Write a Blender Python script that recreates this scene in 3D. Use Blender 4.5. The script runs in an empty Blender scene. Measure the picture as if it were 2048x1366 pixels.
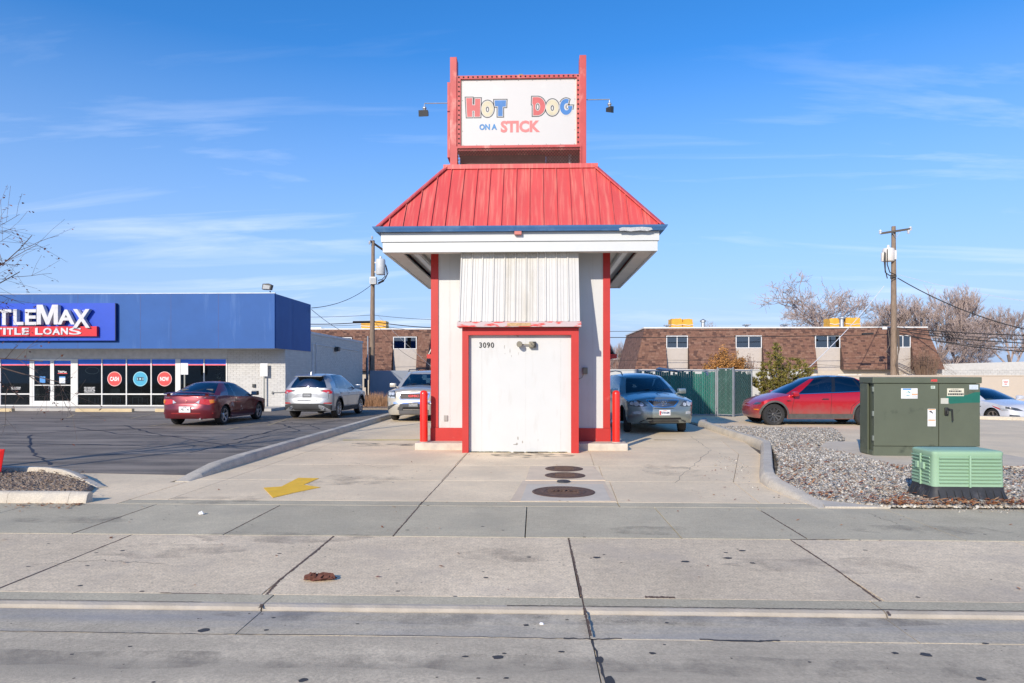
import bpy, bmesh, math, random
import numpy as np
from mathutils import Vector, Matrix
from mathutils.bvhtree import BVHTree
from mathutils.geometry import tessellate_polygon

# ------------------------------------------------------------ camera, sky, sun, exposure
scene = bpy.context.scene
COL = scene.collection
CAM_H = 1.65
YAW = math.atan(46/1365)
cd = bpy.data.cameras.new('camera'); cam = bpy.data.objects.new('camera', cd); COL.objects.link(cam)
cd.sensor_width = 36; cd.lens = 24.0; cd.shift_y = (747-683)/2048; cd.clip_start = .05; cd.clip_end = 3000
cam.location = (0, 0, CAM_H); cam.rotation_euler = (math.radians(90), 0, YAW)
scene.camera = cam
scene.render.engine = 'CYCLES'
SUN_EL = math.radians(24.4); SUN_AZ = math.radians(24.0)      # light travels towards +X sin, +Y cos
trav = Vector((math.sin(SUN_AZ)*math.cos(SUN_EL), math.cos(SUN_AZ)*math.cos(SUN_EL), -math.sin(SUN_EL)))
sd = bpy.data.lights.new('sun', 'SUN'); sun = bpy.data.objects.new('sun', sd); COL.objects.link(sun)
sd.energy = 3.0; sd.angle = math.radians(.5); sd.color = (1, .90, .76)
sun.rotation_euler = trav.to_track_quat('-Z', 'Y').to_euler(); sun.location = (-20, -30, 30)
world = bpy.data.worlds.new('World'); scene.world = world; world.use_nodes = True
scene.view_settings.view_transform = 'Standard'; scene.view_settings.look = 'None'
scene.view_settings.exposure = .66; scene.view_settings.gamma = 1

CS1, CS2 = 5.37, 15.7
def make_world():
    nt = world.node_tree; nt.nodes.clear(); N = nt.nodes.new; L = nt.links.new
    out = N('ShaderNodeOutputWorld'); bg = N('ShaderNodeBackground')
    sky = N('ShaderNodeTexSky'); sky.sky_type = 'NISHITA'; sky.sun_disc = False
    sky.sun_elevation = SUN_EL; sky.sun_rotation = math.radians(180) + SUN_AZ
    sky.altitude = 1300; sky.air_density = 1.0; sky.dust_density = .6; sky.ozone_density = 2.2
    hs = N('ShaderNodeHueSaturation'); hs.inputs['Saturation'].default_value = 1.36; hs.inputs['Value'].default_value = 1.0
    tc = N('ShaderNodeTexCoord'); sep = N('ShaderNodeSeparateXYZ'); L(tc.outputs['Generated'], sep.inputs[0])
    def math_(op, a, b=None, c=None):
        m = N('ShaderNodeMath'); m.operation = op
        for i, v in enumerate((a, b, c)):
            if v is None: continue
            if isinstance(v, (int, float)): m.inputs[i].default_value = v
            else: L(v, m.inputs[i])
        return m.outputs[0]
    zc = math_('MAXIMUM', sep.outputs[2], .0)
    d = math_('ADD', zc, .10)
    cx = math_('DIVIDE', sep.outputs[0], d); cy = math_('DIVIDE', sep.outputs[1], d)
    cmb = N('ShaderNodeCombineXYZ'); L(math_('MULTIPLY', cx, .55), cmb.inputs[0]); L(math_('MULTIPLY', cy, 1.9), cmb.inputs[1]); cmb.inputs[2].default_value = CS1
    n1 = N('ShaderNodeTexNoise'); n1.inputs['Scale'].default_value = 1.0; n1.inputs['Detail'].default_value = 8
    n1.inputs['Roughness'].default_value = .58; n1.inputs['Distortion'].default_value = .5; L(cmb.outputs[0], n1.inputs['Vector'])
    cmb2 = N('ShaderNodeCombineXYZ'); L(math_('MULTIPLY', cx, .28), cmb2.inputs[0]); L(math_('MULTIPLY', cy, .45), cmb2.inputs[1]); cmb2.inputs[2].default_value = CS2
    n2 = N('ShaderNodeTexNoise'); n2.inputs['Scale'].default_value = 1.0; n2.inputs['Detail'].default_value = 3; L(cmb2.outputs[0], n2.inputs['Vector'])
    s = math_('MULTIPLY', math_('SUBTRACT', n1.outputs[0], .49), 3.2)
    s = math_('MULTIPLY', s, math_('MULTIPLY', math_('SUBTRACT', n2.outputs[0], .40), 5.0))
    m = N('ShaderNodeMapRange'); # thin streaks, mostly low over the horizon
    lowm = N('ShaderNodeMapRange'); L(zc, lowm.inputs[0]); lowm.inputs[1].default_value = .20; lowm.inputs[2].default_value = .40; lowm.inputs[3].default_value = 1; lowm.inputs[4].default_value = .6
    s = math_('MULTIPLY', s, lowm.outputs[0]); L(s, m.inputs[0]); m.inputs[1].default_value = .1; m.inputs[2].default_value = 1.3
    m.inputs[3].default_value = 0; m.inputs[4].default_value = .78
    # haze towards the horizon
    hz = N('ShaderNodeMapRange'); L(zc, hz.inputs[0]); hz.inputs[1].default_value = 0; hz.inputs[2].default_value = .42
    hz.inputs[3].default_value = 1.0; hz.inputs[4].default_value = 0
    mx0 = N('ShaderNodeMixRGB'); L(hz.outputs[0], mx0.inputs[0]); mx0.inputs[2].default_value = (1.6, 2.3, 3.6, 1)
    tn = N('ShaderNodeMixRGB'); tn.blend_type = 'MULTIPLY'; tn.inputs[0].default_value = 1; tn.inputs[2].default_value = (1.04, .87, .95, 1)
    L(sky.outputs[0], hs.inputs['Color']); L(hs.outputs[0], tn.inputs[1]); L(tn.outputs[0], mx0.inputs[1])
    mx = N('ShaderNodeMixRGB'); L(m.outputs[0], mx.inputs[0]); L(mx0.outputs[0], mx.inputs[1]); mx.inputs[2].default_value = (4.3, 4.7, 5.5, 1)
    L(mx.outputs[0], bg.inputs[0]); bg.inputs[1].default_value = .15; L(bg.outputs[0], out.inputs[0])
make_world()

# ------------------------------------------------------------ coordinates: where a sight line meets the ground or an upright plane
FP = 1365.0
def ray(px, py):
    u = (px-1024)/FP
    return (u*math.cos(YAW)-math.sin(YAW), u*math.sin(YAW)+math.cos(YAW), (747-py)/FP)
def G(px, py, z=0.0):
    x, y, d = ray(px, py); t = (z-CAM_H)/d; return (x*t, y*t)
def XA(px, Y): x, y, d = ray(px, 700); return x/y*Y
def ZA(py, Y, px=1070): x, y, d = ray(px, py); return CAM_H+d*Y/y

# ------------------------------------------------------------ materials
MATS = {}
def mat(name, col, rough=.6, metal=0., var=.12, scale=4., coat=0., bump=0., bscale=60., col2=None, c2lo=.55, c2hi=.75, c2scale=1.5,
        objvar=0., stretch=(1, 1, 1), stretch2=None, spec=.5, island=0., c2detail=6, fine=0., speck=0., blotch=0.):
    if name in MATS: return MATS[name]
    m = bpy.data.materials.new(name); m.use_nodes = True; MATS[name] = m
    nt = m.node_tree; N = nt.nodes.new; L = nt.links.new
    b = nt.nodes['Principled BSDF']
    b.inputs['Roughness'].default_value = rough; b.inputs['Metallic'].default_value = metal
    b.inputs['Specular IOR Level'].default_value = spec
    if coat: b.inputs['Coat Weight'].default_value = coat; b.inputs['Coat Roughness'].default_value = .06
    tc = N('ShaderNodeTexCoord')
    def noise(sc, st, det=5):
        mp = N('ShaderNodeMapping'); mp.inputs['Scale'].default_value = st; L(tc.outputs['Object'], mp.inputs[0])
        n = N('ShaderNodeTexNoise'); n.inputs['Scale'].default_value = sc; n.inputs['Detail'].default_value = det; n.inputs['Roughness'].default_value = .6
        L(mp.outputs[0], n.inputs['Vector']); return n.outputs[0]
    c = tuple(col)+(1,)
    cur = None
    def mix(fac, a, bb, typ='MIX'):
        x = N('ShaderNodeMixRGB'); x.blend_type = typ
        for i, v in ((0, fac), (1, a), (2, bb)):
            if isinstance(v, (int, float)): x.inputs[i].default_value = v
            elif isinstance(v, tuple): x.inputs[i].default_value = v
            else: L(v, x.inputs[i])
        return x.outputs[0]
    def rng(src, a, b2, lo, hi):
        r = N('ShaderNodeMapRange'); L(src, r.inputs[0]); r.inputs[1].default_value = a; r.inputs[2].default_value = b2
        r.inputs[3].default_value = lo; r.inputs[4].default_value = hi; return r.outputs[0]
    cur = c
    if var:
        f = rng(noise(scale, stretch), .3, .7, 1-var, 1+var)
        cur = mix(1.0, cur, f, 'MULTIPLY')
    if fine:
        f = rng(noise(55, (1, 1, 1), 5), .36, .64, 1-fine, 1+fine)
        cur = mix(1.0, cur, f, 'MULTIPLY')
    if blotch:
        cur = mix(1.0, cur, rng(noise(.35, (1, 1, 1), 7), .35, .65, 1-blotch, 1+blotch), 'MULTIPLY')
        cur = mix(1.0, cur, rng(noise(14, (1, 1, 1), 6), .35, .65, 1-blotch*.8, 1+blotch*.8), 'MULTIPLY')
    if speck:                                   # scattered specks of random size
        for sc, lo in ((9, .10), (28, .16)):
            vo = N('ShaderNodeTexVoronoi'); vo.inputs['Scale'].default_value = sc; vo.inputs['Randomness'].default_value = 1; L(tc.outputs['Object'], vo.inputs['Vector'])
            se = N('ShaderNodeSeparateColor'); L(vo.outputs['Color'], se.inputs[0])
            rad = rng(se.outputs[0], .55, 1.0, 0., lo)
            df = N('ShaderNodeMath'); df.operation = 'SUBTRACT'; L(rad, df.inputs[0]); L(vo.outputs['Distance'], df.inputs[1])
            cur = mix(1.0, cur, rng(df.outputs[0], 0, .02, 1, 1-speck), 'MULTIPLY')
    if objvar:
        oi = N('ShaderNodeObjectInfo'); cur = mix(1.0, cur, rng(oi.outputs['Random'], 0, 1, 1-objvar, 1+objvar), 'MULTIPLY')
    if island:
        gi = N('ShaderNodeNewGeometry'); cur = mix(1.0, cur, rng(gi.outputs['Random Per Island'], 0, 1, 1-island, 1+island), 'MULTIPLY')
    if col2:
        f = rng(noise(c2scale, stretch2 or (1, 1, 1), c2detail), c2lo, c2hi, 0, 1)
        cur = mix(f, cur, tuple(col2)+(1,))
    if isinstance(cur, tuple): b.inputs['Base Color'].default_value = cur
    else: L(cur, b.inputs['Base Color'])
    if bump:
        bp = N('ShaderNodeBump'); bp.inputs['Strength'].default_value = bump; bp.inputs['Distance'].default_value = .01
        L(noise(bscale, stretch, 4), bp.inputs['Height']); L(bp.outputs[0], b.inputs['Normal'])
    return m

def ramp_island(name, cols, rough=.8, fine=.15):
    m = bpy.data.materials.new(name); m.use_nodes = True; MATS[name] = m
    nt = m.node_tree; N = nt.nodes.new; L = nt.links.new; b = nt.nodes['Principled BSDF']; b.inputs['Roughness'].default_value = rough
    g = N('ShaderNodeNewGeometry'); r = N('ShaderNodeValToRGB'); r.color_ramp.interpolation = 'CONSTANT'
    n = len(cols)
    while len(r.color_ramp.elements) < n: r.color_ramp.elements.new(.5)
    for i, c in enumerate(cols):
        r.color_ramp.elements[i].position = i/n; r.color_ramp.elements[i].color = tuple(c)+(1,)
    L(g.outputs['Random Per Island'], r.inputs[0]); L(r.outputs[0], b.inputs['Base Color'])
    return m

def glass_mat(name, tint=(.35, .42, .42), refl=.12, rough=.02):
    if name in MATS: return MATS[name]
    m = bpy.data.materials.new(name); m.use_nodes = True; MATS[name] = m
    nt = m.node_tree; nt.nodes.clear(); N = nt.nodes.new; L = nt.links.new
    out = N('ShaderNodeOutputMaterial'); mx = N('ShaderNodeMixShader'); tr = N('ShaderNodeBsdfTransparent'); gl = N('ShaderNodeBsdfGlossy')
    tr.inputs[0].default_value = tint+(1,); gl.inputs['Roughness'].default_value = rough
    gl.inputs[0].default_value = (.8, .85, .9, 1)
    fr = N('ShaderNodeFresnel'); fr.inputs[0].default_value = 1.5
    ad = N('ShaderNodeMath'); ad.operation = 'ADD'; L(fr.outputs[0], ad.inputs[0]); ad.inputs[1].default_value = refl; ad.use_clamp = True
    L(ad.outputs[0], mx.inputs[0]); L(tr.outputs[0], mx.inputs[1]); L(gl.outputs[0], mx.inputs[2]); L(mx.outputs[0], out.inputs[0])
    return m

def paint(name, col, flake=.5, rough=.36, dirt=None):
    if name in MATS: return MATS[name]
    m = bpy.data.materials.new(name); m.use_nodes = True; MATS[name] = m
    b = m.node_tree.nodes['Principled BSDF']
    N = m.node_tree.nodes.new; L = m.node_tree.links.new
    b.inputs['Metallic'].default_value = flake; b.inputs['Roughness'].default_value = rough
    b.inputs['Coat Weight'].default_value = .9; b.inputs['Coat Roughness'].default_value = .04
    if dirt:
        tc = N('ShaderNodeTexCoord'); sp = N('ShaderNodeSeparateXYZ'); L(tc.outputs['Object'], sp.inputs[0])
        n = N('ShaderNodeTexNoise'); n.inputs['Scale'].default_value = 5; L(tc.outputs['Object'], n.inputs['Vector'])
        a = N('ShaderNodeMath'); a.operation = 'MULTIPLY_ADD'; L(n.outputs[0], a.inputs[0]); a.inputs[1].default_value = -.35; L(sp.outputs[2], a.inputs[2])
        r = N('ShaderNodeMapRange'); L(a.outputs[0], r.inputs[0]); r.inputs[1].default_value = .55; r.inputs[2].default_value = .12
        r.inputs[3].default_value = 0; r.inputs[4].default_value = .75
        mx = N('ShaderNodeMixRGB'); L(r.outputs[0], mx.inputs[0]); mx.inputs[1].default_value = tuple(col)+(1,); mx.inputs[2].default_value = tuple(dirt)+(1,)
        L(mx.outputs[0], b.inputs['Base Color'])
        r2 = N('ShaderNodeMapRange'); L(r.outputs[0], r2.inputs[0]); r2.inputs[2].default_value = .75; r2.inputs[3].default_value = .9; r2.inputs[4].default_value = .1
        L(r2.outputs[0], b.inputs['Coat Weight'])
    else: b.inputs['Base Color'].default_value = tuple(col)+(1,)
    return m

# ------------------------------------------------------------ mesh building
def wloc(o):
    v = Vector((0, 0, 0))
    while o: v = v+Vector(o.location); o = o.parent
    return v
class MB:
    def __init__(s): s.v = []; s.f = []; s.mi = []; s.cur = 0
    def add(s, vs, fs):
        n = len(s.v); s.v += [tuple(p) for p in vs]; s.f += [tuple(i+n for i in f) for f in fs]; s.mi += [s.cur]*len(fs); return s
    def box(s, x0, x1, y0, y1, z0, z1):
        if x0 > x1: x0, x1 = x1, x0
        if y0 > y1: y0, y1 = y1, y0
        if z0 > z1: z0, z1 = z1, z0
        return s.add([(x0,y0,z0),(x1,y0,z0),(x1,y1,z0),(x0,y1,z0),(x0,y0,z1),(x1,y0,z1),(x1,y1,z1),(x0,y1,z1)],
                     [(0,3,2,1),(4,5,6,7),(0,1,5,4),(1,2,6,5),(2,3,7,6),(3,0,4,7)])
    def bbox(s, x0, x1, y0, y1, z0, z1, b=.01):     # box with chamfered edges
        bm = bmesh.new(); bmesh.ops.create_cube(bm, size=1)
        for v in bm.verts: v.co = Vector(((x0+x1)/2+v.co.x*(x1-x0), (y0+y1)/2+v.co.y*(y1-y0), (z0+z1)/2+v.co.z*(z1-z0)))
        bmesh.ops.bevel(bm, geom=list(bm.edges), offset=b, segments=2, affect='EDGES', profile=.6)
        bm.verts.ensure_lookup_table(); bm.verts.index_update()
        s.add([v.co[:] for v in bm.verts], [[v.index for v in f.verts] for f in bm.faces]); bm.free(); return s
    def prism(s, poly, z0, z1, ch=0., z1f=None):
        n = len(poly)
        a = sum(poly[i][0]*poly[(i+1)%n][1]-poly[(i+1)%n][0]*poly[i][1] for i in range(n))
        if a < 0: poly = poly[::-1]
        z1f = z1f or (lambda x, y: z1)
        vs = [(x, y, z0) for x, y in poly]
        if ch:
            ins = inset(poly, ch)
            vs += [(x, y, z1f(x, y)-ch) for x, y in poly]+[(x, y, z1f(x, y)) for x, y in ins]
            fs = [tuple(range(n))[::-1], tuple(range(2*n, 3*n))]
            for k in range(2):
                for i in range(n): j = (i+1)%n; fs.append((k*n+i, k*n+j, (k+1)*n+j, (k+1)*n+i))
        else:
            vs += [(x, y, z1f(x, y)) for x, y in poly]; fs = [tuple(range(n))[::-1], tuple(range(n, 2*n))]
            for i in range(n): j = (i+1)%n; fs.append((i, j, n+j, n+i))
        return s.add(vs, fs)
    def tube(s, pts, r, n=8, caps=True):
        pts = [Vector(p) for p in pts]; rs = r if isinstance(r, (list, tuple)) else [r]*len(pts)
        vs = []; fs = []; up = None
        for i, p in enumerate(pts):
            t = (pts[min(i+1, len(pts)-1)]-pts[max(i-1, 0)]).normalized()
            if up is None: up = t.cross(Vector((0, 0, 1))) if abs(t.z) < .95 else t.cross(Vector((1, 0, 0)))
            a = (up-t*up.dot(t)).normalized(); b = t.cross(a); up = a
            for k in range(n):
                q = 2*math.pi*k/n; vs.append(p+a*math.cos(q)*rs[i]+b*math.sin(q)*rs[i])
        for i in range(len(pts)-1):
            for k in range(n): fs.append((i*n+k, i*n+(k+1)%n, (i+1)*n+(k+1)%n, (i+1)*n+k))
        if caps: fs.append(tuple(range(n))[::-1]); fs.append(tuple((len(pts)-1)*n+k for k in range(n)))
        return s.add(vs, fs)
    def bar(s, a, b, w, h, up=(0, 0, 1)):
        a = Vector(a); b = Vector(b); t = (b-a).normalized(); u = Vector(up); x = t.cross(u).normalized(); u = x.cross(t)
        vs = []
        for p in (a, b):
            for sx, sz in ((-1,-1),(1,-1),(1,1),(-1,1)): vs.append(p+x*sx*w/2+u*sz*h/2)
        return s.add(vs, [(0,1,2,3)[::-1],(4,5,6,7),(0,1,5,4),(1,2,6,5),(2,3,7,6),(3,0,4,7)])
    def lathe(s, prof, c=(0, 0, 0), axis='z', n=24):  # prof (radius, height)
        vs = []; fs = []; c = Vector(c)
        for r, h in prof:
            for k in range(n):
                q = 2*math.pi*k/n; a, b = r*math.cos(q), r*math.sin(q)
                vs.append(c+Vector((a, b, h) if axis == 'z' else (a, h, b) if axis == 'y' else (h, a, b)))
        for i in range(len(prof)-1):
            for k in range(n): 
                f = (i*n+k, i*n+(k+1)%n, (i+1)*n+(k+1)%n, (i+1)*n+k); fs.append(f if axis != 'y' else f[::-1])
        fs.append(tuple(range(n))[::-1] if axis != 'y' else tuple(range(n))); e = (len(prof)-1)*n
        fs.append(tuple(e+k for k in range(n)) if axis != 'y' else tuple(e+k for k in range(n))[::-1])
        return s.add(vs, fs)
    def plate(s, pts, th, nrm=None):                  # flat polygon of points given a thickness backwards along its normal
        P = [Vector(p) for p in pts]
        nn = Vector((0, 0, 0))
        for i in range(len(P)): nn += P[i].cross(P[(i+1) % len(P)])
        nn.normalize()
        if nrm is not None and nn.dot(Vector(nrm)) < 0: P = P[::-1]; nn = -nn
        n = len(P); vs = P+[p-nn*th for p in P]
        fs = [tuple(range(n)), tuple(range(n, 2*n))[::-1]]+[(i, n+i, n+(i+1)%n, (i+1)%n) for i in range(n)]
        return s.add(vs, fs)
    def build(s, name, m=None, parent=None, world=True, smooth=0, kind=None, label=None, cat=None, group=None):
        me = bpy.data.meshes.new(name)
        vs = s.v
        if parent is not None and world:
            o = wloc(parent); vs = [(x-o.x, y-o.y, z-o.z) for x, y, z in s.v]
        me.from_pydata(vs, [], s.f)
        ms = m if isinstance(m, (list, tuple)) else [m]
        for q in ms:
            if q: me.materials.append(q)
        if len(ms) > 1: me.polygons.foreach_set('material_index', s.mi)
        if smooth:
            me.polygons.foreach_set('use_smooth', [True]*len(me.polygons)); me.set_sharp_from_angle(angle=math.radians(smooth))
        me.update()
        ob = bpy.data.objects.new(name, me); COL.objects.link(ob)
        if parent is not None: ob.parent = parent
        tag(ob, label, cat, group, kind); return ob
def inset(poly, d):
    n = len(poly); out = []
    for i in range(n):
        p0 = Vector(poly[i-1]); p1 = Vector(poly[i]); p2 = Vector(poly[(i+1)%n])
        a = (p1-p0).normalized(); b = (p2-p1).normalized(); na = Vector((-a.y, a.x)); nb = Vector((-b.y, b.x))
        m = na+nb; l = m.length_squared
        m = m*(2/l) if l > .2 else na
        out.append(tuple(p1+m*d))
    return out
def tag(o, label=None, cat=None, group=None, kind=None):
    if label: o['label'] = label
    if cat: o['category'] = cat
    if group: o['group'] = group
    if kind: o['kind'] = kind
    return o
def thing(name, label, cat, loc=(0, 0, 0), rz=0, group=None):
    o = bpy.data.objects.new(name, None); o.empty_display_size = .3; COL.objects.link(o)
    o.location = loc; o.rotation_euler = (0, 0, rz); return tag(o, label, cat, group)
def copy_tree(o, parent=None):
    c = o.copy(); COL.objects.link(c); c.parent = parent
    for ch in list(o.children): copy_tree(ch, c)
    return c
def text(name, body, h, width, m, parent, pos, face='-y', ext=.01, off=0., label=None, space=1., rz=None, squash=True):
    """lettering as solid mesh: lower left corner at pos (world), capital height h, fitted to width"""
    cu = bpy.data.curves.new(name, 'FONT'); cu.body = body; cu.size = 1; cu.extrude = .001; cu.offset = off; cu.space_character = space; cu.resolution_u = 3
    tmp = bpy.data.objects.new('tmp', cu); COL.objects.link(tmp)
    bpy.context.view_layer.update()
    me = bpy.data.meshes.new_from_object(tmp.evaluated_get(bpy.context.evaluated_depsgraph_get()))
    bpy.data.objects.remove(tmp); bpy.data.curves.remove(cu)
    n = len(me.vertices); co = np.empty(n*3); me.vertices.foreach_get('co', co); co = co.reshape(-1, 3)
    mn = co.min(0); mx = co.max(0); co = (co-mn)/np.maximum(mx-mn, 1e-6)
    X = co[:, 0]*width; Z = co[:, 1]*h; D = co[:, 2]*ext
    if face == '-y': P = np.stack([X, -D, Z], 1)
    elif face == 'z': P = np.stack([X, Z, D], 1)
    elif face == '+x': P = np.stack([D, X, Z], 1)       # local car front: reads from +x
    elif face == '-x': P = np.stack([-D, -X, Z], 1)
    base = Vector(pos)-(wloc(parent) if (parent is not None and rz is None) else Vector((0, 0, 0)))
    P = P+np.array(base)
    me.vertices.foreach_set('co', P.ravel()); me.update(); me.name = name
    me.materials.clear(); me.materials.append(m)
    ob = bpy.data.objects.new(name, me); COL.objects.link(ob)
    if parent is not None: ob.parent = parent
    tag(ob, label); return ob

# common materials
white_paint = mat('white_paint', (.60, .60, .58), .55, var=.03, scale=2, col2=(.62, .60, .55), c2lo=.62, c2hi=.9, c2scale=1.6, stretch2=(3, 3, .6))
concrete = mat('concrete', (.64, .51, .345), .85, var=.10, scale=1.3, bump=.25, bscale=90, col2=(.30, .295, .285), c2lo=.55, c2hi=.85, c2scale=.8, objvar=.05, fine=.10)
concrete_side = mat('sidewalk_concrete', (.505, .44, .305), .85, var=.10, scale=1.5, bump=.25, bscale=90, col2=(.41, .365, .265), c2lo=.5, c2hi=.85, c2scale=.9, objvar=.06, fine=.14, speck=.45, blotch=.07)
concrete_drive = mat('driveway_concrete', (.80, .645, .43), .85, var=.09, scale=1.0, bump=.2, bscale=90, col2=(.64, .53, .37), c2lo=.45, c2hi=.8, c2scale=.6, objvar=.05, fine=.10, speck=.35, blotch=.08)
kerb_mat = mat('kerb_concrete', (.56, .50, .40), .85, var=.12, scale=3, bump=.4, bscale=70, col2=(.36, .34, .31), c2lo=.55, c2hi=.8, c2scale=2, fine=.12)
road_mat = mat('road_concrete', (.58, .49, .35), .85, var=.10, scale=1.4, bump=.3, bscale=110, col2=(.38, .325, .24), c2lo=.42, c2hi=.70, c2scale=1.1, stretch2=(.22, 2.2, 1), objvar=.03, fine=.16, speck=.5, blotch=.09)
asphalt = mat('asphalt', (.165, .142, .115), .85, var=.28, scale=1.2, bump=.5, bscale=160, col2=(.32, .27, .215), c2lo=.42, c2hi=.7, c2scale=.8, stretch2=(.4, 2.6, 1), fine=.35, blotch=.14, speck=.4)
dark = mat('dark_void', (.012, .012, .013), .8, var=0)
black_plastic = mat('black_plastic', (.022, .023, .025), .5, var=.1)
galv = mat('galvanised_steel', (.45, .47, .48), .45, metal=.7, var=.15)
wood = mat('weathered_pole_wood', (.24, .175, .125), .9, var=.35, scale=9, stretch=(3, 3, .25), bump=.6, bscale=30)
# ------------------------------------------------------------ the ground and paved surfaces
R = random.Random(7)
dirt = mat('joint_soil', (.085, .07, .055), .95, var=.4, scale=30, col2=(.26, .23, .19), c2lo=.45, c2hi=.65, c2scale=6)
def low(x, y):            # the land falls away beyond the right-hand parking area
    a = min(max((x-9.5)/3, 0), 1); b = min(max((y-25.6)/1.0, 0), 1); return -.36*a*b
# earth sheet to the horizon
xs = [-1500, -400, -120, -60, -30, -15, 0, 5, 9, 9.5, 10.5, 11.5, 12.5, 13.5, 20, 30, 60, 120, 400, 1500]
ys = [-60, 0, 4, 10, 20, 25.6, 26.2, 27, 27.8, 28.6, 40, 60, 120, 400, 1500, 2500]
g = MB(); nx = len(xs)
g.add([(x, y, -.07+low(x, y)-(.06 if y < 4.8 else 0)) for y in ys for x in xs],
      [(j*nx+i, j*nx+i+1, (j+1)*nx+i+1, (j+1)*nx+i) for j in range(len(ys)-1) for i in range(nx-1)])
g.build('ground', dirt, kind='structure')

def slab(name, poly, parent, m, z0=-.055, z1=0., gap=.006, ch=.0025):
    p = MB(); a = sum(poly[i][0]*poly[(i+1)%len(poly)][1]-poly[(i+1)%len(poly)][0]*poly[i][1] for i in range(len(poly)))
    if a < 0: poly = poly[::-1]
    p.prism(inset(poly, gap), z0, z1, ch); return p.build(name, m, parent)
def rect(x0, x1, y0, y1): return [(x0, y0), (x1, y0), (x1, y1), (x0, y1)]
# road of concrete slabs, gutter pan, drop kerb, apron, pavement
road = MB().box(-60, 60, -14, 4.26, -.20, -.125).build('road', dirt, kind='structure')
for i, (a, b) in enumerate([(-24, -12.5), (-12.5, -5.0), (-5.0, .36), (.36, 5.6), (5.6, 12), (12, 24)]):
    for c, d in ((-6, .2), (.2, 4.335)): slab('road_slab', rect(a, b, c, d), road, road_mat, -.09, -.03, .0035, .0015)
gut = MB().box(-60, 60, 4.335, 4.71, -.20, -.125).build('gutter', dirt, kind='structure')
for a, b in [(-30, -14), (-14, -6.9), (-6.9, -4.1), (-4.1, -1.93), (-1.93, .35), (.35, 2.40), (2.40, 4.7), (4.7, 9), (9, 16), (16, 30)]:
    slab('gutter_slab', rect(a, b, 4.337, 4.772), gut, mat('gutter_concrete', (.53, .455, .33), .85, var=.14, scale=2, bump=.3, bscale=100, col2=(.29, .29, .295), c2lo=.45, c2hi=.8, c2scale=1.2, stretch2=(.3, 2.4, 1), fine=.15, speck=.5, blotch=.08), -.09, -.03, .0035, .0015)
kerb = thing('drop_kerb', 'low pale drop kerb running along the gutter of the road', 'kerb', (0, 4.8, -.03))
kerb['kind'] = 'structure'; del kerb['label']; del kerb['category']
lip = mat('kerb_lip', (.44, .385, .305), .85, var=.16, scale=4, bump=.5, bscale=60, col2=(.40, .37, .33), c2lo=.5, c2hi=.75, c2scale=3, stretch2=(.5, 1, 1))
for a, b in [(-30, -14), (-14, -6.9), (-6.9, -4.08), (-4.08, -1.94), (-1.94, .345), (.345, 2.42), (2.42, 4.7), (4.7, 9), (9, 16), (16, 30)]:
    k = MB(); x0, x1 = a+.006, b-.006
    prof = [(4.775, -.09), (4.776, -.026), (4.79, -.008), (4.82, .002), (4.85, .003), (5.02, .004), (5.02, -.05)]
    vs = [(x, y, z) for x in (x0, x1) for y, z in prof]; n = len(prof)
    k.cur = 0; k.add(vs, [(i, i+1, n+i+1, n+i) for i in range(n-1)]+[tuple(range(n))[::-1], tuple(range(n, 2*n))])
    o = k.build('kerb_stone', [lip, concrete_side], kerb)
    o.data.polygons.foreach_set('material_index', [0, 0, 0, 0, 1, 1, 0, 0]); 
apron = MB().box(-60, 60, 5.02, 6.88, -.2, -.06).build('apron', dirt, kind='structure')
for a, b in [(-30, -20), (-20, -12), (-12, -8.4), (-8.4, -6.25), (-6.25, -4.12), (-4.12, -2.04), (-2.04, .335), (.335, 2.53), (2.53, 4.7), (4.7, 6.9), (6.9, 9.2), (9.2, 13), (13, 20), (20, 30)]:
    slab('apron_slab', rect(a, b, 5.03, 6.872), apron, mat('apron_concrete', (.73, .59, .40), .85, var=.10, scale=1.3, bump=.3, bscale=100, col2=(.49, .41, .315), c2lo=.5, c2hi=.85, c2scale=.9, objvar=.08, fine=.20, speck=.6, blotch=.13), -.055, 0, .0055, .0025)
pave = MB().box(-60, 60, 6.88, 8.48, -.2, -.06).build('pavement', dirt, kind='structure')
js = [-30, -22, -15, -11, -9.5, -7.9, -6.33, -4.77, -3.19, -1.44, -.10, 1.47, 2.715, 4.255, 5.8, 7.4, 9, 10.6, 14, 20, 30]
for a, b in zip(js[:-1], js[1:]):
    slab('pavement_slab', rect(a, b, 6.878, 8.48), pave, concrete_side, -.055, .0, .0055)
# driveway
drive = MB().prism([(-5.3, 8.48), (3.5, 8.48), (3.35, 10.3), (5.1, 15.6), (5.1, 40), (-5.3, 40)], -.2, -.06).build('driveway', dirt, kind='structure')
def xg(y): return 2.86 if y < 10 else (2.86+(y-10)*(4.57-2.86)/5.4 if y < 15.4 else 4.57)
def xk(y): return 3.5-.08*(y-8.48) if y < 10.3 else (3.354+(y-10.3)*(5.1-3.354)/5.3 if y < 15.6 else 5.1)
slab('threshold_slab', [(-5.3, 8.482), (-1.45, 8.482), (-1.45, 8.78), (-5.3, 8.78)], drive, concrete_side)
slab('threshold_slab', [(-1.45, 8.482), (1.05, 8.482), (1.05, 8.78), (-1.45, 8.78)], drive, concrete_side)
slab('threshold_slab', [(1.05, 8.482), (xk(8.48)-.05, 8.482), (xk(8.78)-.05, 8.78), (1.05, 8.78)], drive, concrete_side)
rows = [8.78, 10.48, 12.25, 14.1, 16.9, 20, 24, 29, 40]
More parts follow.
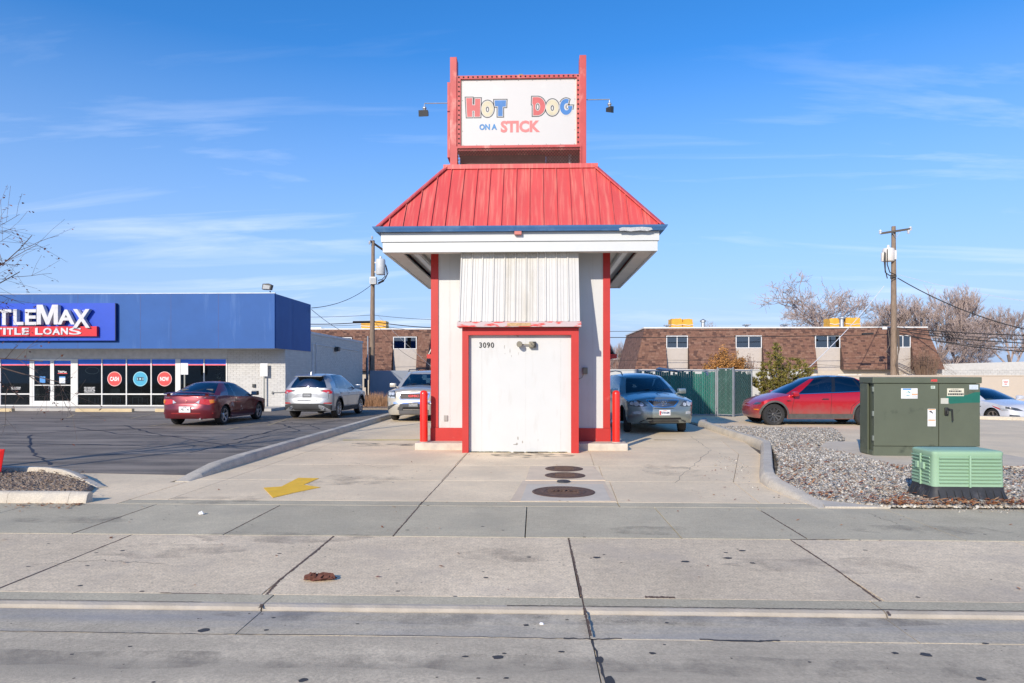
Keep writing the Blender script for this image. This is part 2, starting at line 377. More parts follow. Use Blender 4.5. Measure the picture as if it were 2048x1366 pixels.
for a, b in zip(rows[:-1], rows[1:]):
    if b < 15:
        slab('driveway_slab', [(-4.8, a), (-1.44, a), (-1.42, b), (-4.8, b)], drive, concrete_drive, gap=.003, ch=.003)
        slab('driveway_slab', [(-1.44, a), (1.06, a), (1.14, b), (-1.42, b)], drive, concrete_drive, gap=.005, ch=.002)
        slab('driveway_slab', [(1.06, a), (xg(a), a), (xg(b), b), (1.14, b)], drive, concrete_drive, gap=.003, ch=.003)
    else:
        slab('driveway_slab', [(-4.8, a), (-1.4, a), (-1.4, b), (-4.8, b)], drive, concrete_drive, gap=.003, ch=.003)
        slab('driveway_slab', [(-1.4, a), (1.14, a), (1.14, b), (-1.4, b)], drive, concrete_drive, gap=.003, ch=.003)
        slab('driveway_slab', [(1.14, a), (xg(a), a), (xg(b), b), (1.14, b)], drive, concrete_drive, gap=.003, ch=.003)
    slab('gutter_strip', [(-5.3, a), (-4.8, a), (-4.8, b), (-5.3, b)], drive, concrete_drive, gap=.004)
    slab('gutter_strip', [(xg(a), a), (xk(a), a), (xk(b), b), (xg(b), b)], drive, concrete_drive, gap=.004)
# kerbs beside the driveway, swept as jointed pieces
def sweep(name, pts, w, hts, m, parent, gap=.004, batter=.05):
    for i in range(len(pts)-1):
        a = Vector((*pts[i], 0)); b = Vector((*pts[i+1], 0)); t = (b-a).normalized()
        def nrm(k):
            p = Vector((*pts[max(k-1, 0)], 0)); q = Vector((*pts[min(k+1, len(pts)-1)], 0)); tt = (q-p).normalized(); return Vector((tt.y, -tt.x, 0))
        M = MB(); vs = []
        for c, k, s in ((a, i, 1), (b, i+1, -1)):
            n = nrm(k); c = c+t*gap*s*.5; h = hts[k]
            for o, z in ((0, -.06), (0, max(h*.1, -.02)), (-batter*.6, h*.8), (-batter-.015, h), (-w+.015, h), (-w, h-.015), (-w, -.06)):
                vs.append(c+n*(-o if False else o)+Vector((0, 0, z)))
        nn = 7; M.add(vs, [(j, nn+j, nn+j+1, j+1) for j in range(nn-1)]+[tuple(range(nn)), tuple(range(nn, 2*nn))[::-1]])
        M.build(name, m, parent, smooth=40)
lk = thing('driveway_kerb', 'long raised concrete kerb between the asphalt lot and the driveway', 'kerb', (-5.3, 10.4, 0))
pts = [(-5.28, 10.3), (-5.28, 10.7), (-5.29, 11.4), (-5.29, 12.4)]+[(-5.3, y) for y in (15, 18, 21, 24, 27, 31)]
sweep('kerb_stone', pts, .25, [0.0, .06, .13]+[.15]*7, kerb_mat, lk)
rk = thing('driveway_kerb', 'curving concrete kerb between the driveway and the gravel bed', 'kerb', (3.5, 8.5, 0))
pts = [(3.47, 8.50), (3.42, 9.0), (3.38, 9.5), (3.36, 10.0), (3.42, 10.5), (3.6, 11.1), (4.2, 12.9), (4.75, 14.55), (5.0, 15.35), (5.05, 16.0), (5.06, 18), (5.1, 20), (5.2, 22), (5.6, 23.3)]
sweep('kerb_stone', [(x, y) for x, y in pts][::-1], .21, [.0, .05, .09, .12]+[.15]*10 if False else [.15]*10+[.12, .09, .05, .0], kerb_mat, rk)
# flat approach wing beside the sloping kerb end
wing = slab('flare_slab', [(3.62, 9.95), (3.66, 8.9), (3.55, 8.49), (4.35, 8.49), (3.9, 9.6)], rk, kerb_mat, -.05, .02)
# asphalt lot
lot = MB().prism([(-5.56, 10.9), (-5.56, 31), (-60, 31), (-60, 11.05), (-7.2, 11.05)], -.09, .0).build('parking_lot', asphalt, kind='structure')
con = MB().prism([(-5.32, 8.485), (-5.32, 10.25), (-5.56, 10.2), (-5.56, 10.9), (-7.2, 11.05), (-60, 11.05), (-60, 8.485)], -.09, -.004).build('lot_entry_concrete', concrete_drive, kind='structure')
# crack sealant and stains on the lot (real thin strips of tar)
tar = mat('tar_sealant', (.022, .022, .024), .6, var=.2)
def ribbon(pts, w, z=.004, seed=0, jit=.03, n=10):
    rr = random.Random(seed); P = []
    for (a, b) in zip(pts[:-1], pts[1:]):
        for k in range(n): t = k/n; P.append(Vector((a[0]+(b[0]-a[0])*t+rr.uniform(-jit, jit), a[1]+(b[1]-a[1])*t+rr.uniform(-jit, jit), z)))
    P.append(Vector((*pts[-1], z)))
    vs = []
    for i, p in enumerate(P):
        t = (P[min(i+1, len(P)-1)]-P[max(i-1, 0)]).normalized(); nn = Vector((-t.y, t.x, 0))*w*(.5+rr.uniform(-.15, .2)); vs += [p-nn, p+nn]
    return vs, [(2*i, 2*i+2, 2*i+3, 2*i+1)[::-1] for i in range(len(P)-1)]
sl = MB()
SE = [([G(0, 886), G(200, 890), G(330, 893)], .07), ([G(0, 870), G(160, 862), G(330, 856)], .06), ([G(130, 852), G(240, 868), G(420, 876)], .05),
      ([G(470, 880), G(560, 858), G(640, 846), G(700, 838)], .06), ([G(520, 868), G(600, 862), G(560, 848), G(520, 842)], .05),
      ([G(0, 850), G(90, 846), G(200, 842), G(320, 838)], .05), ([G(60, 870), G(60, 900), G(100, 930)], .05), ([G(250, 850), G(300, 866), G(470, 893)], .05),
      ([G(40, 836), G(160, 833), G(300, 834)], .05), ([G(560, 842), G(620, 850), G(640, 858)], .05), ([G(380, 905), G(450, 890), G(540, 872)], .05)]
for i, (p, w) in enumerate(SE): v, f = ribbon(p, w, .004, i, .06); sl.add(v, f)
sl.build('crack_sealant', tar, lot, kind='stuff')
# painted lines
yel = mat('faded_yellow_line', (.42, .34, .20), .8, var=.3, scale=12, col2=(.15, .14, .13), c2lo=.5, c2hi=.62, c2scale=5)
for a, b in (((300+148, 861), (300+222, 845)), ((0, 853), (20, 849)), ((300, 853), (334, 847)), ((135, 836), (150, 829)), ((262, 837), (300, 829)), ((536, 851), (575, 838))):
    v, f = ribbon([G(*a), G(*b)], .10, .006, 3, 0, 2); MB().add(v, f).build('stall_line', yel, lot)
yp = mat('bright_yellow_paint', (.92, .53, .008), .6, var=.08, scale=6, col2=(.55, .45, .12), c2lo=.62, c2hi=.75, c2scale=8)
ar = [G(527, 977), G(545, 995), G(640, 972), G(606, 969), G(638, 957), G(597, 956), G(561, 974)]
ar = [G(*p) for p in ((527, 976), (546, 996), (593, 985), (641, 975), (607, 970), (638, 957), (597, 956), (563, 973.5))]
MB().prism(ar, .003, .006).build('painted_arrow', yp, drive)
v, f = ribbon([(-4.75, 16.75), (-3.0, 16.85), (-2.35, 16.85)], .13, .004, 5, .01, 6); MB().add(v, f).build('painted_line', mat('worn_yellow_paint', (.62, .50, .06), .7, var=.2, scale=10), drive)
v, f = ribbon([G(1308, 880), G(1352, 880)], .12, .004, 5, .03, 6); MB().add(v, f).build('painted_line', mat('worn_orange_paint', (.50, .36, .12), .7, var=.2, scale=10, col2=(.43, .40, .35), c2lo=.4, c2hi=.6, c2scale=6), drive)
# stains and gum spots: thin irregular patches
def blob(M, cx, cy, rx, ry, z, rr, n=11):
    pts = []
    for k in range(n):
        q = 2*math.pi*k/n; s = rr.uniform(.72, 1.15); pts.append((cx+math.cos(q)*rx*s, cy+math.sin(q)*ry*s, z))
    M.add(pts, [tuple(range(n))])
spots = MB(); rr = random.Random(11)
gum = mat('tar_and_gum', (.05, .05, .052), .8, var=.2); oil = mat('oil_stain', (.15, .145, .14), .7, var=.35, scale=6)
faint = mat('faint_stain', (.27, .265, .255), .85, var=.2, scale=5)
for k in range(260):
    y = 3.3+rr.random()**1.3*10.5; x = rr.uniform(-.85, .8)*y+ .0
    if y > 8.5 and not (-4.7 < x < xg(y)-.1): continue
    z = .0012 if y > 4.85 else -.0288
    if 4.74 < y < 4.9: continue
    s = rr.choice([.004, .005, .006, .007, .009, .014]) ; blob(spots, x, y, s*rr.uniform(1, 1.8), s, z, rr, 7)
for px, py, w in ((1194, 1115, .055), (1208, 1109, .02), (1182, 1116, .02), (1370, 1123, .05), (1455, 1116, .06), (1452, 1105, .03), (1484, 1101, .045), (1475, 1098, .02), (1505, 1126, .04), (972, 1155, .03), (1058, 1114, .03), (967, 1143, .015),
                 (408, 1260, .06), (1852, 1309, .05), (1961, 1357, .04), (1790, 1306, .03), (606, 1360, .04), (245, 1101, .03), (160, 1171, .03), (1305, 1306, .03), (995, 1314, .05), (910, 1193, .03), (1835, 1194, .025), (1052, 1250, .03)):
    z = .0012 if py < 1200 else -.0288; x, y = G(px, py, z); blob(spots, x, y, w*.72, w*.6, z, rr, 12)
spots.build('dark_spots', gum, pave, kind='stuff')
oilm2 = bpy.data.materials.new('faint_mark'); oilm2.use_nodes = True
nt = oilm2.node_tree; bs = nt.nodes['Principled BSDF']; bs.inputs['Base Color'].default_value = (.17, .155, .14, 1); bs.inputs['Roughness'].default_value = .8
nz = nt.nodes.new('ShaderNodeTexNoise'); nz.inputs['Scale'].default_value = 2.6; nz.inputs['Detail'].default_value = 9; nz.inputs['Roughness'].default_value = .72; tcn = nt.nodes.new('ShaderNodeTexCoord'); nt.links.new(tcn.outputs['Object'], nz.inputs['Vector'])
mr = nt.nodes.new('ShaderNodeMapRange'); mr.inputs[1].default_value = .45; mr.inputs[2].default_value = .75; mr.inputs[4].default_value = .42; nt.links.new(nz.outputs[0], mr.inputs[0]); nt.links.new(mr.outputs[0], bs.inputs['Alpha'])
st = MB()
for px, py, w, d in ((770, 890, .75, .35), (1070, 910, .9, .5), (735, 887, .4, .2), (850, 888, .4, .12)): x, y = G(px, py); blob(st, x, y, w, d, .0015, rr, 14)
oilm = bpy.data.materials.new('soft_oil'); oilm.use_nodes = True
nt = oilm.node_tree; bs = nt.nodes['Principled BSDF']; bs.inputs['Base Color'].default_value = (.10, .095, .09, 1); bs.inputs['Roughness'].default_value = .7
nz = nt.nodes.new('ShaderNodeTexNoise'); nz.inputs['Scale'].default_value = 3.5; nz.inputs['Detail'].default_value = 6; tcn = nt.nodes.new('ShaderNodeTexCoord'); nt.links.new(tcn.outputs['Object'], nz.inputs['Vector'])
mr = nt.nodes.new('ShaderNodeMapRange'); mr.inputs[1].default_value = .42; mr.inputs[2].default_value = .75; mr.inputs[4].default_value = .8; nt.links.new(nz.outputs[0], mr.inputs[0]); nt.links.new(mr.outputs[0], bs.inputs['Alpha'])
st.build('oil_stain', oilm, drive, kind='stuff')
# crack across the road, filled with tar
v, f = ribbon([(.36, 4.33), (.39, 3.6), (.42, 3.0), (.46, 2.4)], .013, -.0285, 9, .006, 12); M = MB().add(v, f)
v, f = ribbon([(.18, 4.34), (.36, 4.33), (.55, 4.345)], .016, -.0285, 10, .01, 6); M.add(v, f)
blob(M, .41, 3.75, .028, .06, -.0283, rr); blob(M, .38, 4.02, .025, .05, -.0283, rr); M.build('road_crack', gum, road, kind='stuff')
v, f = ribbon([G(x, y, -.03) for x, y in ((0, 1262), (400, 1268), (800, 1271), (1170, 1278))], .008, -.0286, 12, .004, 20); M = MB().add(v, f)
v, f = ribbon([G(x, y, -.03) for x, y in ((1400, 1279), (1520, 1283), (1560, 1281))], .022, -.0285, 13, .006, 8); M.add(v, f); M.build('joint_tar', gum, road, kind='stuff')
# dirt packed into the wider joints, and the dark broken line along the kerb
jd = mat('packed_dirt', (.13, .085, .06), .95, var=.5, scale=40)
M = MB()
for p, w, sd_ in ((((-2.04, 6.86), (-2.03, 6.2), (-2.04, 5.4), (-2.0, 5.03), (-1.935, 4.74)), .02, 1), (((.335, 6.85), (.34, 5.9), (.345, 5.05), (.35, 4.3)), .017, 2), (((2.53, 6.84), (2.53, 5.9), (2.5, 5.04), (2.42, 4.74)), .017, 3), (((-4.12, 6.84), (-4.11, 5.04), (-4.08, 4.75)), .015, 4),
                  ((G(320, 1186), G(545, 1190)), .016, 5), (((2.715, 6.93), (2.715, 7.4), (2.715, 8.3)), .014, 6), (((-1.44, 6.9), (-1.44, 8.45)), .014, 7), (((-4.77, 6.9), (-4.77, 8.4)), .012, 8), (((-3.19, 6.9), (-3.19, 8.4)), .012, 9), ((G(1580, 1079), G(1700, 1079)), .016, 10), ((G(1290, 1194), G(1350, 1195)), .035, 11), (((-1.44, 8.5), (-1.41, 11), (-1.40, 14.1)), .011, 12)):
    v, f = ribbon(p, w, .0016, sd_, .004, 24); M.add(v, f)
M.build('joint_dirt', jd, pave, kind='stuff')
v, f = ribbon([(-.2, 4.84), (1.2, 4.843), (2.2, 4.84), (3.6, 4.843), (6, 4.84)], .011, .0052, 30, .004, 60); M = MB().add(v, f)
v, f = ribbon([(-3.9, 4.845), (-2.4, 4.84)], .006, .0052, 31, .004, 40); M.add(v, f); M.build('kerb_grime', gum, kerb, kind='stuff')
# darker soft patches: tyre scrub at the drive entrance, damp marks by the covers
M = MB(); q = random.Random(21)
for px, py, w, d in ((560, 1075, 1.1, .25), (330, 1100, .7, .3), (900, 1235, 1.6, .14), (1500, 1240, 1.4, .12), (1300, 1060, .6, .2), (700, 960, .8, .6), (430, 1000, .7, .3), (1340, 940, .5, .8), (1010, 1110, .5, .25), (1650, 1130, .9, .3), (1850, 1060, .8, .25), (150, 1040, .8, .2)):
    z = .0011 if py < 1215 else -.0289; x, y = G(px, py, z)
    if py > 1215: pass
    blob(M, x, y, w, d, z, q, 18)
M.build('faint_stain', oilm2, pave, kind='stuff')
M = MB()
for k in range(9):
    y = .6+k*.42+q.uniform(-.1, .1); v, f = ribbon([(-6, y), (-3, y+q.uniform(-.04, .04)), (0, y+q.uniform(-.04, .04)), (3, y), (6, y)], q.uniform(.06, .22), -.0291, k, .012, 14); M.add(v, f)
M.build('tyre_polish', oilm2, road, kind='stuff')
# fine cracks in single slabs
M = MB()
for p, w in (((G(60, 1130), G(200, 1120), G(330, 1128)), .005), ((G(1350, 965), G(1420, 900), G(1380, 872)), .006), ((G(700, 925), G(760, 935), G(800, 932)), .005), ((G(1730, 1025), G(1800, 1050)), .005)):
    v, f = ribbon(p, w, .0014, int(w*1e4)+len(p), .03, 16); M.add(v, f)
M.build('slab_crack', gum, pave, kind='stuff')
# inspection pads with rusty covers in the driveway
MB().prism([G(1020, 1003), G(1045, 962), G(1208, 962), G(1232, 1003)], -.01, .004).build('inspection_pad', mat('tan_concrete', (.66, .53, .38), .85, var=.08, scale=3), drive)
MB().prism([G(1041, 1003), G(1054, 969), G(1206, 969), G(1222, 1003)], -.01, .008).build('inspection_pad', mat('grey_concrete', (.60, .53, .42), .85, var=.08, scale=3), drive)
MB().prism([G(1051, 961), G(1060, 933), G(1188, 933), G(1211, 961)], -.01, .007).build('inspection_pad', mat('tan_concrete2', (.70, .565, .40), .85, var=.08, scale=3), drive)
rust = mat('rusty_cast_iron', (.115, .07, .052), .75, metal=.2, var=.25, scale=8, bump=.4, bscale=50)
def cover(px, py, r, z, label, ribs=True):
    x, y = G(px, py); t = thing('manhole_cover', label, 'manhole cover', (x, y, z), group='rusty covers in the driveway')
    MB().lathe([(r, 0), (r, .006), (r-.01, .009), (r-.035, .009), (r-.04, .004), (r*.7, .005), (r*.69, .010), (r*.62, .010), (r*.61, .005), (.001, .006)], (x, y, z), n=40).build('lid', rust, t, smooth=30)
    M = MB()
    for k in range(-3, 4):
        M.box(x-r*.5, x+r*.5, y+k*r*.15-.006, y+k*r*.15+.006, z+.004, z+.011)
    M.build('rib', rust, t, kind='stuff')
    return t
t = cover(1127, 985, .435, .009, 'largest rusty manhole cover, nearest the pavement on a grey pad')
text('raised_lettering', 'SEWER', .07, .34, rust, t, (t.location.x-.17, t.location.y-.03, .02), 'z', .012)
cover(1130, 952, .325, .008, 'middle rusty manhole cover on the tan concrete pad'); cover(1128, 938.5, .325, .008, 'farthest rusty manhole cover, nearest the drive-through building')
x, y = G(1127, 964.5); tag(MB().lathe([(.10, 0), (.10, .02), (.06, .03), (.001, .03)], (x, y, .004)).build('valve_cap', mat('dark_iron', (.05, .055, .065), .6, metal=.4), smooth=30), 'small round black iron valve cap between the rusty manhole covers', 'valve cap')

# planter at the left
pl = thing('planter_kerb', 'pale concrete kerb around the leafy planting bed at left', 'kerb', (-6.3, 8.7, 0))
sweep('kerb_stone', [(-25, 8.5), (-14, 8.5), (-9, 8.5), (-6.75, 8.5), (-5.95, 8.5), (-5.72, 8.515)], .15, [.13, .13, .13, .13, .13, .12], kerb_mat, pl)
sweep('kerb_stone', [(-6.2, 9.72), (-6.55, 9.98), (-6.95, 10.3), (-7.4, 10.68), (-7.85, 10.92), (-8.4, 11.0), (-12, 11.0), (-25, 11.0)], .16, [.02, .07, .12, .13, .13, .13, .13, .13], kerb_mat, pl)
soil = mat('bark_mulch', (.27, .215, .16), .95, var=.4, scale=25, bump=1, bscale=60)
MB().prism([(-25, 8.63), (-5.95, 8.63), (-5.95, 8.75), (-6.3, 9.55), (-6.9, 10.15), (-7.5, 10.6), (-7.95, 10.85), (-25, 10.87)], -.09, .055, .04).build('planting_bed', soil, kind='structure')
# back concrete on the right, its lower yard behind the kerb
rightc = MB().prism([(5.36, 21.0), (8.9, 20.7), (7.6, 17), (6.34, 15.5), (6.40, 12.35), (7.0, 12.2), (60, 12.0), (60, 25.4), (16, 25.4), (9, 27.0), (5.36, 27.6)], -.06, 0.0).build('right_parking_area', concrete_drive, kind='structure')
MB().add([(5.2, 27.0, -.03), (9.4, 27.0, -.03), (9.4, 60, -.03), (-6, 60, -.03), (-6, 31, -.03), (5.2, 31, -.03)], [(0, 1, 2, 3, 4, 5)]).build('rear_yard', concrete_drive, kind='structure')
MB().add([(12.6, 26.8, -.35), (80, 26.8, -.35), (80, 60, -.35), (12.6, 60, -.35)], [(0, 1, 2, 3)]).build('lower_yard', concrete_drive, kind='structure')
lp = thing('steel_pole', 'slim grey steel pole standing in the planting bed just past the left edge', 'pole', (-9.75, 9.0, .05))
MB().tube([(-9.75, 9.0, 0), (-9.75, 9.0, 9.5)], .055, 10).build('shaft', galv, lp)
rkb = thing('lot_kerb', 'concrete kerb at the back edge of the right parking area before the white sedan', 'kerb', (15, 25.5, 0))
sweep('kerb_stone', [(9.3, 27.2), (12, 26.5), (15.2, 25.9), (17, 25.0), (20, 24.0), (30, 21.5)][::-1], .3, [.10, .10, .12, .12, .10, .05], kerb_mat, rkb)

# gravel bed with stones and fallen leaves
gravpoly = [(3.62, 10.35), (3.64, 9.0), (4.3, 8.49), (30, 8.49), (30, 11.95), (6.95, 12.05), (6.3, 12.25), (6.2, 15.5), (7.6, 17.0), (8.9, 20.7), (5.36, 21.0), (5.3, 15.5), (4.4, 12.5)]
MB().prism(gravpoly, -.09, -.005).build('gravel_bed', mat('gravel_fines', (.20, .19, .18), .95, var=.3, scale=40), kind='structure')
def inpoly(P, poly):
    x, y = P[:, 0], P[:, 1]; c = np.zeros(len(P), bool); n = len(poly)
    for i in range(n):
        x0, y0 = poly[i]; x1, y1 = poly[(i+1) % n]
        m = ((y0 > y) != (y1 > y)) & (x < (x1-x0)*(y-y0)/((y1-y0) or 1e-9)+x0); c ^= m
    return c
def fastmesh(name, V, F4, m, kind='stuff', parent=None):
    me = bpy.data.meshes.new(name); nv = len(V); nf, k = F4.shape
    me.vertices.add(nv); me.vertices.foreach_set('co', V.astype(np.float32).ravel())
    me.loops.add(nf*k); me.loops.foreach_set('vertex_index', F4.astype(np.int32).ravel())
    me.polygons.add(nf); me.polygons.foreach_set('loop_start', np.arange(0, nf*k, k, dtype=np.int32)); me.update(calc_edges=True)
    me.materials.append(m); ob = bpy.data.objects.new(name, me); COL.objects.link(ob); ob.parent = parent
    if kind: ob['kind'] = kind
    return ob
rs = np.random.default_rng(3)
def stones(name, P, smin, smax, z0, m):
    n = len(P); sz = smin+rs.random(n)**2*(smax-smin); V = cube[None]*np.stack([sz*(1+rs.random(n)*.8), sz*(.7+rs.random(n)*.5), sz*.75], 1)[:, None, :]
    V = V*(1+rs.normal(0, .18, V.shape)); th = rs.random(n)*6.283; c, s = np.cos(th), np.sin(th)
    V = np.stack([V[:, :, 0]*c[:, None]-V[:, :, 1]*s[:, None]+P[:, None, 0], V[:, :, 0]*s[:, None]+V[:, :, 1]*c[:, None]+P[:, None, 1], V[:, :, 2]+z0], 2)
    return fastmesh(name, V.reshape(-1, 3), (tri[None]+(np.arange(n)*6)[:, None, None]).reshape(-1, 3), m)
N0 = 105000
P = np.stack([3.5+rs.random(N0)**1.35*9, 8.5+rs.random(N0)**1.25*12.6], 1)
P = P[inpoly(P, inset(gravpoly[::-1] if False else gravpoly, 0.0))]
P = P[(P[:, 0] < .80*P[:, 1]+.8)]
n = len(P)
cube = np.array([(1,0,0),(-1,0,0),(0,1,0),(0,-1,0),(0,0,1),(0,0,-1)], float)
tri = np.array([(0,2,4),(2,1,4),(1,3,4),(3,0,4),(2,0,5),(1,2,5),(3,1,5),(0,3,5)])
sz = .011+rs.random(n)**2*.022
V = cube[None]*np.stack([sz*(1+rs.random(n)*.8), sz*(.7+rs.random(n)*.5), sz*.75], 1)[:, None, :]
V = V*(1+rs.normal(0, .18, V.shape))
th = rs.random(n)*6.283; c, s = np.cos(th), np.sin(th)
X = V[:, :, 0]*c[:, None]-V[:, :, 1]*s[:, None]; Y = V[:, :, 0]*s[:, None]+V[:, :, 1]*c[:, None]
tl = rs.normal(0, .4, n); Z = V[:, :, 2]+X*tl[:, None]
mound = .015+.05*np.clip(np.sin(P[:, 0]*.9)*np.cos(P[:, 1]*.7), 0, 1)
V = np.stack([X+P[:, None, 0], Y+P[:, None, 1], Z+(mound+rs.random(n)*.02)[:, None]], 2)
F = (tri[None]+(np.arange(n)*6)[:, None, None]).reshape(-1, 3)
grav = ramp_island('gravel_stones', [(.42,.39,.34), (.30,.29,.27), (.17,.17,.16), (.52,.49,.43), (.37,.30,.23), (.25,.25,.24), (.66,.62,.54), (.22,.17,.13), (.38,.37,.34), (.47,.41,.32)], .85)
tag(fastmesh('gravel', V.reshape(-1, 3), F, grav))
# stray stones spilled over the kerb, and brown grit in the left planting bed
SP_ = np.stack([3.0+rs.random(260)**.5*.8, 8.6+rs.random(260)*6], 1); SP_ = np.array([p for p in SP_ if xk(p[1])-.5 < p[0]+.35 < xk(p[1])+.2]); stones('stray_gravel', SP_, .006, .016, .004, grav)
SP_ = np.stack([5+rs.random(300)*6, 8.2+rs.random(300)**.5*.28], 1); stones('stray_gravel', SP_, .006, .014, .004, grav)
SP_ = np.stack([-12+rs.random(16000)*6.2, 8.64+rs.random(16000)*2.25], 1); SP_ = SP_[inpoly(SP_, [(-12, 8.65), (-5.98, 8.65), (-6.0, 8.8), (-6.35, 9.5), (-6.95, 10.1), (-7.55, 10.55), (-8, 10.8), (-12, 10.85)])]
stones('planter_grit', SP_, .008, .026, .058, ramp_island('brown_grit', [(.30,.23,.17), (.22,.17,.13), (.38,.31,.24), (.16,.12,.09), (.33,.24,.17), (.26,.22,.19)], .9))
# leaves: curled little sheets
def leaves(name, P, Z, m, smin=.02, smax=.045, label=None):
    n = len(P); a = rs.random(n)*6.283; s = smin+rs.random(n)*(smax-smin)
    base = np.array([(-1, 0, 0), (-.2, -.55, .12), (1, 0, .25), (-.1, .55, .2)])
    V = base[None]*s[:, None, None]; V = V*(1+rs.normal(0, .2, V.shape)); c, sn = np.cos(a), np.sin(a)
    X = V[:, :, 0]*c[:, None]-V[:, :, 1]*sn[:, None]; Y = V[:, :, 0]*sn[:, None]+V[:, :, 1]*c[:, None]
    V = np.stack([X+P[:, None, 0], Y+P[:, None, 1], V[:, :, 2]+Z[:, None]+X*rs.normal(0, .3, n)[:, None]], 2)
    F = (np.array([(0, 1, 2, 3)])[None]+(np.arange(n)*4)[:, None, None]).reshape(-1, 4)
    return fastmesh(name, V.reshape(-1, 3), F, m)
leafm = ramp_island('fallen_leaf', [(.42,.17,.06), (.33,.13,.05), (.50,.24,.10), (.25,.10,.05), (.45,.28,.16), (.36,.11,.04)], .8)
PL = []
for k in range(9000):
    x = 3.5+R.random()*7; y = 8.5+R.random()**2.0*7
    d = min(abs(y-8.5)*1.0, abs(y-12.0)*1.6+ (0 if x > 6 else 9), abs(x-3.7-max(0, y-10)*.33)*1.4)
    if R.random() < math.exp(-d*1.3)*.75+.07 and x < .8*y+.8: PL.append((x, y))
PL = np.array(PL); PL = PL[inpoly(PL, gravpoly)]
leaves('leaf_litter', PL, np.full(len(PL), .055)+rs.random(len(PL))*.02, leafm)
PL = [(R.uniform(-9, 5.5), R.uniform(5.1, 14)) for _ in range(130)]
PL = np.array([p for p in PL if not (p[1] > 8.4 and (p[0] > xg(p[1])-.1 or p[0] < -4.7))]); leaves('leaf_litter', PL, np.full(len(PL), .008), leafm, .012, .026)
PL = np.array([(R.uniform(2.2, 3.3), R.uniform(8.9, 12)) for _ in range(30)]+[(-5.7-R.random()**2*6, 8.42-R.random()**3*.3) for _ in range(220)]); leaves('leaf_litter', PL, np.full(len(PL), .01), leafm, .012, .03)
PL = np.array([(-5.8-R.random()*5, R.uniform(8.8, 10.8)) for _ in range(1500)]); leaves('leaf_litter', PL[PL[:, 0] < -6-(PL[:, 1]-9)*.7], np.full((PL[:, 0] < -6-(PL[:, 1]-9)*.7).sum(), .085), ramp_island('dry_leaf', [(.28,.17,.10), (.35,.24,.16), (.20,.13,.09), (.42,.26,.13)]), .015, .035)
# litter
def crumple(name, cx, cy, rx, ry, h, m, z, label, cat, seed, n=9, mm=26):
    rr = random.Random(seed); M = MB(); vs = []
    for j in range(n):
        for i in range(mm):
            q = 2*math.pi*i/mm; f = math.sin(math.pi*(j+.4)/(n+.0)); zz = h*(math.cos(math.pi*j/(n-1))*.5+.5)
            s = 1+rr.uniform(-.3, .3); vs.append((cx+math.cos(q)*rx*f*s*(.55+.45*math.cos(q*.5)**2), cy+math.sin(q)*ry*f*s, z+max(.002, zz*(1+rr.uniform(-.5, .5)))))
    fs = [(j*mm+i, (j+1)*mm+i, (j+1)*mm+(i+1)%mm, j*mm+(i+1)%mm) for j in range(n-1) for i in range(mm)]+[tuple(range(mm))]
    M.add(vs, fs); return tag(M.build(name, m), label, cat)
crumple('rag', *G(632, 1160), .15, .05, .045, mat('brown_rag', (.12, .045, .03), .9, var=.4, scale=40), .0, 'crumpled dark reddish-brown rag lying on the apron beside a joint', 'rag', 4)
crumple('tissue', *G(402, 1029), .035, .03, .03, mat('white_tissue', (.8, .8, .8), .9), .0, 'small crumpled white tissue on the pavement at left', 'litter', 5, 5, 10)
crumple('paper_scrap', *G(1082, 1249, -.03), .02, .012, .012, mat('white_tissue', (.8, .8, .8), .9), -.03, 'tiny white paper scrap in the road gutter', 'litter', 6, 4, 8)
# ------------------------------------------------------------ the drive-through building
CX = -.33
red_trim = mat('red_trim_paint', (.46, .022, .016), .5, var=.06, scale=3, col2=(.55, .12, .10), c2lo=.66, c2hi=.85, c2scale=5)
red_roof = mat('sun_faded_red_metal', (.60, .085, .078), .45, metal=0, var=.05, scale=1.5, objvar=.04, col2=(.68, .24, .18), c2lo=.48, c2hi=.80, c2scale=2.0, stretch2=(9, .6, .22))
blue_gut = mat('blue_gutter_paint', (.055, .165, .37), .45, var=.06, col2=(.17, .30, .48), c2lo=.5, c2hi=.8, c2scale=2)
kwall = mat('white_plywood_wall', (.565, .575, .56), .5, var=.02, scale=2, col2=(.47, .45, .41), c2lo=.56, c2hi=.95, c2scale=2.2, stretch2=(2.5, 2.5, .5))
soff = mat('soffit_paint', (.66, .62, .56), .6, var=.08, scale=2)
K = thing('drive_through_building', 'small white drive-through building with red trim and sloping red metal roof', 'building', (CX, 15.2, 0))
WX0, WX1, WY0, WY1 = -2.31, 1.65, 15.18, 19.6
EX0, EX1, EY0, EY1 = CX-2.87, CX+2.87, 14.25, 20.5
MB().box(WX0, WX1, WY0, WY1, .15, 4.5).build('wall', kwall, K)
for x in (-1.9, 1.28): MB().box(x-.004, x+.004, WY0-.004, WY0+.01, .45, 4.3).build('panel_joint', mat('joint_grey', (.52, .52, .50), .7), K)  # plywood seams, thin strips slightly greyer than the wall
for x0, x1 in ((WX0-.01, WX0+.155), (WX1-.145, WX1+.01)): MB().box(x0, x1, WY0-.03, WY0+.12, .445, 4.35).build('corner_trim', red_trim, K)
for x0, x1 in ((WX0-.01, WX0+.03), (WX1-.03, WX1+.01)): MB().box(x0, x1, WY1-.15, WY1+.03, .445, 4.35).build('corner_trim', red_trim, K)
MB().box(WX0-.02, WX1+.02, WY0-.045, WY1+.04, .14, .44).build('base_band', red_trim, K)
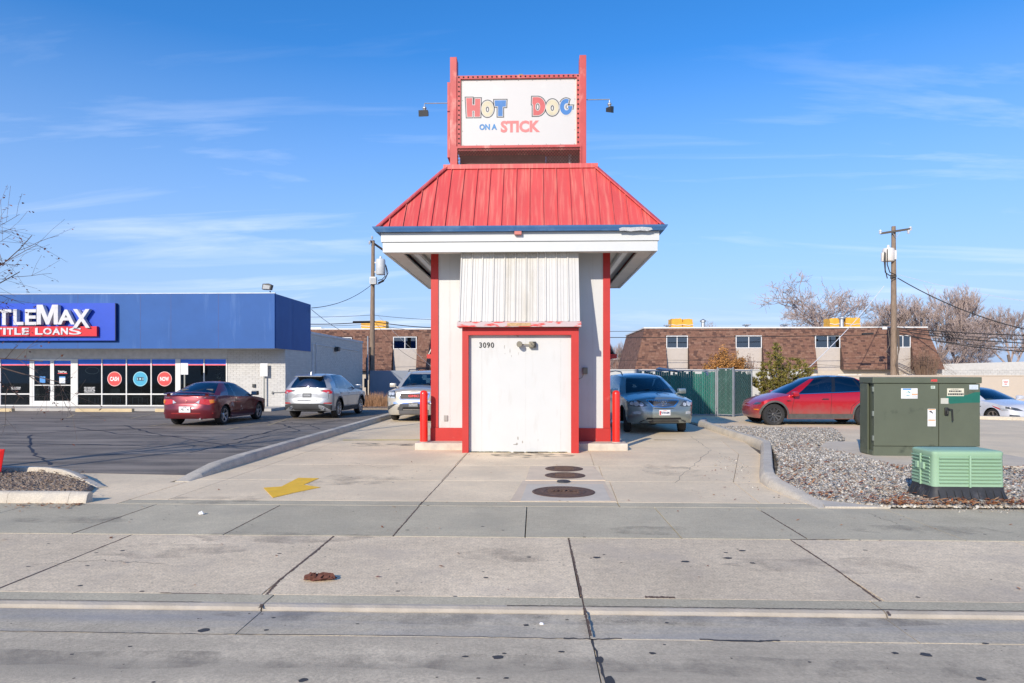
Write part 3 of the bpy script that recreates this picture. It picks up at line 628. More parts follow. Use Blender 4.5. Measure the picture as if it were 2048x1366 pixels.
# projecting storage closet
bx0, bx1, by = -1.515, .905, 14.16
MB().box(bx0+.02, bx1-.02, by+.12, WY0, .0, 2.6).build('closet', kwall, K)
for x in (bx0+.13+.27, bx0+1.32, bx0+2.05): MB().box(x-.003, x+.003, by+.117, by+.13, .0, 2.4).build('panel_joint', mat('joint_grey', (.5, .49, .47), .7), K)
MB().box(bx0, bx0+.13, by, WY0, 0, 2.45).build('post_trim', red_trim, K); MB().box(bx1-.155, bx1, by, WY0, 0, 2.45).build('post_trim', red_trim, K)
MB().box(bx0, bx1, by, WY0, 2.45, 2.60).build('header_trim', red_trim, K)
worn = mat('worn_red_board', (.62, .05, .04), .7, var=.1, col2=(.52, .42, .42), c2lo=.42, c2hi=.5, c2scale=3.2, stretch2=(1, 1, 5))
MB().box(CX-1.275, CX+1.275, 14.0, 14.5, 2.61, 2.715).build('awning_sill', worn, K)
MB().box(CX-.24, CX+.24, 13.993, 14.0, 2.622, 2.69).build('bare_wood_patch', mat('bare_plywood', (.50, .33, .17), .8, var=.3, scale=20), K)
alg = MB(); rr = random.Random(5)
for k in range(90): x = bx0+.2+rr.random()*1.95; s = rr.uniform(.008, .02); alg.box(x-s*2, x+s*2, by+.10, by+.122, -.0, s*.9)
alg.build('debris_line', mat('mossy_debris', (.22, .20, .08), .95, var=.5, scale=40), K, kind='stuff')
dr = mat('grime_mark', (.30, .28, .25), .8, var=.3); M = MB()
for px, py, w, h in ((1009, 694, .008, .05), (1020, 702, .010, .07), (1023, 712, .007, .03), (1036, 876, .02, .05), (1034, 888, .03, .03), (1045, 884, .015, .04), (1076, 880, .006, .03), (1036, 672, .04, .015), (1010, 707, .006, .02), (1030, 889, .05, .012), (1037, 707, .005, .05)):
    x = XA(px, by+.12); z = ZA(py, by+.12); n = 7; M.add([(x+w*math.cos(6.283*k/n)*rr.uniform(.5, 1), by+.1185, z+h*math.sin(6.283*k/n)*rr.uniform(.6, 1)) for k in range(n)], [tuple(range(n))])
M.build('grime', dr, K, kind='stuff')
# corrugated awning
awn = mat('awning_white_metal', (.57, .56, .525), .4, metal=.05, var=.03, objvar=.03, col2=(.50, .47, .40), c2lo=.6, c2hi=1., c2scale=1.6, stretch2=(2.5, 1, .3))
awd = mat('awning_stained_metal', (.55, .535, .49), .45, metal=.05, var=.05, col2=(.42, .38, .29), c2lo=.48, c2hi=.85, c2scale=2.2, stretch2=(2.5, 1, .3))
T0 = Vector((0, 14.53, 4.30)); B0 = Vector((0, 14.03, 2.72)); nrm = Vector((0, -(T0.z-B0.z), (T0.y-B0.y)))
nrm = Vector((0, -1.58, .5)).normalized()
xe = [-1.25, -1.02, -.80, -.565, -.33, -.105, .125, .36, .53, .76, 1.0, 1.25]
for i in range(11):
    x0, x1 = CX+xe[i], CX+xe[i+1]; w = x1-x0; M = MB()
    prof = [(0, 0), (.012, .03), (.03, .03), (.045, .0), (w*.38, .0), (w*.42, .008), (w*.46, .0), (w*.62, 0), (w*.66, .008), (w*.70, 0), (w-.001, 0)]
    vs = []
    for bs in (B0, T0):
        for a, h in prof: vs.append(Vector((x0+a, bs.y, bs.z))+nrm*h)
    n = len(prof)
    for bs in (B0, T0): vs += [Vector((x0, bs.y, bs.z))-nrm*.01, Vector((x1, bs.y, bs.z))-nrm*.01]
    M.add(vs, [(k, k+1, n+k+1, n+k) for k in range(n-1)]+[(2*n+1, 2*n, 2*n+2, 2*n+3), tuple(range(n))[::-1]+(2*n, 2*n+1), (2*n, 0, n, 2*n+2), (n-1, 2*n+1, 2*n+3, 2*n-1)])
    M.build('awning_panel', awd if i in (4, 5, 6) else awn, K)
for s in (-1, 1):
    x = CX+1.235*s; MB().plate([(x, 14.06, 2.715), (x, WY0, 2.715), (x, WY0, 4.3), (x, 14.55, 4.3)], .02, (s, 0, 0)).build('awning_side', kwall, K)
# fascia boards and soffit
fas = mat('fascia_white', (.58, .60, .59), .5, var=.02, col2=(.66, .64, .6), c2lo=.66, c2hi=.9, c2scale=1.5)
for z0, z1, o in ((4.195, 4.405, 0), (4.409, 4.60, .03)):
    a, b, c, d = EX0-o, EX1+o, EY0-o, EY1+o; t = .05
    MB().box(a, b, c, c+t, z0, z1).build('fascia_board', fas, K); MB().box(a, b, d-t, d, z0, z1).build('fascia_board', fas, K)
    MB().box(a, a+t, c+t, d-t, z0, z1).build('fascia_board', fas, K); MB().box(b-t, b, c+t, d-t, z0, z1).build('fascia_board', fas, K)
M = MB(); M.box(EX0+.051, EX1-.051, EY0+.051, EY0+.35, 4.22, 4.26).box(EX0+.051, EX1-.051, EY1-.35, EY1-.051, 4.22, 4.26)
M.box(EX0+.051, EX0+.36, EY0+.35, EY1-.35, 4.22, 4.26).box(EX1-.36, EX1-.051, EY0+.35, EY1-.35, 4.22, 4.26); M.build('soffit_border', soff, K)
MB().box(EX0+.3, EX1-.3, EY0+.3, EY1-.3, 4.40, 4.44).build('soffit', soff, K)
for x in (CX-2.30, CX+2.30):
    l = MB().bbox(x-.09, x+.09, 15.0, 19.8, 4.31, 4.40, .02).build('soffit_light', mat('light_trough', (.55, .53, .5), .5), K)
    MB().box(x-.055, x+.055, 15.1, 19.7, 4.295, 4.309).build('diffuser', mat('diffuser', (.75, .75, .72), .3), l)
# gutter round the eaves
gx0, gx1, gy0, gy1 = CX-3.0, CX+3.0, 14.10, 20.65
for i, (a, b, out) in enumerate((((gx0, gy0), (gx1, gy0), (0, -1)), ((gx1, gy0), (gx1, gy1), (1, 0)), ((gx1, gy1), (gx0, gy1), (0, 1)), ((gx0, gy1), (gx0, gy0), (-1, 0)))):
    A = Vector((*a, 0)); B = Vector((*b, 0)); O = Vector((*out, 0)); t = (B-A).normalized(); M = MB(); vs = []
    prof = [(-.1, 4.602), (-.01, 4.602), (.0, 4.62), (.035, 4.665), (.05, 4.70), (.035, 4.70), (-.1, 4.67)]
    for c, s in ((A, -1), (B, 1)):
        for o, z in prof: vs.append(c+O*o+t*s*o+Vector((0, 0, z)))
    n = len(prof); M.add(vs, [(k, n+k, n+(k+1)%n, (k+1)%n) for k in range(n)]+[tuple(range(n)), tuple(range(n, 2*n))[::-1]]); M.build('gutter', blue_gut, K)
pp = [(1238, 457.5), (1246, 455.4), (1262, 456), (1284, 455), (1303, 456.4), (1306, 460), (1296, 462.6), (1281, 461.4), (1262, 463), (1250, 461.6), (1240, 462)]
MB().plate([(XA(a, 14.05), 14.040+(4.705-ZA(b, 14.05))*.43, ZA(b, 14.05)) for a, b in pp], .004, (0, -1, .2)).build('peeled_paint', mat('peeled_bare_metal', (.55, .58, .60), .6, var=.3, scale=40), K)
MB().box(XA(1029, 14.2), XA(1043, 14.2), 14.12, 14.215, 4.53, 4.60).build('downspout_stub', mat('pinkish_bracket', (.55, .18, .15), .6), K)
# standing seam roof: one object per pan, clipped by the hips
ex0, ex1, ey0, ey1, ez = CX-2.96, CX+2.96, 14.14, 20.61, 4.685
ins_, rz_ = 1.28, 6.30
def roof_side(org, u, v, length, hd, sp, off):
    """org = left eave corner, u along the eave, v up the slope in plan (inwards)"""
    u = Vector((*u, 0)); v = Vector((*v, 0)); n = (Vector((0, 0, 1))*ins_-v*(rz_-ez)).normalized()
    def P(a, t, lift=0): return Vector((*org, ez))+u*a+v*(t*ins_)+Vector((0, 0, (rz_-ez)*t))+n*lift
    k = 0; edges = []
    a = off
    while a < length: edges.append(a); a += sp
    edges = [0.]+edges+[length]
    for a, b in zip(edges[:-1], edges[1:]):
        if b-a < .02: continue
        ta = min(1, a/ins_, (length-a)/ins_); tb = min(1, b/ins_, (length-b)/ins_)
        pts = [(a, 0), (b, 0)]
        if tb > 0: pts.append((b, tb))
        if a < ins_ < b: pts.append((ins_, 1))
        if a < length-ins_ < b: pts.append((length-ins_, 1))
        if ta > 0: pts.append((a, ta))
        if a < ins_ < b or a < length-ins_ < b:
            top = sorted(pts[2:], key=lambda q: -q[0]); pts = pts[:2]+top
        M = MB().plate([P(*q) for q in pts], .02, n)
        if ta > .03: M.bar(P(a, 0, .016), P(a, ta*.995, .016), .016, .034, n)
        M.build('roof_panel', red_roof, K)
    return P
PF = roof_side((ex0, ey0), (1, 0), (0, 1), ex1-ex0, 1, .2935, .235)
roof_side((ex1, ey0), (0, 1), (-1, 0), ey1-ey0, 1, .2935, .235); roof_side((ex1, ey1), (-1, 0), (0, -1), ex1-ex0, 1, .2935, .235); roof_side((ex0, ey1), (0, -1), (1, 0), ey1-ey0, 1, .2935, .235)
for a, b in (((ex0, ey0), (ex0+ins_, ey0+ins_)), ((ex1, ey0), (ex1-ins_, ey0+ins_)), ((ex1, ey1), (ex1-ins_, ey1-ins_)), ((ex0, ey1), (ex0+ins_, ey1-ins_))):
    MB().bar((*a, ez+.03), (*b, rz_+.03), .14, .03).build('hip_cap', red_roof, K)
tx0, tx1, ty0, ty1 = ex0+ins_, ex1-ins_, ey0+ins_, ey1-ins_
M = MB(); M.box(tx0-.06, tx1+.06, ty0-.06, ty0+.05, 6.27, 6.37).box(tx0-.06, tx1+.06, ty1-.05, ty1+.06, 6.27, 6.37).box(tx0-.06, tx0+.05, ty0+.05, ty1-.05, 6.27, 6.37).box(tx1-.05, tx1+.06, ty0+.05, ty1-.05, 6.27, 6.37); M.build('top_flashing', red_roof, K)
MB().box(tx0+.05, tx1-.05, ty0+.05, ty1-.05, 6.2, 6.30).build('flat_roof', mat('roof_membrane', (.25, .25, .25), .9), K)
# service window hoods on the two sides
for s, X in ((-1, WX0), (1, WX1)):
    y0, y1 = 16.6, 18.4
    MB().plate([(X, y0, 2.72), (X+s*.30, y0, 2.12), (X+s*.30, y1, 2.12), (X, y1, 2.72)], .02, (s, 0, 1)).build('window_hood', awn, K)
    MB().box(X, X+s*.33, y0-.02, y1+.02, 2.02, 2.12).build('hood_trim', red_trim, K)
    f = MB().box(X, X+s*.03, y0+.1, y1-.1, .98, 1.95).build('window', mat('window_frame_metal', (.5, .5, .5), .4, metal=.5), K)
    MB().box(X+s*.03, X+s*.036, y0+.17, y1-.17, 1.05, 1.88).build('pane', glass_mat('pane_glass', (.1, .12, .13), .15), f)
# small fittings on the front
blk = mat('black_numeral', (.02, .02, .02), .5)
text('house_number', '3090', .115, .31, blk, K, (XA(958.5, by+.12), by+.119, ZA(695.5, by+.12)), '-y', .012, off=.012, space=1.15)
lf = MB().lathe([(.055, -.14), (.062, -.10), (.06, -.04), (.03, -.0), (.02, .0)], (XA(1039, by-.0), by+.06, ZA(688.5, by)), 'y', 16)
lf.bar((XA(1043, by), by+.06, ZA(688.5, by)), (XA(1062, by), by+.06, ZA(689, by)), .02, .02).bbox(XA(1058, by), XA(1072, by), by-.0, by+.118, ZA(695, by), ZA(683, by), .012)
lf.build('wall_light', mat('tan_fixture', (.22, .20, .15), .5, metal=.3, col2=(.03, .03, .03), c2lo=.5, c2hi=.55, c2scale=4), K, smooth=40)
o = MB().box(XA(888, WY0), XA(895.5, WY0), WY0-.03, WY0, ZA(842, WY0), ZA(831, WY0)).build('electric_outlet', mat('outlet_box', (.33, .32, .3), .5, metal=.4), K)
M = MB().bbox(XA(1165, WY0), XA(1175, WY0), WY0-.07, WY0, ZA(748, WY0), ZA(735, WY0), .012)
M.tube([(XA(1167, WY0), WY0-.04, ZA(748, WY0)), (XA(1164, WY0), WY0-.04, ZA(755, WY0)), (XA(1157, WY0), WY0-.03, ZA(758, WY0)), (.90, WY0-.03, ZA(759, WY0))], .006, 6)
M.build('socket_box', mat('tan_socket', (.20, .19, .14), .5), K)
# kerbed islands under each side
isl = mat('island_concrete', (.56, .50, .41), .85, var=.15, scale=4, bump=.4, bscale=60, col2=(.42, .39, .34), c2lo=.5, c2hi=.75, c2scale=3)
for nm, x0, x1, lab in (('a', -2.60, -1.53, 'left'), ('b', .92, 1.99, 'right')):
    t = tag(MB().bbox(x0, x1, 14.68, 20.2, -.03, .15, .025).build('concrete_island', isl), 'pale raised concrete island under the %s side of the drive-through building' % lab, 'island')
# bollards
bm_ = mat('gloss_red_bollard', (.78, .022, .012), .35, var=.03, coat=.4)
B = thing('bollard', 'rounded bright red bollard on the left concrete island', 'bollard', (-2.43, 14.86, .15), group='red bollards in front of the building')
MB().lathe([(.085, 0), (.085, 1.05), (.080, 1.09), (.062, 1.115), (.03, 1.13), (.001, 1.133)], (0, 0, 0), n=28).build('sleeve', bm_, B, world=False, smooth=40)
MB().lathe([(.10, 0), (.10, .012), (.086, .014)], (0, 0, 0), n=24).build('base_ring', isl, B, world=False)
B2 = copy_tree(B); B2.location = (1.77, 14.96, .15); B2['label'] = 'rounded bright red bollard on the right concrete island, casting a shadow on the drive'

# ------------------------------------------------------------ roof sign
SY = 15.52
S = thing('roof_sign', 'white boxed restaurant sign in a faded red frame of posts on the roof', 'sign', (CX, SY, 6.37))
red_sign = mat('faded_red_sign_metal', (.48, .06, .055), .5, var=.10, scale=3, col2=(.72, .30, .25), c2lo=.55, c2hi=.75, c2scale=3.5, stretch2=(1, 1, .5))
zt = ZA(111.5, SY)
for a, b in ((900, 913.5), (1159, 1172.5)): MB().bbox(XA(a, SY), XA(b, SY), SY, SY+.32, 6.30, zt, .008).build('post', red_sign, S)
MB().box(XA(895, SY+.35), XA(900, SY+.35), SY+.322, SY+.75, ZA(304, SY), ZA(150, SY)).build('side_channel', red_sign, S)
x0, x1, z0, z1 = XA(914.5, SY), XA(1159, SY), ZA(300, SY), ZA(149, SY)
ix0, ix1, iz0, iz1 = XA(921, SY), XA(1153.5, SY), ZA(289.5, SY), ZA(155.5, SY)
MB().box(x0, x1, SY+.10, SY+.5, z0, z1).build('cabinet', red_sign, S)
M = MB(); 
M.box(x0, x1, SY+.01, SY+.10, iz1, z1).box(x0, x1, SY+.01, SY+.10, z0, iz0).box(x0, ix0, SY+.01, SY+.10, iz0, iz1).box(ix1, x1, SY+.01, SY+.10, iz0, iz1); M.build('bulb_frame', red_sign, S)
M = MB()
def sock(x, z): M.lathe([(.021, -.006), (.021, .0), (.008, .0), (.006, .004)], (x, SY+.011, z), 'y', 8)
zt_, zb_ = (z1+iz1)/2, (z0+iz0)/2-.0
for i in range(26): x = x0+.035+(x1-x0-.07)*i/25; sock(x, zt_); sock(x, iz0-.055)
for j in range(1, 15): z = iz0-.055+(zt_-iz0+.055)*j/15; sock((x0+ix0)/2, z); sock((x1+ix1)/2, z)
M.build('bulb_socket', dark, S, kind='stuff')
M = MB(); e = .012
M.box(ix0+.0, ix0+e*2.2, SY+.055, SY+.08, iz0, iz1).box(ix1-e, ix1, SY+.055, SY+.08, iz0, iz1).box(ix0+e*2.2, ix1-e, SY+.055, SY+.08, iz1-e, iz1).box(ix0+e*2.2, ix1-e, SY+.055, SY+.08, iz0, iz0+e); M.build('face_retainer', mat('tan_retainer', (.66, .57, .42), .6), S)
panel = mat('sign_face_white', (.56, .555, .53), .45, var=.015, scale=1.2, bump=.15, bscale=2.2, col2=(.70, .68, .63), c2lo=.6, c2hi=.95, c2scale=1.2)
MB().box(ix0, ix1, SY+.062, SY+.098, iz0, iz1).build('sign_face', panel, S)
M = MB()
for i in range(9):
    x = ix0+.05+(ix1-ix0-.1)*i/8
    for z in (iz0+.03, iz1-.03): M.box(x-.006, x+.006, SY+.052, SY+.062, z-.006, z+.006)
for z in (iz0+.35, iz0+1.05):
    for x in (ix0+.04, ix1-.04): M.box(x-.006, x+.006, SY+.052, SY+.062, z-.006, z+.006)
M.build('screw', mat('screw_metal', (.2, .2, .2), .5, metal=.5), S, kind='stuff')
cD = mat('letter_outline', (.055, .06, .06), .5); cW = mat('letter_keyline', (.56, .555, .53), .5)
cR = mat('faded_red_letter', (.52, .10, .095), .5); cC = mat('cream_letter', (.55, .50, .34), .5); cB = mat('blue_letter', (.035, .17, .44), .5)
sc = 1981/290.
def SP(zx, zy): px = 900+zx/sc; py = 140+zy/sc; return XA(px, SY), ZA(py, SY)
def ell(cx, cz, rx, rz, a0=0, a1=360, n=40): return [(cx+rx*math.cos(math.radians(a0+(a1-a0)*k/n)), cz+rz*math.sin(math.radians(a0+(a1-a0)*k/n))) for k in range(n+(0 if a1-a0 == 360 else 1))]
def letter_shape(ch, x0, x1, z0, z1):
    """outer loop and, where the letter has one, its counter (same number of points)"""
    w, h = x1-x0, z1-z0
    Q = lambda L: [(x0+a*w, z0+b*h) for a, b in L]
    if ch == 'H': return Q([(.07, 0), (.42, 0), (.42, .32), (.60, .32), (.60, .0), (.97, 0), (1.0, .96), (.63, .96), (.62, .62), (.43, .62), (.42, 1), (0, 1)]), None
    if ch == 'T': return Q([(.30, 0), (.70, 0), (.70, .60), (.98, .60), (1, 1), (0, 1), (.02, .64), (.30, .62)]), None
    if ch == 'O': return ell(x0+w/2, z0+h/2, w/2, h/2), ell(x0+w/2, z0+h*.46, w*.19, h*.22)
    if ch == 'D':
        o = Q([(.07, 0), (.30, 0)])+ell(x0+w*.40, z0+h*.5, w*.6, h*.5, -85, 85, 20)+Q([(.30, 1), (.02, 1), (0, .62), (.07, .60)])
        n = len(o); c = ell(x0+w*.42, z0+h*.47, w*.19, h*.22, 180, 540, n); return o, [c[(k+n//16) % n] for k in range(n)]
    if ch == 'G':
        c = (x0+w*.5, z0+h*.5); o = ell(*c, w*.5, h*.5, 62, 352, 30); i_ = ell(c[0]+w*.04, c[1], w*.20, h*.22, 62, 345, 30)[::-1]
        return o+Q([(1.02, .55), (.66, .55), (.66, .43), (.74, .42)])+i_, None
def letter_mesh(nm, sh, grow, y, m, par):
    o, c = sh; a = sum(o[k][0]*o[(k+1)%len(o)][1]-o[(k+1)%len(o)][0]*o[k][1] for k in range(len(o)))
    if a < 0: o = o[::-1]
    if grow: o = inset(o, -grow)
    if c and grow: c = inset(c, grow)
    M = MB(); th = .0015
    if c is None:
        tri_ = tessellate_polygon([[Vector((p[0], p[1], 0)) for p in o]]); n = len(o)
        M.add([(p[0], y, p[1]) for p in o], [tuple(t) for t in tri_]); M.add([v for p, q in zip(o, o[1:]+o[:1]) for v in ((p[0], y, p[1]), (q[0], y, q[1]), (q[0], y+th, q[1]), (p[0], y+th, p[1]))], [(4*k, 4*k+1, 4*k+2, 4*k+3) for k in range(n)])
    else:
        n = len(o); tri_ = tessellate_polygon([[Vector((p[0], p[1], 0)) for p in o], [Vector((p[0], p[1], 0)) for p in c]])
        M.add([(p[0], y, p[1]) for p in o+c], [tuple(t) for t in tri_])
    return M.build(nm, m, par)
for ch, a, b, top, bot, m in (('H', 218, 412, 358, 616, cR), ('O', 430, 590, 403, 615, cC), ('T', 608, 764, 395, 612, cB), ('D', 1124, 1300, 358, 608, cR), ('O', 1316, 1482, 396, 608, cC), ('G', 1502, 1672, 386, 606, cB)):
    X0, Z1 = SP(a, top); X1, Z0 = SP(b, bot); sh = letter_shape(ch, X0, X1, Z0, Z1)
    lt = letter_mesh('letter', sh, .034, SY+.0605, cD, S); letter_mesh('keyline', sh, .013, SY+.0585, cW, lt); letter_mesh('letter_fill', sh, 0, SY+.0565, m, lt)
X0, Z1 = SP(398, 718); X1, Z0 = SP(640, 800); text('small_wording', 'ON A', Z1-Z0, X1-X0, mat('blue_lettering', (.04, .20, .45), .5), S, (X0, SY+.06, Z0), '-y', .003, off=.045)
X0, Z1 = SP(690, 676); X1, Z0 = SP(1230, 838); text('large_wording', 'STICK', Z1-Z0, X1-X0, mat('red_lettering', (.68, .19, .18), .5), S, (X0, SY+.06, Z0), '-y', .003, off=.045)
# expanded metal screen with equipment behind it
mesh_m = mat('rusty_mesh', (.16, .065, .05), .7, var=.2)
M = MB(); mx0, mx1, mz0, mz1 = XA(912, SY-.02), XA(1163, SY-.02), 6.36, z0+.05
rows_ = 11; cols = 84; dz = (mz1-mz0)/rows_; dx = (mx1-mx0)/cols
for j in range(rows_):
    for i in range(cols):
        xa, xb = mx0+i*dx, mx0+(i+1)*dx; za, zb = mz0+j*dz, mz0+(j+1)*dz
        if (i+j) % 2: za, zb = zb, za
        M.bar((xa, SY-.02, za), (xb, SY-.02, zb), .007, .012, (0, -1, 0))
M.build('mesh_screen', mesh_m, S, kind='stuff')
M = MB(); M.box(mx0, mx1, SY-.03, SY-.01, mz1, mz1+.04); M.build('screen_rail', red_sign, S)
for xx in (mx0, mx1-.03): MB().box(xx, xx+.03, SY-.03, SY-.01, mz0, mz1).build('screen_rail', red_sign, S)
C = thing('roof_cooler', 'dark brown rooftop equipment box behind the mesh screen under the sign', 'air conditioner', (CX, 16.6, 6.3))
MB().bbox(CX-1.42, CX+.58, 15.88, 17.4, 6.30, 7.05, .03).build('housing', mat('brown_equipment', (.15, .085, .07), .7, var=.2, scale=6), C)
MB().bbox(CX+.60, CX+1.42, 15.95, 16.8, 6.30, 7.05, .03).build('side_unit', mat('dusty_unit', (.26, .19, .17), .7, var=.25, scale=8), C)
MB().tube([(CX+1.14, 15.90, 6.3), (CX+1.14, 15.90, 6.8)], .035, 8).tube([(CX+.5, 15.86, 6.45), (CX+1.25, 15.86, 6.45)], .012, 6).build('pipe', galv, C)
MB().bbox(CX-.04, CX+.06, SY+.12, SY+.2, z1, z1+.07, .01).build('top_sensor', mat('sensor', (.25, .22, .1), .6), S)
# two flood lamps on arms
def lamp(label, px0, px1, py, hx, hy, s, tilt):
    xa = XA(px0, SY+.1); xb = XA(px1, SY+.1); z = ZA(py, SY+.1); t = thing('flood_lamp', label, 'lamp', (xa, SY+.1, z), group='flood lamps on the roof sign')
    MB().tube([(xa, SY+.1, z), (xb-s*.0, SY+.1, z), (xb, SY+.1, z-.04), (xb, SY+.1, z-.09)], .012, 8).build('arm', galv, t)
    MB().lathe([(.035, 0), (.045, -.02), (.045, -.045), (.03, -.06), (.02, -.10)], (xb, SY+.1, z-.08), n=14).build('mount', galv, t)
    M = MB(); w, h, d = .115 if s < 0 else .055, .07, .075
    vs = []
    for y, k in ((-d, 1.0), (d, .62)):
        for a, b in ((-1, -1), (1, -1), (1, 1), (-1, 1)):
            v = Vector((a*w*k, y, b*h*k)); v.rotate(Matrix.Rotation(tilt, 3, 'Z')); v.rotate(Matrix.Rotation(.25, 3, 'X')); vs.append(v+Vector((xb, SY+.1, z-.235)))
    M.add(vs, [(0, 1, 2, 3), (4, 7, 6, 5), (0, 4, 5, 1), (1, 5, 6, 2), (2, 6, 7, 3), (3, 7, 4, 0)]); M.build('lamp_head', mat('lamp_black', (.035, .038, .04), .45), t)
lamp('black flood lamp on the arm left of the roof sign', 895, 849, 204, 0, 0, -1, -.25)
lamp('black flood lamp on the arm right of the roof sign', 1173, 1219, 201, 0, 0, 1, .9)

# ------------------------------------------------------------ green utility boxes on the gravel
gc = mat('olive_cabinet_paint', (.098, .114, .076), .5, var=.07, scale=2, col2=(.04, .05, .035), c2lo=.60, c2hi=.75, c2scale=3, stretch2=(1, 1, 1), coat=.1)
# cabinet front runs from A (left) to B (right); the depth goes back from it
A = Vector((G(1747, 912, .03)[0], G(1747, 912, .03)[1])); 
T = thing('transformer_cabinet', 'large dark olive green electrical cabinet with stickers on a concrete pad', 'utility box', (A.x, A.y, .03), 0)
ang = math.radians(-2.0); T.rotation_euler.z = ang
W_, D_, H_ = 2.0, .56, 1.55
M = MB().bbox(.0, W_, .04, D_, .0, .10, .008).build('plinth', gc, T, world=False)
MB().box(.03, W_-.03, .06, D_-.03, .10, H_-.10).build('body', gc, T, world=False)
MB().bbox(-.03, W_+.02, -.03, D_+.02, H_-.12, H_, .012).build('lid', gc, T, world=False)
dl = MB().bbox(.01, 1.225, .0, .065, .20, H_-.125, .008).build('door', gc, T, world=False)
dr_ = MB().bbox(1.24, W_, .0, .065, .20, H_-.125, .008).build('door', gc, T, world=False)
MB().bbox(.01, W_, .02, .065, .0, .19, .008).build('kick_panel', gc, T, world=False)
MB().box(-.02, .004, .22, D_, .02, H_-.13).build('side_flange', gc, T, world=False)
for z in (.30, .78, 1.26): MB().bbox(-.015, .03, .005, .05, z, z+.10, .008).build('hinge', mat('hinge_metal', (.25, .28, .24), .5, metal=.5), dl, world=False)
M = MB().bbox(1.33, 1.40, -.035, 0, .80, .96, .015).tube([(1.39, -.05, .93), (1.45, -.06, .92), (1.46, -.06, .70)], .014, 8).tube([(1.365, -.06, .90), (1.365, -.06, .83)], .02, 8); M.build('handle', mat('handle_dark', (.04, .04, .038), .45, metal=.5), dr_, world=False, smooth=40)
def sticker(par, x0, x1, z0, z1, m, y=-.003, name='sticker'): return MB().box(x0, x1, y, y+.0025, z0, z1).build(name, m, par, world=False)
wst = mat('sticker_white', (.75, .76, .76), .5); ost = mat('sticker_orange', (.75, .27, .06), .5); bst = mat('sticker_blue', (.05, .25, .55), .5); gst = mat('sticker_tan', (.62, .60, .47), .6); kst = mat('sticker_ink', (.04, .04, .05), .6)
s1 = sticker(dl, .52, .83, 1.13, 1.33, wst); sticker(s1, .55, .71, 1.30, 1.325, bst, -.005, 'header'); sticker(s1, .72, .825, 1.205, 1.225, ost, -.005, 'bar')
M = MB(); M.plate([(.60, -.005, 1.24), (.66, -.005, 1.275), (.70, -.005, 1.25), (.68, -.005, 1.24), (.65, -.005, 1.255)], .002, (0, -1, 0)).plate([(.60, -.005, 1.20), (.65, -.005, 1.175), (.70, -.005, 1.20), (.66, -.005, 1.19)], .002, (0, -1, 0)); M.build('arrow_mark', mat('teal_ink', (.03, .28, .30), .6), s1, world=False)
def lines(par, x0, x1, z0, z1, n, m=kst, seed=1, th=.006):
    M = MB(); q = random.Random(seed)
    for i in range(n):
        z = z1-(z1-z0)*(i+.5)/n; x = x0
        while x < x1-.01:
            w = q.uniform(.008, .03); M.box(x, min(x+w, x1), -.0062, -.004, z-th/2, z+th/2); x += w+.007
    M.build('small_print', m, par, world=False, kind='stuff')
lines(s1, .54, .60, 1.15, 1.28, 6, mat('sticker_grey_ink', (.4, .42, .45), .6)); lines(s1, .73, .82, 1.14, 1.20, 3, mat('sticker_grey_ink', (.4, .42, .45), .6))
s2 = sticker(dl, 1.02, 1.17, .59, .93, wst); sticker(s2, 1.03, 1.16, .905, .922, ost, -.005, 'header'); sticker(s2, 1.03, 1.16, .70, .72, ost, -.005, 'bar')
MB().plate([(1.055, -.005, .89), (1.09, -.005, .89), (1.125, -.005, .845), (1.11, -.005, .835), (1.08, -.005, .86), (1.05, -.005, .865)], .002, (0, -1, 0)).build('pictogram', kst, s2, world=False)
lines(s2, 1.035, 1.15, .73, .81, 5, mat('sticker_grey_ink', (.4, .42, .45), .6), 2, .004); lines(s2, 1.035, 1.15, .61, .69, 5, mat('sticker_grey_ink', (.4, .42, .45), .6), 3, .004)
s3 = sticker(dl, 1.08, 1.16, 1.325, 1.38, mat('sticker_pale_green', (.5, .58, .5), .5))
lines(s3, 1.09, 1.15, 1.34, 1.37, 2)
text('maker_mark', 'ABB', .05, .125, mat('red_mark', (.72, .06, .06), .5), T, (1.06, -.032, H_-.09), '-y', .003, off=.03, rz=0)
s4 = sticker(dr_, 1.385, 1.70, 1.18, 1.33, gst); lines(s4, 1.40, 1.69, 1.185, 1.25, 1, kst, 5, .035); lines(s4, 1.42, 1.66, 1.25, 1.30, 1, kst, 6, .03); lines(s4, 1.45, 1.6, 1.30, 1.325, 1, kst, 7, .008)
s5 = sticker(dr_, 1.80, 1.965, 1.31, 1.40, mat('sticker_pale_blue', (.55, .62, .68), .5)); lines(s5, 1.82, 1.95, 1.32, 1.39, 3, mat('sticker_grey_ink', (.4, .42, .45), .6), 8, .008)
sticker(dr_, 1.265, 1.41, .98 + .05, 1.14, mat('beige_patch', (.50, .50, .43), .6))
pt = mat('teal_repaint', (.012, .135, .095), .5, var=.08)
MB().plate([(1.37, -.0015, 1.16), (1.355, -.0015, 1.10), (1.42, -.0015, 1.06), (1.44, -.0015, 1.03), (1.72, -.0015, 1.05), (2.0, -.0015, 1.055), (2.0, -.0015, 1.26), (1.9, -.0015, 1.255), (1.75, -.0015, 1.20), (1.5, -.0015, 1.185), (1.38, -.0015, 1.18)], .0012, (0, -1, 0)).build('repainted_patch', pt, dr_, world=False)
tag(MB().prism([G(1637, 896), G(1716, 916), G(1790, 934), (9.4, 12.15), (9.4, 15.9), (7.0, 16.6)], -.08, .035, .01).build('equipment_pad', mat('pad_concrete', (.62, .53, .40), .85, var=.1, scale=2, bump=.3, bscale=60)), 'flat concrete pad under the large dark green cabinet', 'concrete pad')
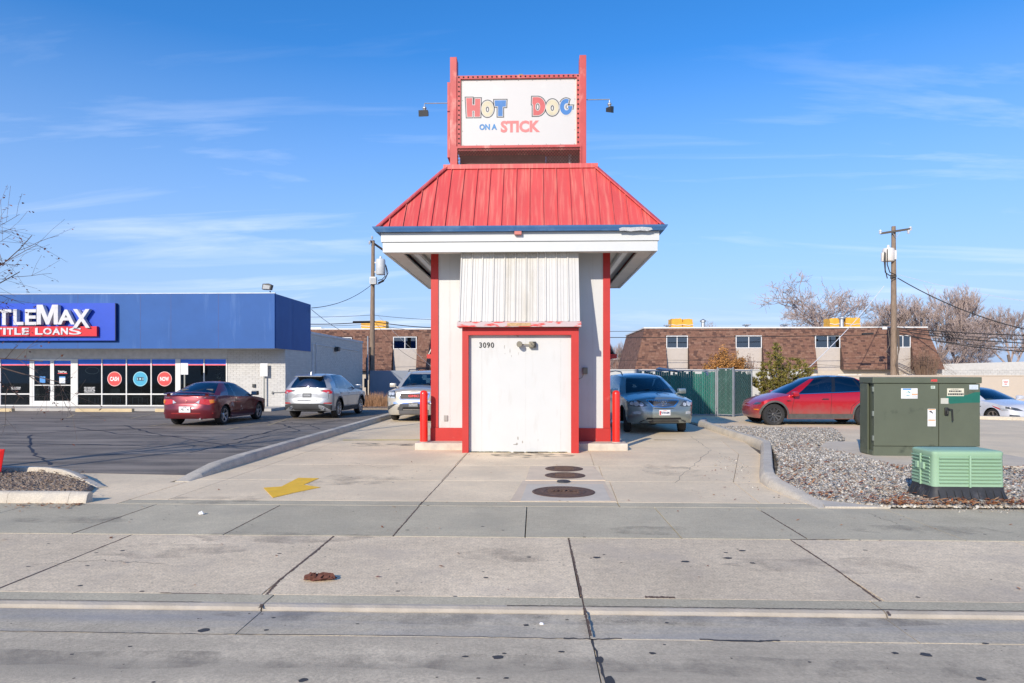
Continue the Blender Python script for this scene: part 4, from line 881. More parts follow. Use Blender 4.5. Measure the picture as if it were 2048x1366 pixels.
# light green ribbed enclosure on a black collar
lg = mat('pale_green_plastic', (.30, .47, .315), .5, var=.03, scale=2, col2=(.33, .52, .37), c2lo=.6, c2hi=.8)
xa, ya = G(1866, 1001, .02); Q = thing('utility_pedestal', 'low pale green ribbed plastic utility box on a black collar in the gravel', 'utility box', (xa, ya, 0), math.radians(-.5))
W2, D2 = .905, .55
def loopbox(M, x0, x1, y0, y1, zs, r=.05, n=5):   # rounded rectangular body through several (z, outset) levels
    vs = []; pts = []
    for cxx, cyy, a0 in ((x1-r, y0+r, -90), (x1-r, y1-r, 0), (x0+r, y1-r, 90), (x0+r, y0+r, 180)):
        for k in range(n+1): q = math.radians(a0+90*k/n); pts.append((cxx, cyy, math.cos(q), math.sin(q)))
    L = len(pts)
    for z, o in zs:
        for cxx, cyy, a, b in pts: vs.append((cxx+a*(r+o), cyy+b*(r+o), z))
    fs = [(j*L+i, j*L+(i+1)%L, (j+1)*L+(i+1)%L, (j+1)*L+i) for j in range(len(zs)-1) for i in range(L)]+[tuple((len(zs)-1)*L+i for i in range(L))]
    return M.add(vs, fs)
col_ = mat('black_collar', (.028, .030, .034), .6, var=.2, scale=8, col2=(.10, .10, .11), c2lo=.55, c2hi=.8, c2scale=6)
M = loopbox(MB(), .02, W2-.02, .02, D2-.02, [(.0, .10), (.02, .095), (.10, .05), (.15, .032), (.195, .028), (.20, .015)], .06)
for k in range(9): x = .06+k*(W2-.12)/8; M.bar((x, -.0, .15), (x, -.085, .0), .012, .035, (0, -1, .6))
for k in range(5): y = .06+k*(D2-.12)/4; M.bar((0, y, .15), (-.08, y, .0), .012, .03, (-1, 0, .6))
M.build('collar', col_, Q, world=False, smooth=35)
loopbox(MB(), .0, W2, 0, D2, [(.19, -.002), (.21, .0), (.59, -.012), (.605, -.004), (.64, -.006), (.655, -.03), (.66, -.06)], .06).build('housing', lg, Q, world=False, smooth=35)
for k in range(8):
    z = .235+k*.045
    for a, b in ((.075, .44), (.47, .845)): MB().plate([(a, -.006, z), (b, -.006, z), (b, -.019, z+.018), (a, -.019, z+.018)], .012, (0, -1, -.3)).build('louvre', lg, Q, world=False)
    for a, b in ((.07, .25), (.30, .49)): MB().plate([(-.004, a, z), (-.004, b, z), (-.017, b, z+.018), (-.017, a, z+.018)], .012, (-1, 0, -.3)).build('louvre', lg, Q, world=False)
MB().bbox(.445, .468, -.022, .0, .19, .60, .006).build('rib', lg, Q, world=False); MB().bbox(-.022, .0, .26, .285, .19, .60, .006).build('rib', lg, Q, world=False)
M = MB().bbox(-.03, .0, .17, .24, .40, .49, .01).bbox(-.03, .0, .31, .38, .40, .49, .01); M.build('latch', lg, Q, world=False)
tag(MB().box(G(1655, 930)[0]-.09, G(1655, 930)[0]+.09, 12.42, 12.54, .03, .075).build('brick_fragment', mat('brick_red', (.25, .10, .06), .9)), 'reddish brick fragment lying on the gravel left of the concrete pad', 'brick')
# red yard sign at the left edge
t = thing('yard_sign', 'red sign panel leaning at the left edge of the planting bed', 'sign', (-8.4, 10.5, .05))
MB().plate([(-8.95, 10.45, .12), (-8.43, 10.5, .10), (-8.33, 10.45, .46), (-8.95, 10.45, .46)], .01, (0, -1, 0)).build('panel', mat('red_sign_panel', (.55, .01, .012), .4), t)
MB().tube([(-8.6, 10.52, .0), (-8.6, 10.52, .3)], .008, 6).build('stake', galv, t)
# ------------------------------------------------------------ cars, each a lofted body with cut wheel arches and see-through glass
def interp(tab, s):
    if s <= tab[0][0]: return tab[0][1]
    for (a, x), (b, y) in zip(tab[:-1], tab[1:]):
        if s <= b:
            t = (s-a)/(b-a); return x+(y-x)*t
    return tab[-1][1]
def smoothtab(tab, s, h=.06): return (interp(tab, s-h)+2*interp(tab, s)+interp(tab, s+h))/4
tyre_m = mat('tyre_rubber', (.022, .022, .023), .8, var=.2, scale=20, col2=(.10, .095, .085), c2lo=.62, c2hi=.85, c2scale=3)
lamp_clear = mat('headlight_clear', (.55, .58, .60), .12, metal=.3, var=.25, scale=30, coat=1)
lamp_dark = mat('lamp_housing', (.06, .065, .07), .2, var=.2, coat=1)
lamp_red = mat('tail_light_red', (.50, .012, .012), .15, var=.15, scale=30, coat=1)
lamp_amber = mat('amber_lens', (.70, .20, .01), .15, var=.1, coat=1)
chrome = mat('chrome', (.75, .76, .78), .12, metal=1, var=0)
gap_m = mat('shut_line', (.012, .012, .012), .7, var=0)
cabin_m = mat('cabin_grey', (.10, .10, .10), .8, var=.2); tan_m = mat('cabin_tan', (.33, .29, .23), .8, var=.15)
class Car: pass
def make_car(name, label, P, paintm, loc, rz):
    L, W = P['L'], P['W']; half = W/2; wb = P['wb']; fo = P['fo']; Rw = P['Rw']; Ra = P.get('Ra', Rw+.045)
    sw = [fo, fo+wb]; sill = P['sill']; zs_t, zc_t, roof = P['shoulder'], P['centre'], P['roof']
    T = thing(name, label, 'car', loc, rz)
    df, dr = P.get('df', .42), P.get('dr', .40); q = P.get('q', 2.6)
    X = lambda s: fo+wb/2-s                      # local x, nose towards +x, origin between the axles
    fr = [0, .12, .25, .38, .5, .62, .73, .82, .89, .945, .98, 1.0]
    cols = []                                    # (s, y, nx, ny)
    for k in fr: cols.append((df*(1-(1-k**q)**(1/2.2)), k*half, (1-k*k), k*k))
    ss = set()
    for c in sw:
        for k in (-1, -.985, -.94, -.86, -.74, -.58, -.4, -.2, 0, .2, .4, .58, .74, .86, .94, .985, 1): ss.add(round(c+Ra*k, 4))
        ss.add(round(c-Ra-.002, 4)); ss.add(round(c+Ra+.002, 4)); ss.add(round(c-Ra-.05, 4)); ss.add(round(c+Ra+.05, 4))
    s = df+.08
    while s < L-dr:
        if all(abs(s-k) > .045 for k in ss) : ss.add(round(s, 4))
        s += .11
    for s in sorted(k for k in ss if df+.001 < k < L-dr-.001): cols.append((s, half, 0, 1))
    for k in fr[::-1]: cols.append((L-dr*(1-(1-k**q)**(1/2.2)), k*half, -(1-k*k), k*k))
    def bot(s):
        for c in sw:
            if abs(s-c) <= Ra+1e-4: return Rw+math.sqrt(max(0, Ra*Ra-(s-c)**2))
        return sill if sw[0] < s < sw[1] else P.get('bump_z', sill+.02)
    def side_in(z, s):                           # tuck-in of the side at height z
        t = (z-sill)/.95
        v = .055*max(0, (.28-t)/.28)**1.3+.10*max(0, (t-.62)/.38)**1.7+P.get('waist', .012)*math.exp(-((t-.36)/.10)**2)
        for c in sw:
            d = math.hypot(s-c, z-Rw)
            if d < Ra+.12 and z > Rw*.6: v -= .016*max(0, 1-max(0, d-Ra)/.12)
        return v
    fi, ri = P['front_in'], P['rear_in']         # (z, inset) tables of the nose and tail profile
    V = []; F = []; nr = 14
    vv = [0, .05, .12, .2, .3, .4, .5, .6, .7, .79, .87, .93, .97, 1.0]
    def shell(col, z):
        s, y, nx, ny = col
        ins = side_in(z, s)
        s2 = s+(interp(fi, z)*nx if nx > 0 else 0)-(interp(ri, z)*(-nx) if nx < 0 else 0)
        return (s2, max(0, y-ins*ny))
    nc = len(cols)
    ZS = [smoothtab(zs_t, c[0]) for c in cols]
    for i, c in enumerate(cols):
        zb = bot(c[0]) 
        for v in vv:
            z = zb+(ZS[i]-zb)*v; s2, y2 = shell(c, z); V.append((s2, y2, z))
    for i in range(nc-1):
        for j in range(nr-1): F.append((i*nr+j, i*nr+j+1, (i+1)*nr+j+1, (i+1)*nr+j))
    # top surface
    ts = [1, .93, .8, .62, .42, .2, 0]; nt_ = len(ts); base = len(V); gh = P['gh']
    def topz(s, t): a = smoothtab(zs_t, s); return a+(max(smoothtab(zc_t, s), a)-a)*(1-t**2.2)
    def edge(i): s2, y2 = shell(cols[i], ZS[i]); return s2, y2
    for i in range(nc):
        s2, y2 = edge(i)
        for t in ts: V.append((s2, y2*t, topz(cols[i][0], t) if t < 1 else ZS[i]))
    hole0, hole1 = gh['fk']+.10, gh['rk']-.06
    for i in range(nc-1):
        for j in range(nt_-1):
            if cols[i][0] >= hole0 and cols[i+1][0] <= hole1 and j >= 1: continue
            a = base+i*nt_+j; F.append((a, a+1, a+nt_+1, a+nt_))
    # greenhouse
    glass = {}
    yt = gh['yt']
    def ybase(s):
        k = min(range(nc), key=lambda i: abs(cols[i][0]-s) if cols[i][3] > .99 else 9); return edge(k)[1]-.012
    cl = []                                      # (sb, yb, st, ytop, tag after)
    nf = 6
    for k in range(nf):
        t = k/nf; cl.append((gh['fc']+(gh['fk']-gh['fc'])*t**2.4, ybase(gh['fk'])*t*.97, gh['tfc']+(gh['tfk']-gh['tfc'])*t**2.4, yt*t*.97, 'windshield'))
    cl[-1] = cl[-1][:4]+('frame',)
    for k, (sb, st, tg) in enumerate(gh['pillars']):
        nxt = gh['pillars'][k+1] if k+1 < len(gh['pillars']) else None
        yb = ybase(sb)
        if nxt is None: cl.append((sb, yb, st, yt-gh.get('rtaper', .04), 'frame')); break
        n = 4 if tg.startswith('w') else 1
        for m_ in range(n):
            t = m_/n; a = sb+(nxt[0]-sb)*t; b = st+(nxt[1]-st)*t
            u = (b-gh['tfk'])/(gh['trk']-gh['tfk']); cl.append((a, ybase(a), b, yt+.02*math.sin(max(0, min(1, u))*3.14)-gh.get('rtaper', .04)*max(0, u)**2, tg))
    for k in range(nf-1, -1, -1):
        t = k/nf; cl.append((gh['rc']-(gh['rc']-gh['rk'])*t**2.4, (ybase(gh['pillars'][-1][0]))*t*.97, gh['trc']-(gh['trc']-gh['trk'])*t**2.4, (yt-gh.get('rtaper', .04))*t*.97, 'rear_window'))
    vr = [0, gh.get('v0', .05), .2, .4, .6, .8, gh.get('v1', .93), 1.0]; ng = len(vr); gb = len(V)
    for (sb, yb, st, yy, tg) in cl:
        tt = yb/max(.01, half-.06); zb = topz(sb, min(1, tt))-.012
        zt = smoothtab(roof, st, .15)-.055*(yy/yt)**2.5
        for v in vr:
            bul = .035*math.sin(v*math.pi)
            oy = bul*(yb/half)**2; ox = bul*(1-(yb/half)**2)*(-1 if sb < (gh['fc']+gh['rc'])/2 else 1)
            V.append((sb+(st-sb)*v+ox, yb+(yy-yb)*v+oy, zb+(zt-zb)*v))
    gfaces = []
    for i in range(len(cl)-1):
        tg = cl[i][4]
        for j in range(ng-1):
            f = (gb+i*ng+j, gb+i*ng+j+1, gb+(i+1)*ng+j+1, gb+(i+1)*ng+j)
            if tg != 'frame' and not tg.startswith('p') and 1 <= j < ng-2: glass.setdefault(tg if tg in ('windshield', 'rear_window') else 'side_'+tg, []).append(f)
            else: gfaces.append((f, tg))
    frame_dark = []
    for f, tg in gfaces:
        F.append(f)
        if tg == 'pb' or (tg.startswith('w') and f[0] < gb+10**9 and ((f[0]-gb) % ng in (0, ng-2))) or (tg == 'rear_window' and (f[0]-gb) % ng == ng-2): frame_dark.append(len(F)-1)
    # roof
    rb = len(V); rt = [1, .75, .5, .25, 0]
    for (sb, yb, st, yy, tg) in cl:
        for t in rt: V.append((st, yy*t, smoothtab(roof, st, .15)-.055*(yy*t/yt)**2.5))
    for i in range(len(cl)-1):
        for j in range(len(rt)-1): a = rb+i*len(rt)+j; F.append((a, a+1, a+len(rt)+1, a+len(rt)))
    roof_from = len(F)-(len(cl)-1)*(len(rt)-1)
    def mirror(faces, Vs=V):
        used = sorted({k for f in faces for k in f}); mp = {k: n for n, k in enumerate(used)}; n = len(used)
        vs = [(X(V[k][0]), V[k][1], V[k][2]) for k in used]; vs += [(x, -y, z) for x, y, z in vs]
        fs = [tuple(mp[k] for k in f) for f in faces]; fs += [tuple(mp[k]+n for k in f)[::-1] for f in faces]; return vs, fs
    def weld(vs, fs, mi=None):
        bm = bmesh.new(); bv = [bm.verts.new(v) for v in vs]
        for i, f in enumerate(fs):
            try: ff = bm.faces.new([bv[k] for k in f]); ff.material_index = mi[i] if mi else 0; ff.smooth = True
            except ValueError: pass
        bmesh.ops.remove_doubles(bm, verts=bm.verts, dist=.0008); bmesh.ops.recalc_face_normals(bm, faces=bm.faces); return bm
    vs, fs = mirror(F); nfc = len(F)
    blackroof = P.get('black_roof')
    mi = [(1 if (k % nfc) in frame_dark or (blackroof and (k % nfc) >= roof_from) else 0) for k in range(len(fs))]
    bm = weld(vs, fs, mi); me = bpy.data.meshes.new('body'); bm.to_mesh(me); bm.free()
    me.materials.append(paintm); me.materials.append(mat('black_trim', (.012, .013, .015), .2, var=0, coat=.8)); me.set_sharp_from_angle(angle=math.radians(38))
    body = bpy.data.objects.new('body', me); COL.objects.link(body); body.parent = T
    gm = P.get('glass', glass_mat('car_glass', (.42, .52, .54), .03)); gs = P.get('side_glass', gm)
    allv, allf = list(vs), list(fs)
    for tg, faces in glass.items():
        gvs, gfs = mirror(faces)
        off = len(allv); allv += gvs; allf += [tuple(k+off for k in f) for f in gfs]
        mm = gm if tg == 'windshield' else P.get('rear_glass', gm) if tg == 'rear_window' else gs
        if tg in ('windshield', 'rear_window'):
            bm = weld(gvs, gfs); me = bpy.data.meshes.new(tg); bm.to_mesh(me); bm.free(); me.materials.append(mm)
            o = bpy.data.objects.new(tg, me); COL.objects.link(o); o.parent = T
        else:
            h = len(gfs)//2
            for part in (gfs[:h], gfs[h:]):
                bm = weld(gvs, part); bmesh.ops.delete(bm, geom=[v for v in bm.verts if not v.link_faces], context='VERTS'); me = bpy.data.meshes.new('side_window'); bm.to_mesh(me); bm.free(); me.materials.append(mm)
                o = bpy.data.objects.new('side_window', me); COL.objects.link(o); o.parent = T
    bvh = BVHTree.FromPolygons(allv, allf)
    # projecting trim pieces onto the body
    def hit(axis, a, b):
        if axis == 'F': o, d = Vector((5, a, b)), Vector((-1, 0, 0))
        elif axis == 'B': o, d = Vector((-5, a, b)), Vector((1, 0, 0))
        elif axis == 'L': o, d = Vector((X(a), 3, b)), Vector((0, -1, 0))
        elif axis == 'R': o, d = Vector((X(a), -3, b)), Vector((0, 1, 0))
        elif axis == 'T': o, d = Vector((X(a), b, 3)), Vector((0, 0, -1))
        h = bvh.ray_cast(o, d)
        if h[0] is None: h = bvh.find_nearest(o+d*(5-L/2 if axis in 'FB' else 3-half if axis in 'LR' else 2))
        return h[0], d
    def deco(nm, axis, poly, m, th=.008, parent=None, cuts=3, sink=.012, label=None):
        bm = bmesh.new(); f = bm.faces.new([bm.verts.new((a, b, 0)) for a, b in poly]); bmesh.ops.triangulate(bm, faces=[f])
        bmesh.ops.subdivide_edges(bm, edges=list(bm.edges), cuts=cuts, use_grid_fill=True)
        for f in bm.faces: f.smooth = True
        for v in bm.verts:
            p, d = hit(axis, v.co.x, v.co.y); v.co = p-d*th
        r = bmesh.ops.extrude_face_region(bm, geom=list(bm.faces))
        d = {'F': Vector((-1, 0, 0)), 'B': Vector((1, 0, 0)), 'L': Vector((0, -1, 0)), 'R': Vector((0, 1, 0)), 'T': Vector((0, 0, -1))}[axis]
        for e in r['geom']:
            if isinstance(e, bmesh.types.BMVert): e.co += d*(th+sink)
        bmesh.ops.recalc_face_normals(bm, faces=bm.faces)
        me = bpy.data.meshes.new(nm); bm.to_mesh(me); bm.free(); me.materials.append(m); me.set_sharp_from_angle(angle=math.radians(50))
        o = bpy.data.objects.new(nm, me); COL.objects.link(o); o.parent = parent or T; tag(o, label); return o
    def both(nm, axis, poly, m, **k):
        if axis in 'FBT':
            return deco(nm, axis, poly, m, **k), deco(nm, axis, [(-a, b) if axis != 'T' else (a, -b) for a, b in poly][::-1], m, **k)
        return deco(nm, 'L', poly, m, **k), deco(nm, 'R', poly, m, **k)
    def strip(nm, axis, pts, w, m, th=.003, par=None):     # thin line on the body
        M = MB(); row = []
        P2 = []
        for a, b in zip(pts[:-1], pts[1:]):
            n = max(2, int(math.hypot(b[0]-a[0], b[1]-a[1])/.06))
            for k in range(n): P2.append((a[0]+(b[0]-a[0])*k/n, a[1]+(b[1]-a[1])*k/n))
        P2.append(pts[-1]); vs = []
        for i, p in enumerate(P2):
            a = P2[max(i-1, 0)]; b = P2[min(i+1, len(P2)-1)]; dx, dy = b[0]-a[0], b[1]-a[1]; l = math.hypot(dx, dy) or 1
            for s_ in (-1, 1):
                h, d = hit(axis, p[0]-dy/l*w/2*s_, p[1]+dx/l*w/2*s_); vs.append(h-d*th)
        M.add(vs, [(2*i, 2*i+1, 2*i+3, 2*i+2) for i in range(len(P2)-1)])
        return M.build(nm, m, par or T, world=False)
    # underbody and wheel wells
    M = MB(); M.box(X(L-.30), X(.30), -half+.34, half-.34, sill+.02, sill+.20)
    M.box(X(sw[1]-Ra-.01), X(sw[0]+Ra+.01), -half+.09, half-.09, sill+.015, sill+.12)
    M.box(X(L-.25), X(.35), -half+.22, half-.22, sill+.12, min(ZS)-.06)
    for c in sw:
        for sg in (-1, 1):
            n = 16; vs = []
            for k in range(n+1):
                a = math.pi*k/n-.0; x = X(c)+math.cos(a)*(Ra+.004); z = Rw+math.sin(a)*(Ra+.004)
                vs += [(x, sg*(half-.045), z), (x, sg*(half-.36), z)]
            M.add(vs, [(2*k, 2*k+1, 2*k+3, 2*k+2) for k in range(n)]+[tuple(2*k+1 for k in range(n+1))])
    M.build('underbody', mat('underbody_black', (.013, .013, .013), .9, var=.2), T, world=False)
    # wheels
    sp = P.get('spokes', 5); rimm = P.get('rim', mat('alloy_silver', (.48, .49, .51), .3, metal=.8, var=.05)); rr_ = P.get('rimr', Rw*.66); tw = .21
    def wheel(s, side, steer=0):
        w = bpy.data.objects.new('wheel', None); COL.objects.link(w); w.parent = T; w.location = (X(s), side*(half-.02-tw/2-.012), Rw); w.rotation_euler = (0, 0, steer+(0 if side > 0 else math.pi))
        h = tw/2
        MB().lathe([(rr_*.97, -h+.01), (rr_+.02, -h), (Rw-.03, -h), (Rw-.006, -h+.03), (Rw, -h+.06), (Rw, h-.06), (Rw-.006, h-.03), (Rw-.03, h), (rr_+.02, h), (rr_*.97, h-.01), (rr_*.97, 0)], (0, 0, 0), 'y', 36).build('tyre', tyre_m, w, world=False, smooth=40)
        M = MB(); M.lathe([(rr_*.98, h-.012), (rr_*.98, h-.002), (rr_*.90, h-.006), (rr_*.86, h-.05), (rr_*.86, h-.051)], (0, 0, 0), 'y', 36)
        M.f = M.f[:-2]; M.mi = M.mi[:-2]
        M.lathe([(.001, h-.035), (.035, h-.02), (.07, h-.035), (.075, h-.06)], (0, 0, 0), 'y', 20)
        for k in range(sp):
            a = 2*math.pi*k/sp+.3
            for da, wd in P.get('spoke_shape', ((0, .055),)):
                a1 = a+da; a2 = a
                p = Vector((math.cos(a2)*.05, h-.045, math.sin(a2)*.05)); q_ = Vector((math.cos(a1)*rr_*.91, h-.015, math.sin(a1)*rr_*.91)); M.bar(p, q_, wd, .025, (0, 1, 0))
        M.build('rim', rimm, w, world=False, smooth=40)
        MB().lathe([(rr_*.86, h-.07), (rr_*.86, h-.068), (.001, h-.066)], (0, 0, 0), 'y', 24).build('brake_disc', mat('brake_dark', (.05, .05, .05), .5, metal=.5), w, world=False)
    for s in sw:
        for side in (-1, 1): wheel(s, side, P.get('steer', 0) if s == sw[0] else 0)
    # interior
    cab = P.get('cabin', cabin_m); z0 = sill+.15; zbelt = interp(zs_t, (gh['fk']+gh['rk'])/2)
    MB().bbox(X(gh['rk']-.05), X(gh['fk']+.15), -half+.14, half-.14, z0, z0+.12, .02).build('cabin_floor', cab, T, world=False)
    ds = gh['fk']+.05
    M = MB().bbox(X(ds+.35), X(ds-.05), -half+.16, half-.16, zbelt-.28, zbelt-.0, .04)
    M.tube([(X(ds+.42)+.07*math.sin(a*.5236)*0-.0, .36+.17*math.cos(a*.5236), zbelt+.0+.17*math.sin(a*.5236)) for a in range(13)], .014, 6, caps=False); M.build('dashboard', cabin_m, T, world=False)
    fs_ = gh['seat'] if 'seat' in gh else gh['fk']+1.15
    for y in (-.37, .37):
        M = MB().bbox(X(fs_+.10), X(fs_-.45), y-.24, y+.24, zbelt-.52, zbelt-.36, .05); M.plate([(X(fs_+.10), y-.22, zbelt-.4), (X(fs_+.10), y+.22, zbelt-.4), (X(fs_+.22), y+.20, zbelt+.18), (X(fs_+.22), y-.20, zbelt+.18)], .1)
        M.bbox(X(fs_+.29), X(fs_+.19), y-.13, y+.13, zbelt+.17, zbelt+.34, .035); M.build('seat', cab, T, world=False)
    rsd = min(fs_+.95, gh['rk']-.35)
    M = MB().bbox(X(rsd+.18), X(rsd-.4), -half+.2, half-.2, zbelt-.5, zbelt-.34, .04).bbox(X(rsd+.2), X(rsd+.06), -half+.2, half-.2, zbelt-.4, zbelt+.14, .04)
    for y in (-.4, 0, .4): M.bbox(X(rsd+.22), X(rsd+.12), y-.12, y+.12, zbelt+.13, zbelt+.26, .03)
    M.build('seat', cab, T, world=False)
    # mirrors
    ms = gh['pillars'][0][0]+.12
    for side in (-1, 1):
        y = side*(half+.0); z = interp(zs_t, ms)+P.get('mdz', .10)
        mb = MB().bbox(X(ms+.08), X(ms-.10), y-.02 if side > 0 else y-.20, y+.20 if side > 0 else y+.02, z-.07, z+.08, .035); mb.bar((X(ms-.02), y-side*.12, z-.07), (X(ms-.01), y+side*.02, z-.04), .06, .03)
        m_ = mb.build('mirror', P.get('mirror', paintm), T, world=False, smooth=45)
        MB().bbox(X(ms+.088), X(ms+.078), (y+.0 if side > 0 else y-.18), (y+.18 if side > 0 else y-.0), z-.055, z+.062, .003).build('mirror_glass', mat('mirror_glass', (.5, .55, .6), .05, metal=1, var=0), m_, world=False)
    c = Car(); c.T = T; c.deco = deco; c.both = both; c.strip = strip; c.X = X; c.hit = hit; c.half = half; c.body = body; c.P = P; c.L = L; c.Ra = Ra; c.sw = sw; c.sill = sill; c.gh = gh
    # shut lines
    for ln in P.get('lines', []):
        for ax in ('L', 'R'): strip('shut_line', ax, ln, .009, gap_m)
    for s_, z_ in P.get('handles', []):
        for ax, sg in (('L', 1), ('R', -1)):
            h, d = hit(ax, s_, z_); MB().bbox(h.x-.10, h.x+.10, h.y-.01 if sg > 0 else h.y-.035, h.y+.035 if sg > 0 else h.y+.01, z_-.016, z_+.016, .01).build('door_handle', P.get('handle_mat', paintm), T, world=False, smooth=40)
    if P.get('arch_trim'):
        for cc in sw:
            for ax in 'LR': strip('arch_trim', ax, [(cc+(Ra+.028)*math.cos(a), Rw+(Ra+.028)*math.sin(a)) for a in [math.pi*k/18 for k in range(-0, 19)]], .058, P['arch_trim'], .008)
        for ax in 'LR': strip('sill_trim', ax, [(sw[0]+Ra+.02, sill+.09), (sw[1]-Ra-.02, sill+.09)], .15, P['arch_trim'], .006)
    return c
def plate(c, axis, y0, y1, z0, z1, base, ink, txt, extra=None, frame=None, ex=.02):
    """number plate standing just off the bumper"""
    h, d = c.hit(axis, (y0+y1)/2, (z0+z1)/2); sg = 1 if axis == 'F' else -1; x = h.x+sg*ex
    p = MB().box(x-sg*.012, x, y0, y1, z0, z1)
    if frame: MB().box(x-sg*.014, x-sg*.002, y0-.012, y1+.012, z0-.012, z1+.012).build('plate_frame', frame, c.T, world=False)
    o = p.build('number_plate', base, c.T, world=False)
    w = (y1-y0); hh = z1-z0
    if txt: text('plate_characters', txt, hh*.42, w*.8, ink, o, (x+sg*.001, y0+w*.10 if sg > 0 else y1-w*.10, z0+hh*.27), '+x' if sg > 0 else '-x', .002, off=.03, rz=0)
    if extra: extra(o, x, sg)
    return o
PWHITE = mat('plate_white', (.72, .73, .74), .4); PGREY = mat('plate_grey', (.16, .17, .18), .4, var=.3, scale=30)
INKN = mat('plate_navy', (.03, .05, .14), .5); INKR = mat('plate_red', (.6, .08, .07), .5); INKB = mat('plate_black', (.02, .02, .02), .5); INKG = mat('plate_pale', (.45, .47, .48), .5)
privacy = glass_mat('privacy_glass', (.07, .08, .10), .14); cglass = glass_mat('car_glass', (.40, .52, .56), .03)
wiper_m = black_plastic

# maroon coupe, rear towards us
cp = paint('maroon_paint', (.15, .010, .018), .45, .30)
spec = dict(L=4.37, W=1.725, wb=2.57, fo=.90, Rw=.315, Ra=.36, sill=.20, bump_z=.24, df=.55, dr=.38, q=2.4,
    shoulder=[(0, .60), (.3, .70), (.9, .80), (1.5, .86), (2.5, .89), (3.3, .94), (4.0, .955), (4.37, .93)],
    centre=[(0, .64), (.4, .80), (1.2, .96), (1.5, 1.0), (3.5, 1.0), (4.1, 1.0), (4.25, .98), (4.37, .94)],
    roof=[(1.6, 1.10), (1.9, 1.28), (2.2, 1.375), (2.6, 1.40), (3.0, 1.37), (3.4, 1.28), (3.8, 1.14)],
    front_in=[(.2, .10), (.35, .0), (.5, .02), (.7, .16), (.9, .3)], rear_in=[(.2, .08), (.30, .02), (.42, .0), (.58, .0), (.62, .05), (.80, .07), (.96, .10)],
    gh=dict(fc=1.12, fk=1.38, tfc=1.95, tfk=2.05, trc=3.08, trk=2.98, rc=4.02, rk=3.80, yt=.54, rtaper=.05, v0=.04, v1=.94, seat=2.45,
            pillars=[(1.38, 2.05, 'p'), (1.50, 2.10, 'w1'), (2.72, 2.66, 'pb'), (2.80, 2.74, 'w2'), (3.22, 2.90, 'p'), (3.80, 2.98, 'p')]),
    spokes=5, rimr=.22, lines=[[(2.78, .88), (2.80, .55), (2.76, .30)], [(1.52, .84), (1.42, .5), (1.42, .28)], [(1.42, .28), (2.76, .28)]], handles=[(2.62, .76)],
    side_glass=cglass, rear_glass=glass_mat('blue_rear_glass', (.16, .22, .28), .12), mirror=black_plastic)
c = make_car('sports_coupe', 'maroon two-door coupe with a rear spoiler and dented side parked before the blue-fronted shop', spec, cp, (0, 0, 0), 0)
def place(c, x, y, z, heading):      # heading: direction the nose points, radians from +x
    c.T.location = (x, y, z); c.T.rotation_euler = (0, 0, heading)
place(c, -10.82, 23.05, 0, math.radians(88.5))
h = c.half
b = c.both('tail_light', 'B', [(.34, .80), (.50, .845), (.84, .845), (.85, .74), (.70, .665), (.46, .70)], lamp_red, th=.012)
for sgn, o in zip((1, -1), b):
    c.deco('amber_lens', 'B', [(sgn*.70, .825), (sgn*.82, .83), (sgn*.83, .74), (sgn*.73, .71)], lamp_amber, th=.017, parent=o)
    c.deco('clear_lens', 'B', [(sgn*.31, .74), (sgn*.43, .82), (sgn*.42, .71)], lamp_clear, th=.017, parent=o)
c.deco('boot_shut', 'B', [(-.84, .63), (.84, .63), (.84, .645), (-.84, .645)], gap_m, th=.003)
c.deco('bumper_lip', 'B', [(-.80, .385), (.80, .385), (.80, .425), (-.80, .425)], paint('bright_maroon', (.32, .02, .02), .3), th=.018)
c.deco('diffuser', 'B', [(-.62, .24), (.62, .24), (.60, .33), (-.60, .33)], paint('deep_maroon', (.10, .01, .014), .3), th=.006)
c.strip('shut_line', 'B', [(-.45, .98), (-.5, .90), (-.80, .86)], .008, gap_m); c.strip('shut_line', 'B', [(.45, .98), (.5, .90), (.80, .86)], .008, gap_m)
sx = c.X(4.16); M = MB(); 
for s_ in (-1, 1): M.bar((sx-.02, s_*.62, .95), (sx-.06, s_*.62, 1.045), .10, .05, (1, 0, 0))
n = 13; prof = [(.10, .0), (.05, .03), (-.10, .022), (-.15, -.004), (.0, -.015)]
vs = []
for k in range(n):
    y = -.76+1.52*k/(n-1); e = (abs(y)/.76)**3
    for a, zz in prof: vs.append((sx-.05+a+.10*e, y, 1.055-.05*e+zz))
m_ = len(prof); M.add(vs, [(k*m_+j, k*m_+(j+1)%m_, (k+1)*m_+(j+1)%m_, (k+1)*m_+j)[::-1] for k in range(n-1) for j in range(m_)]+[tuple(range(m_)), tuple((n-1)*m_+j for j in range(m_))[::-1]]); M.build('spoiler', cp, c.T, world=False, smooth=40)
def ex1(o, x, sg):
    text('plate_heading', 'UTAH', .03, .13, INKB, o, (x+sg*.001, .065, .575), '-x', .002, off=.03, rz=0)
plate(c, 'B', -.17, .17, .45, .61, mat('temp_plate', (.85, .85, .85), .5, var=0), INKB, '7S   4', ex1, mat('plate_holder', (.7, .7, .7), .4), .025)
c.deco('badge', 'B', [(-.03, .76), (0, .73), (.03, .76), (.03, .80), (0, .82), (-.03, .80)], mat('badge_dark_red', (.2, .05, .05), .3, metal=.5), th=.01)
text('badge_lettering', 'ACURA', .028, .15, chrome, c.T, (c.hit('B', .6, .9)[0].x-.004, .68, .885), '-x', .006, off=.02, rz=0); text('badge_lettering', 'RSX', .028, .11, chrome, c.T, (c.hit('B', -.6, .9)[0].x-.004, -.52, .885), '-x', .006, off=.02, rz=0)
MB().lathe([(.03, 0), (.03, .12), (.022, .12), (.022, .02)], (c.X(4.37)-.0, -.48, .235), 'x', 14).build('exhaust_pipe', chrome, c.T, world=False)
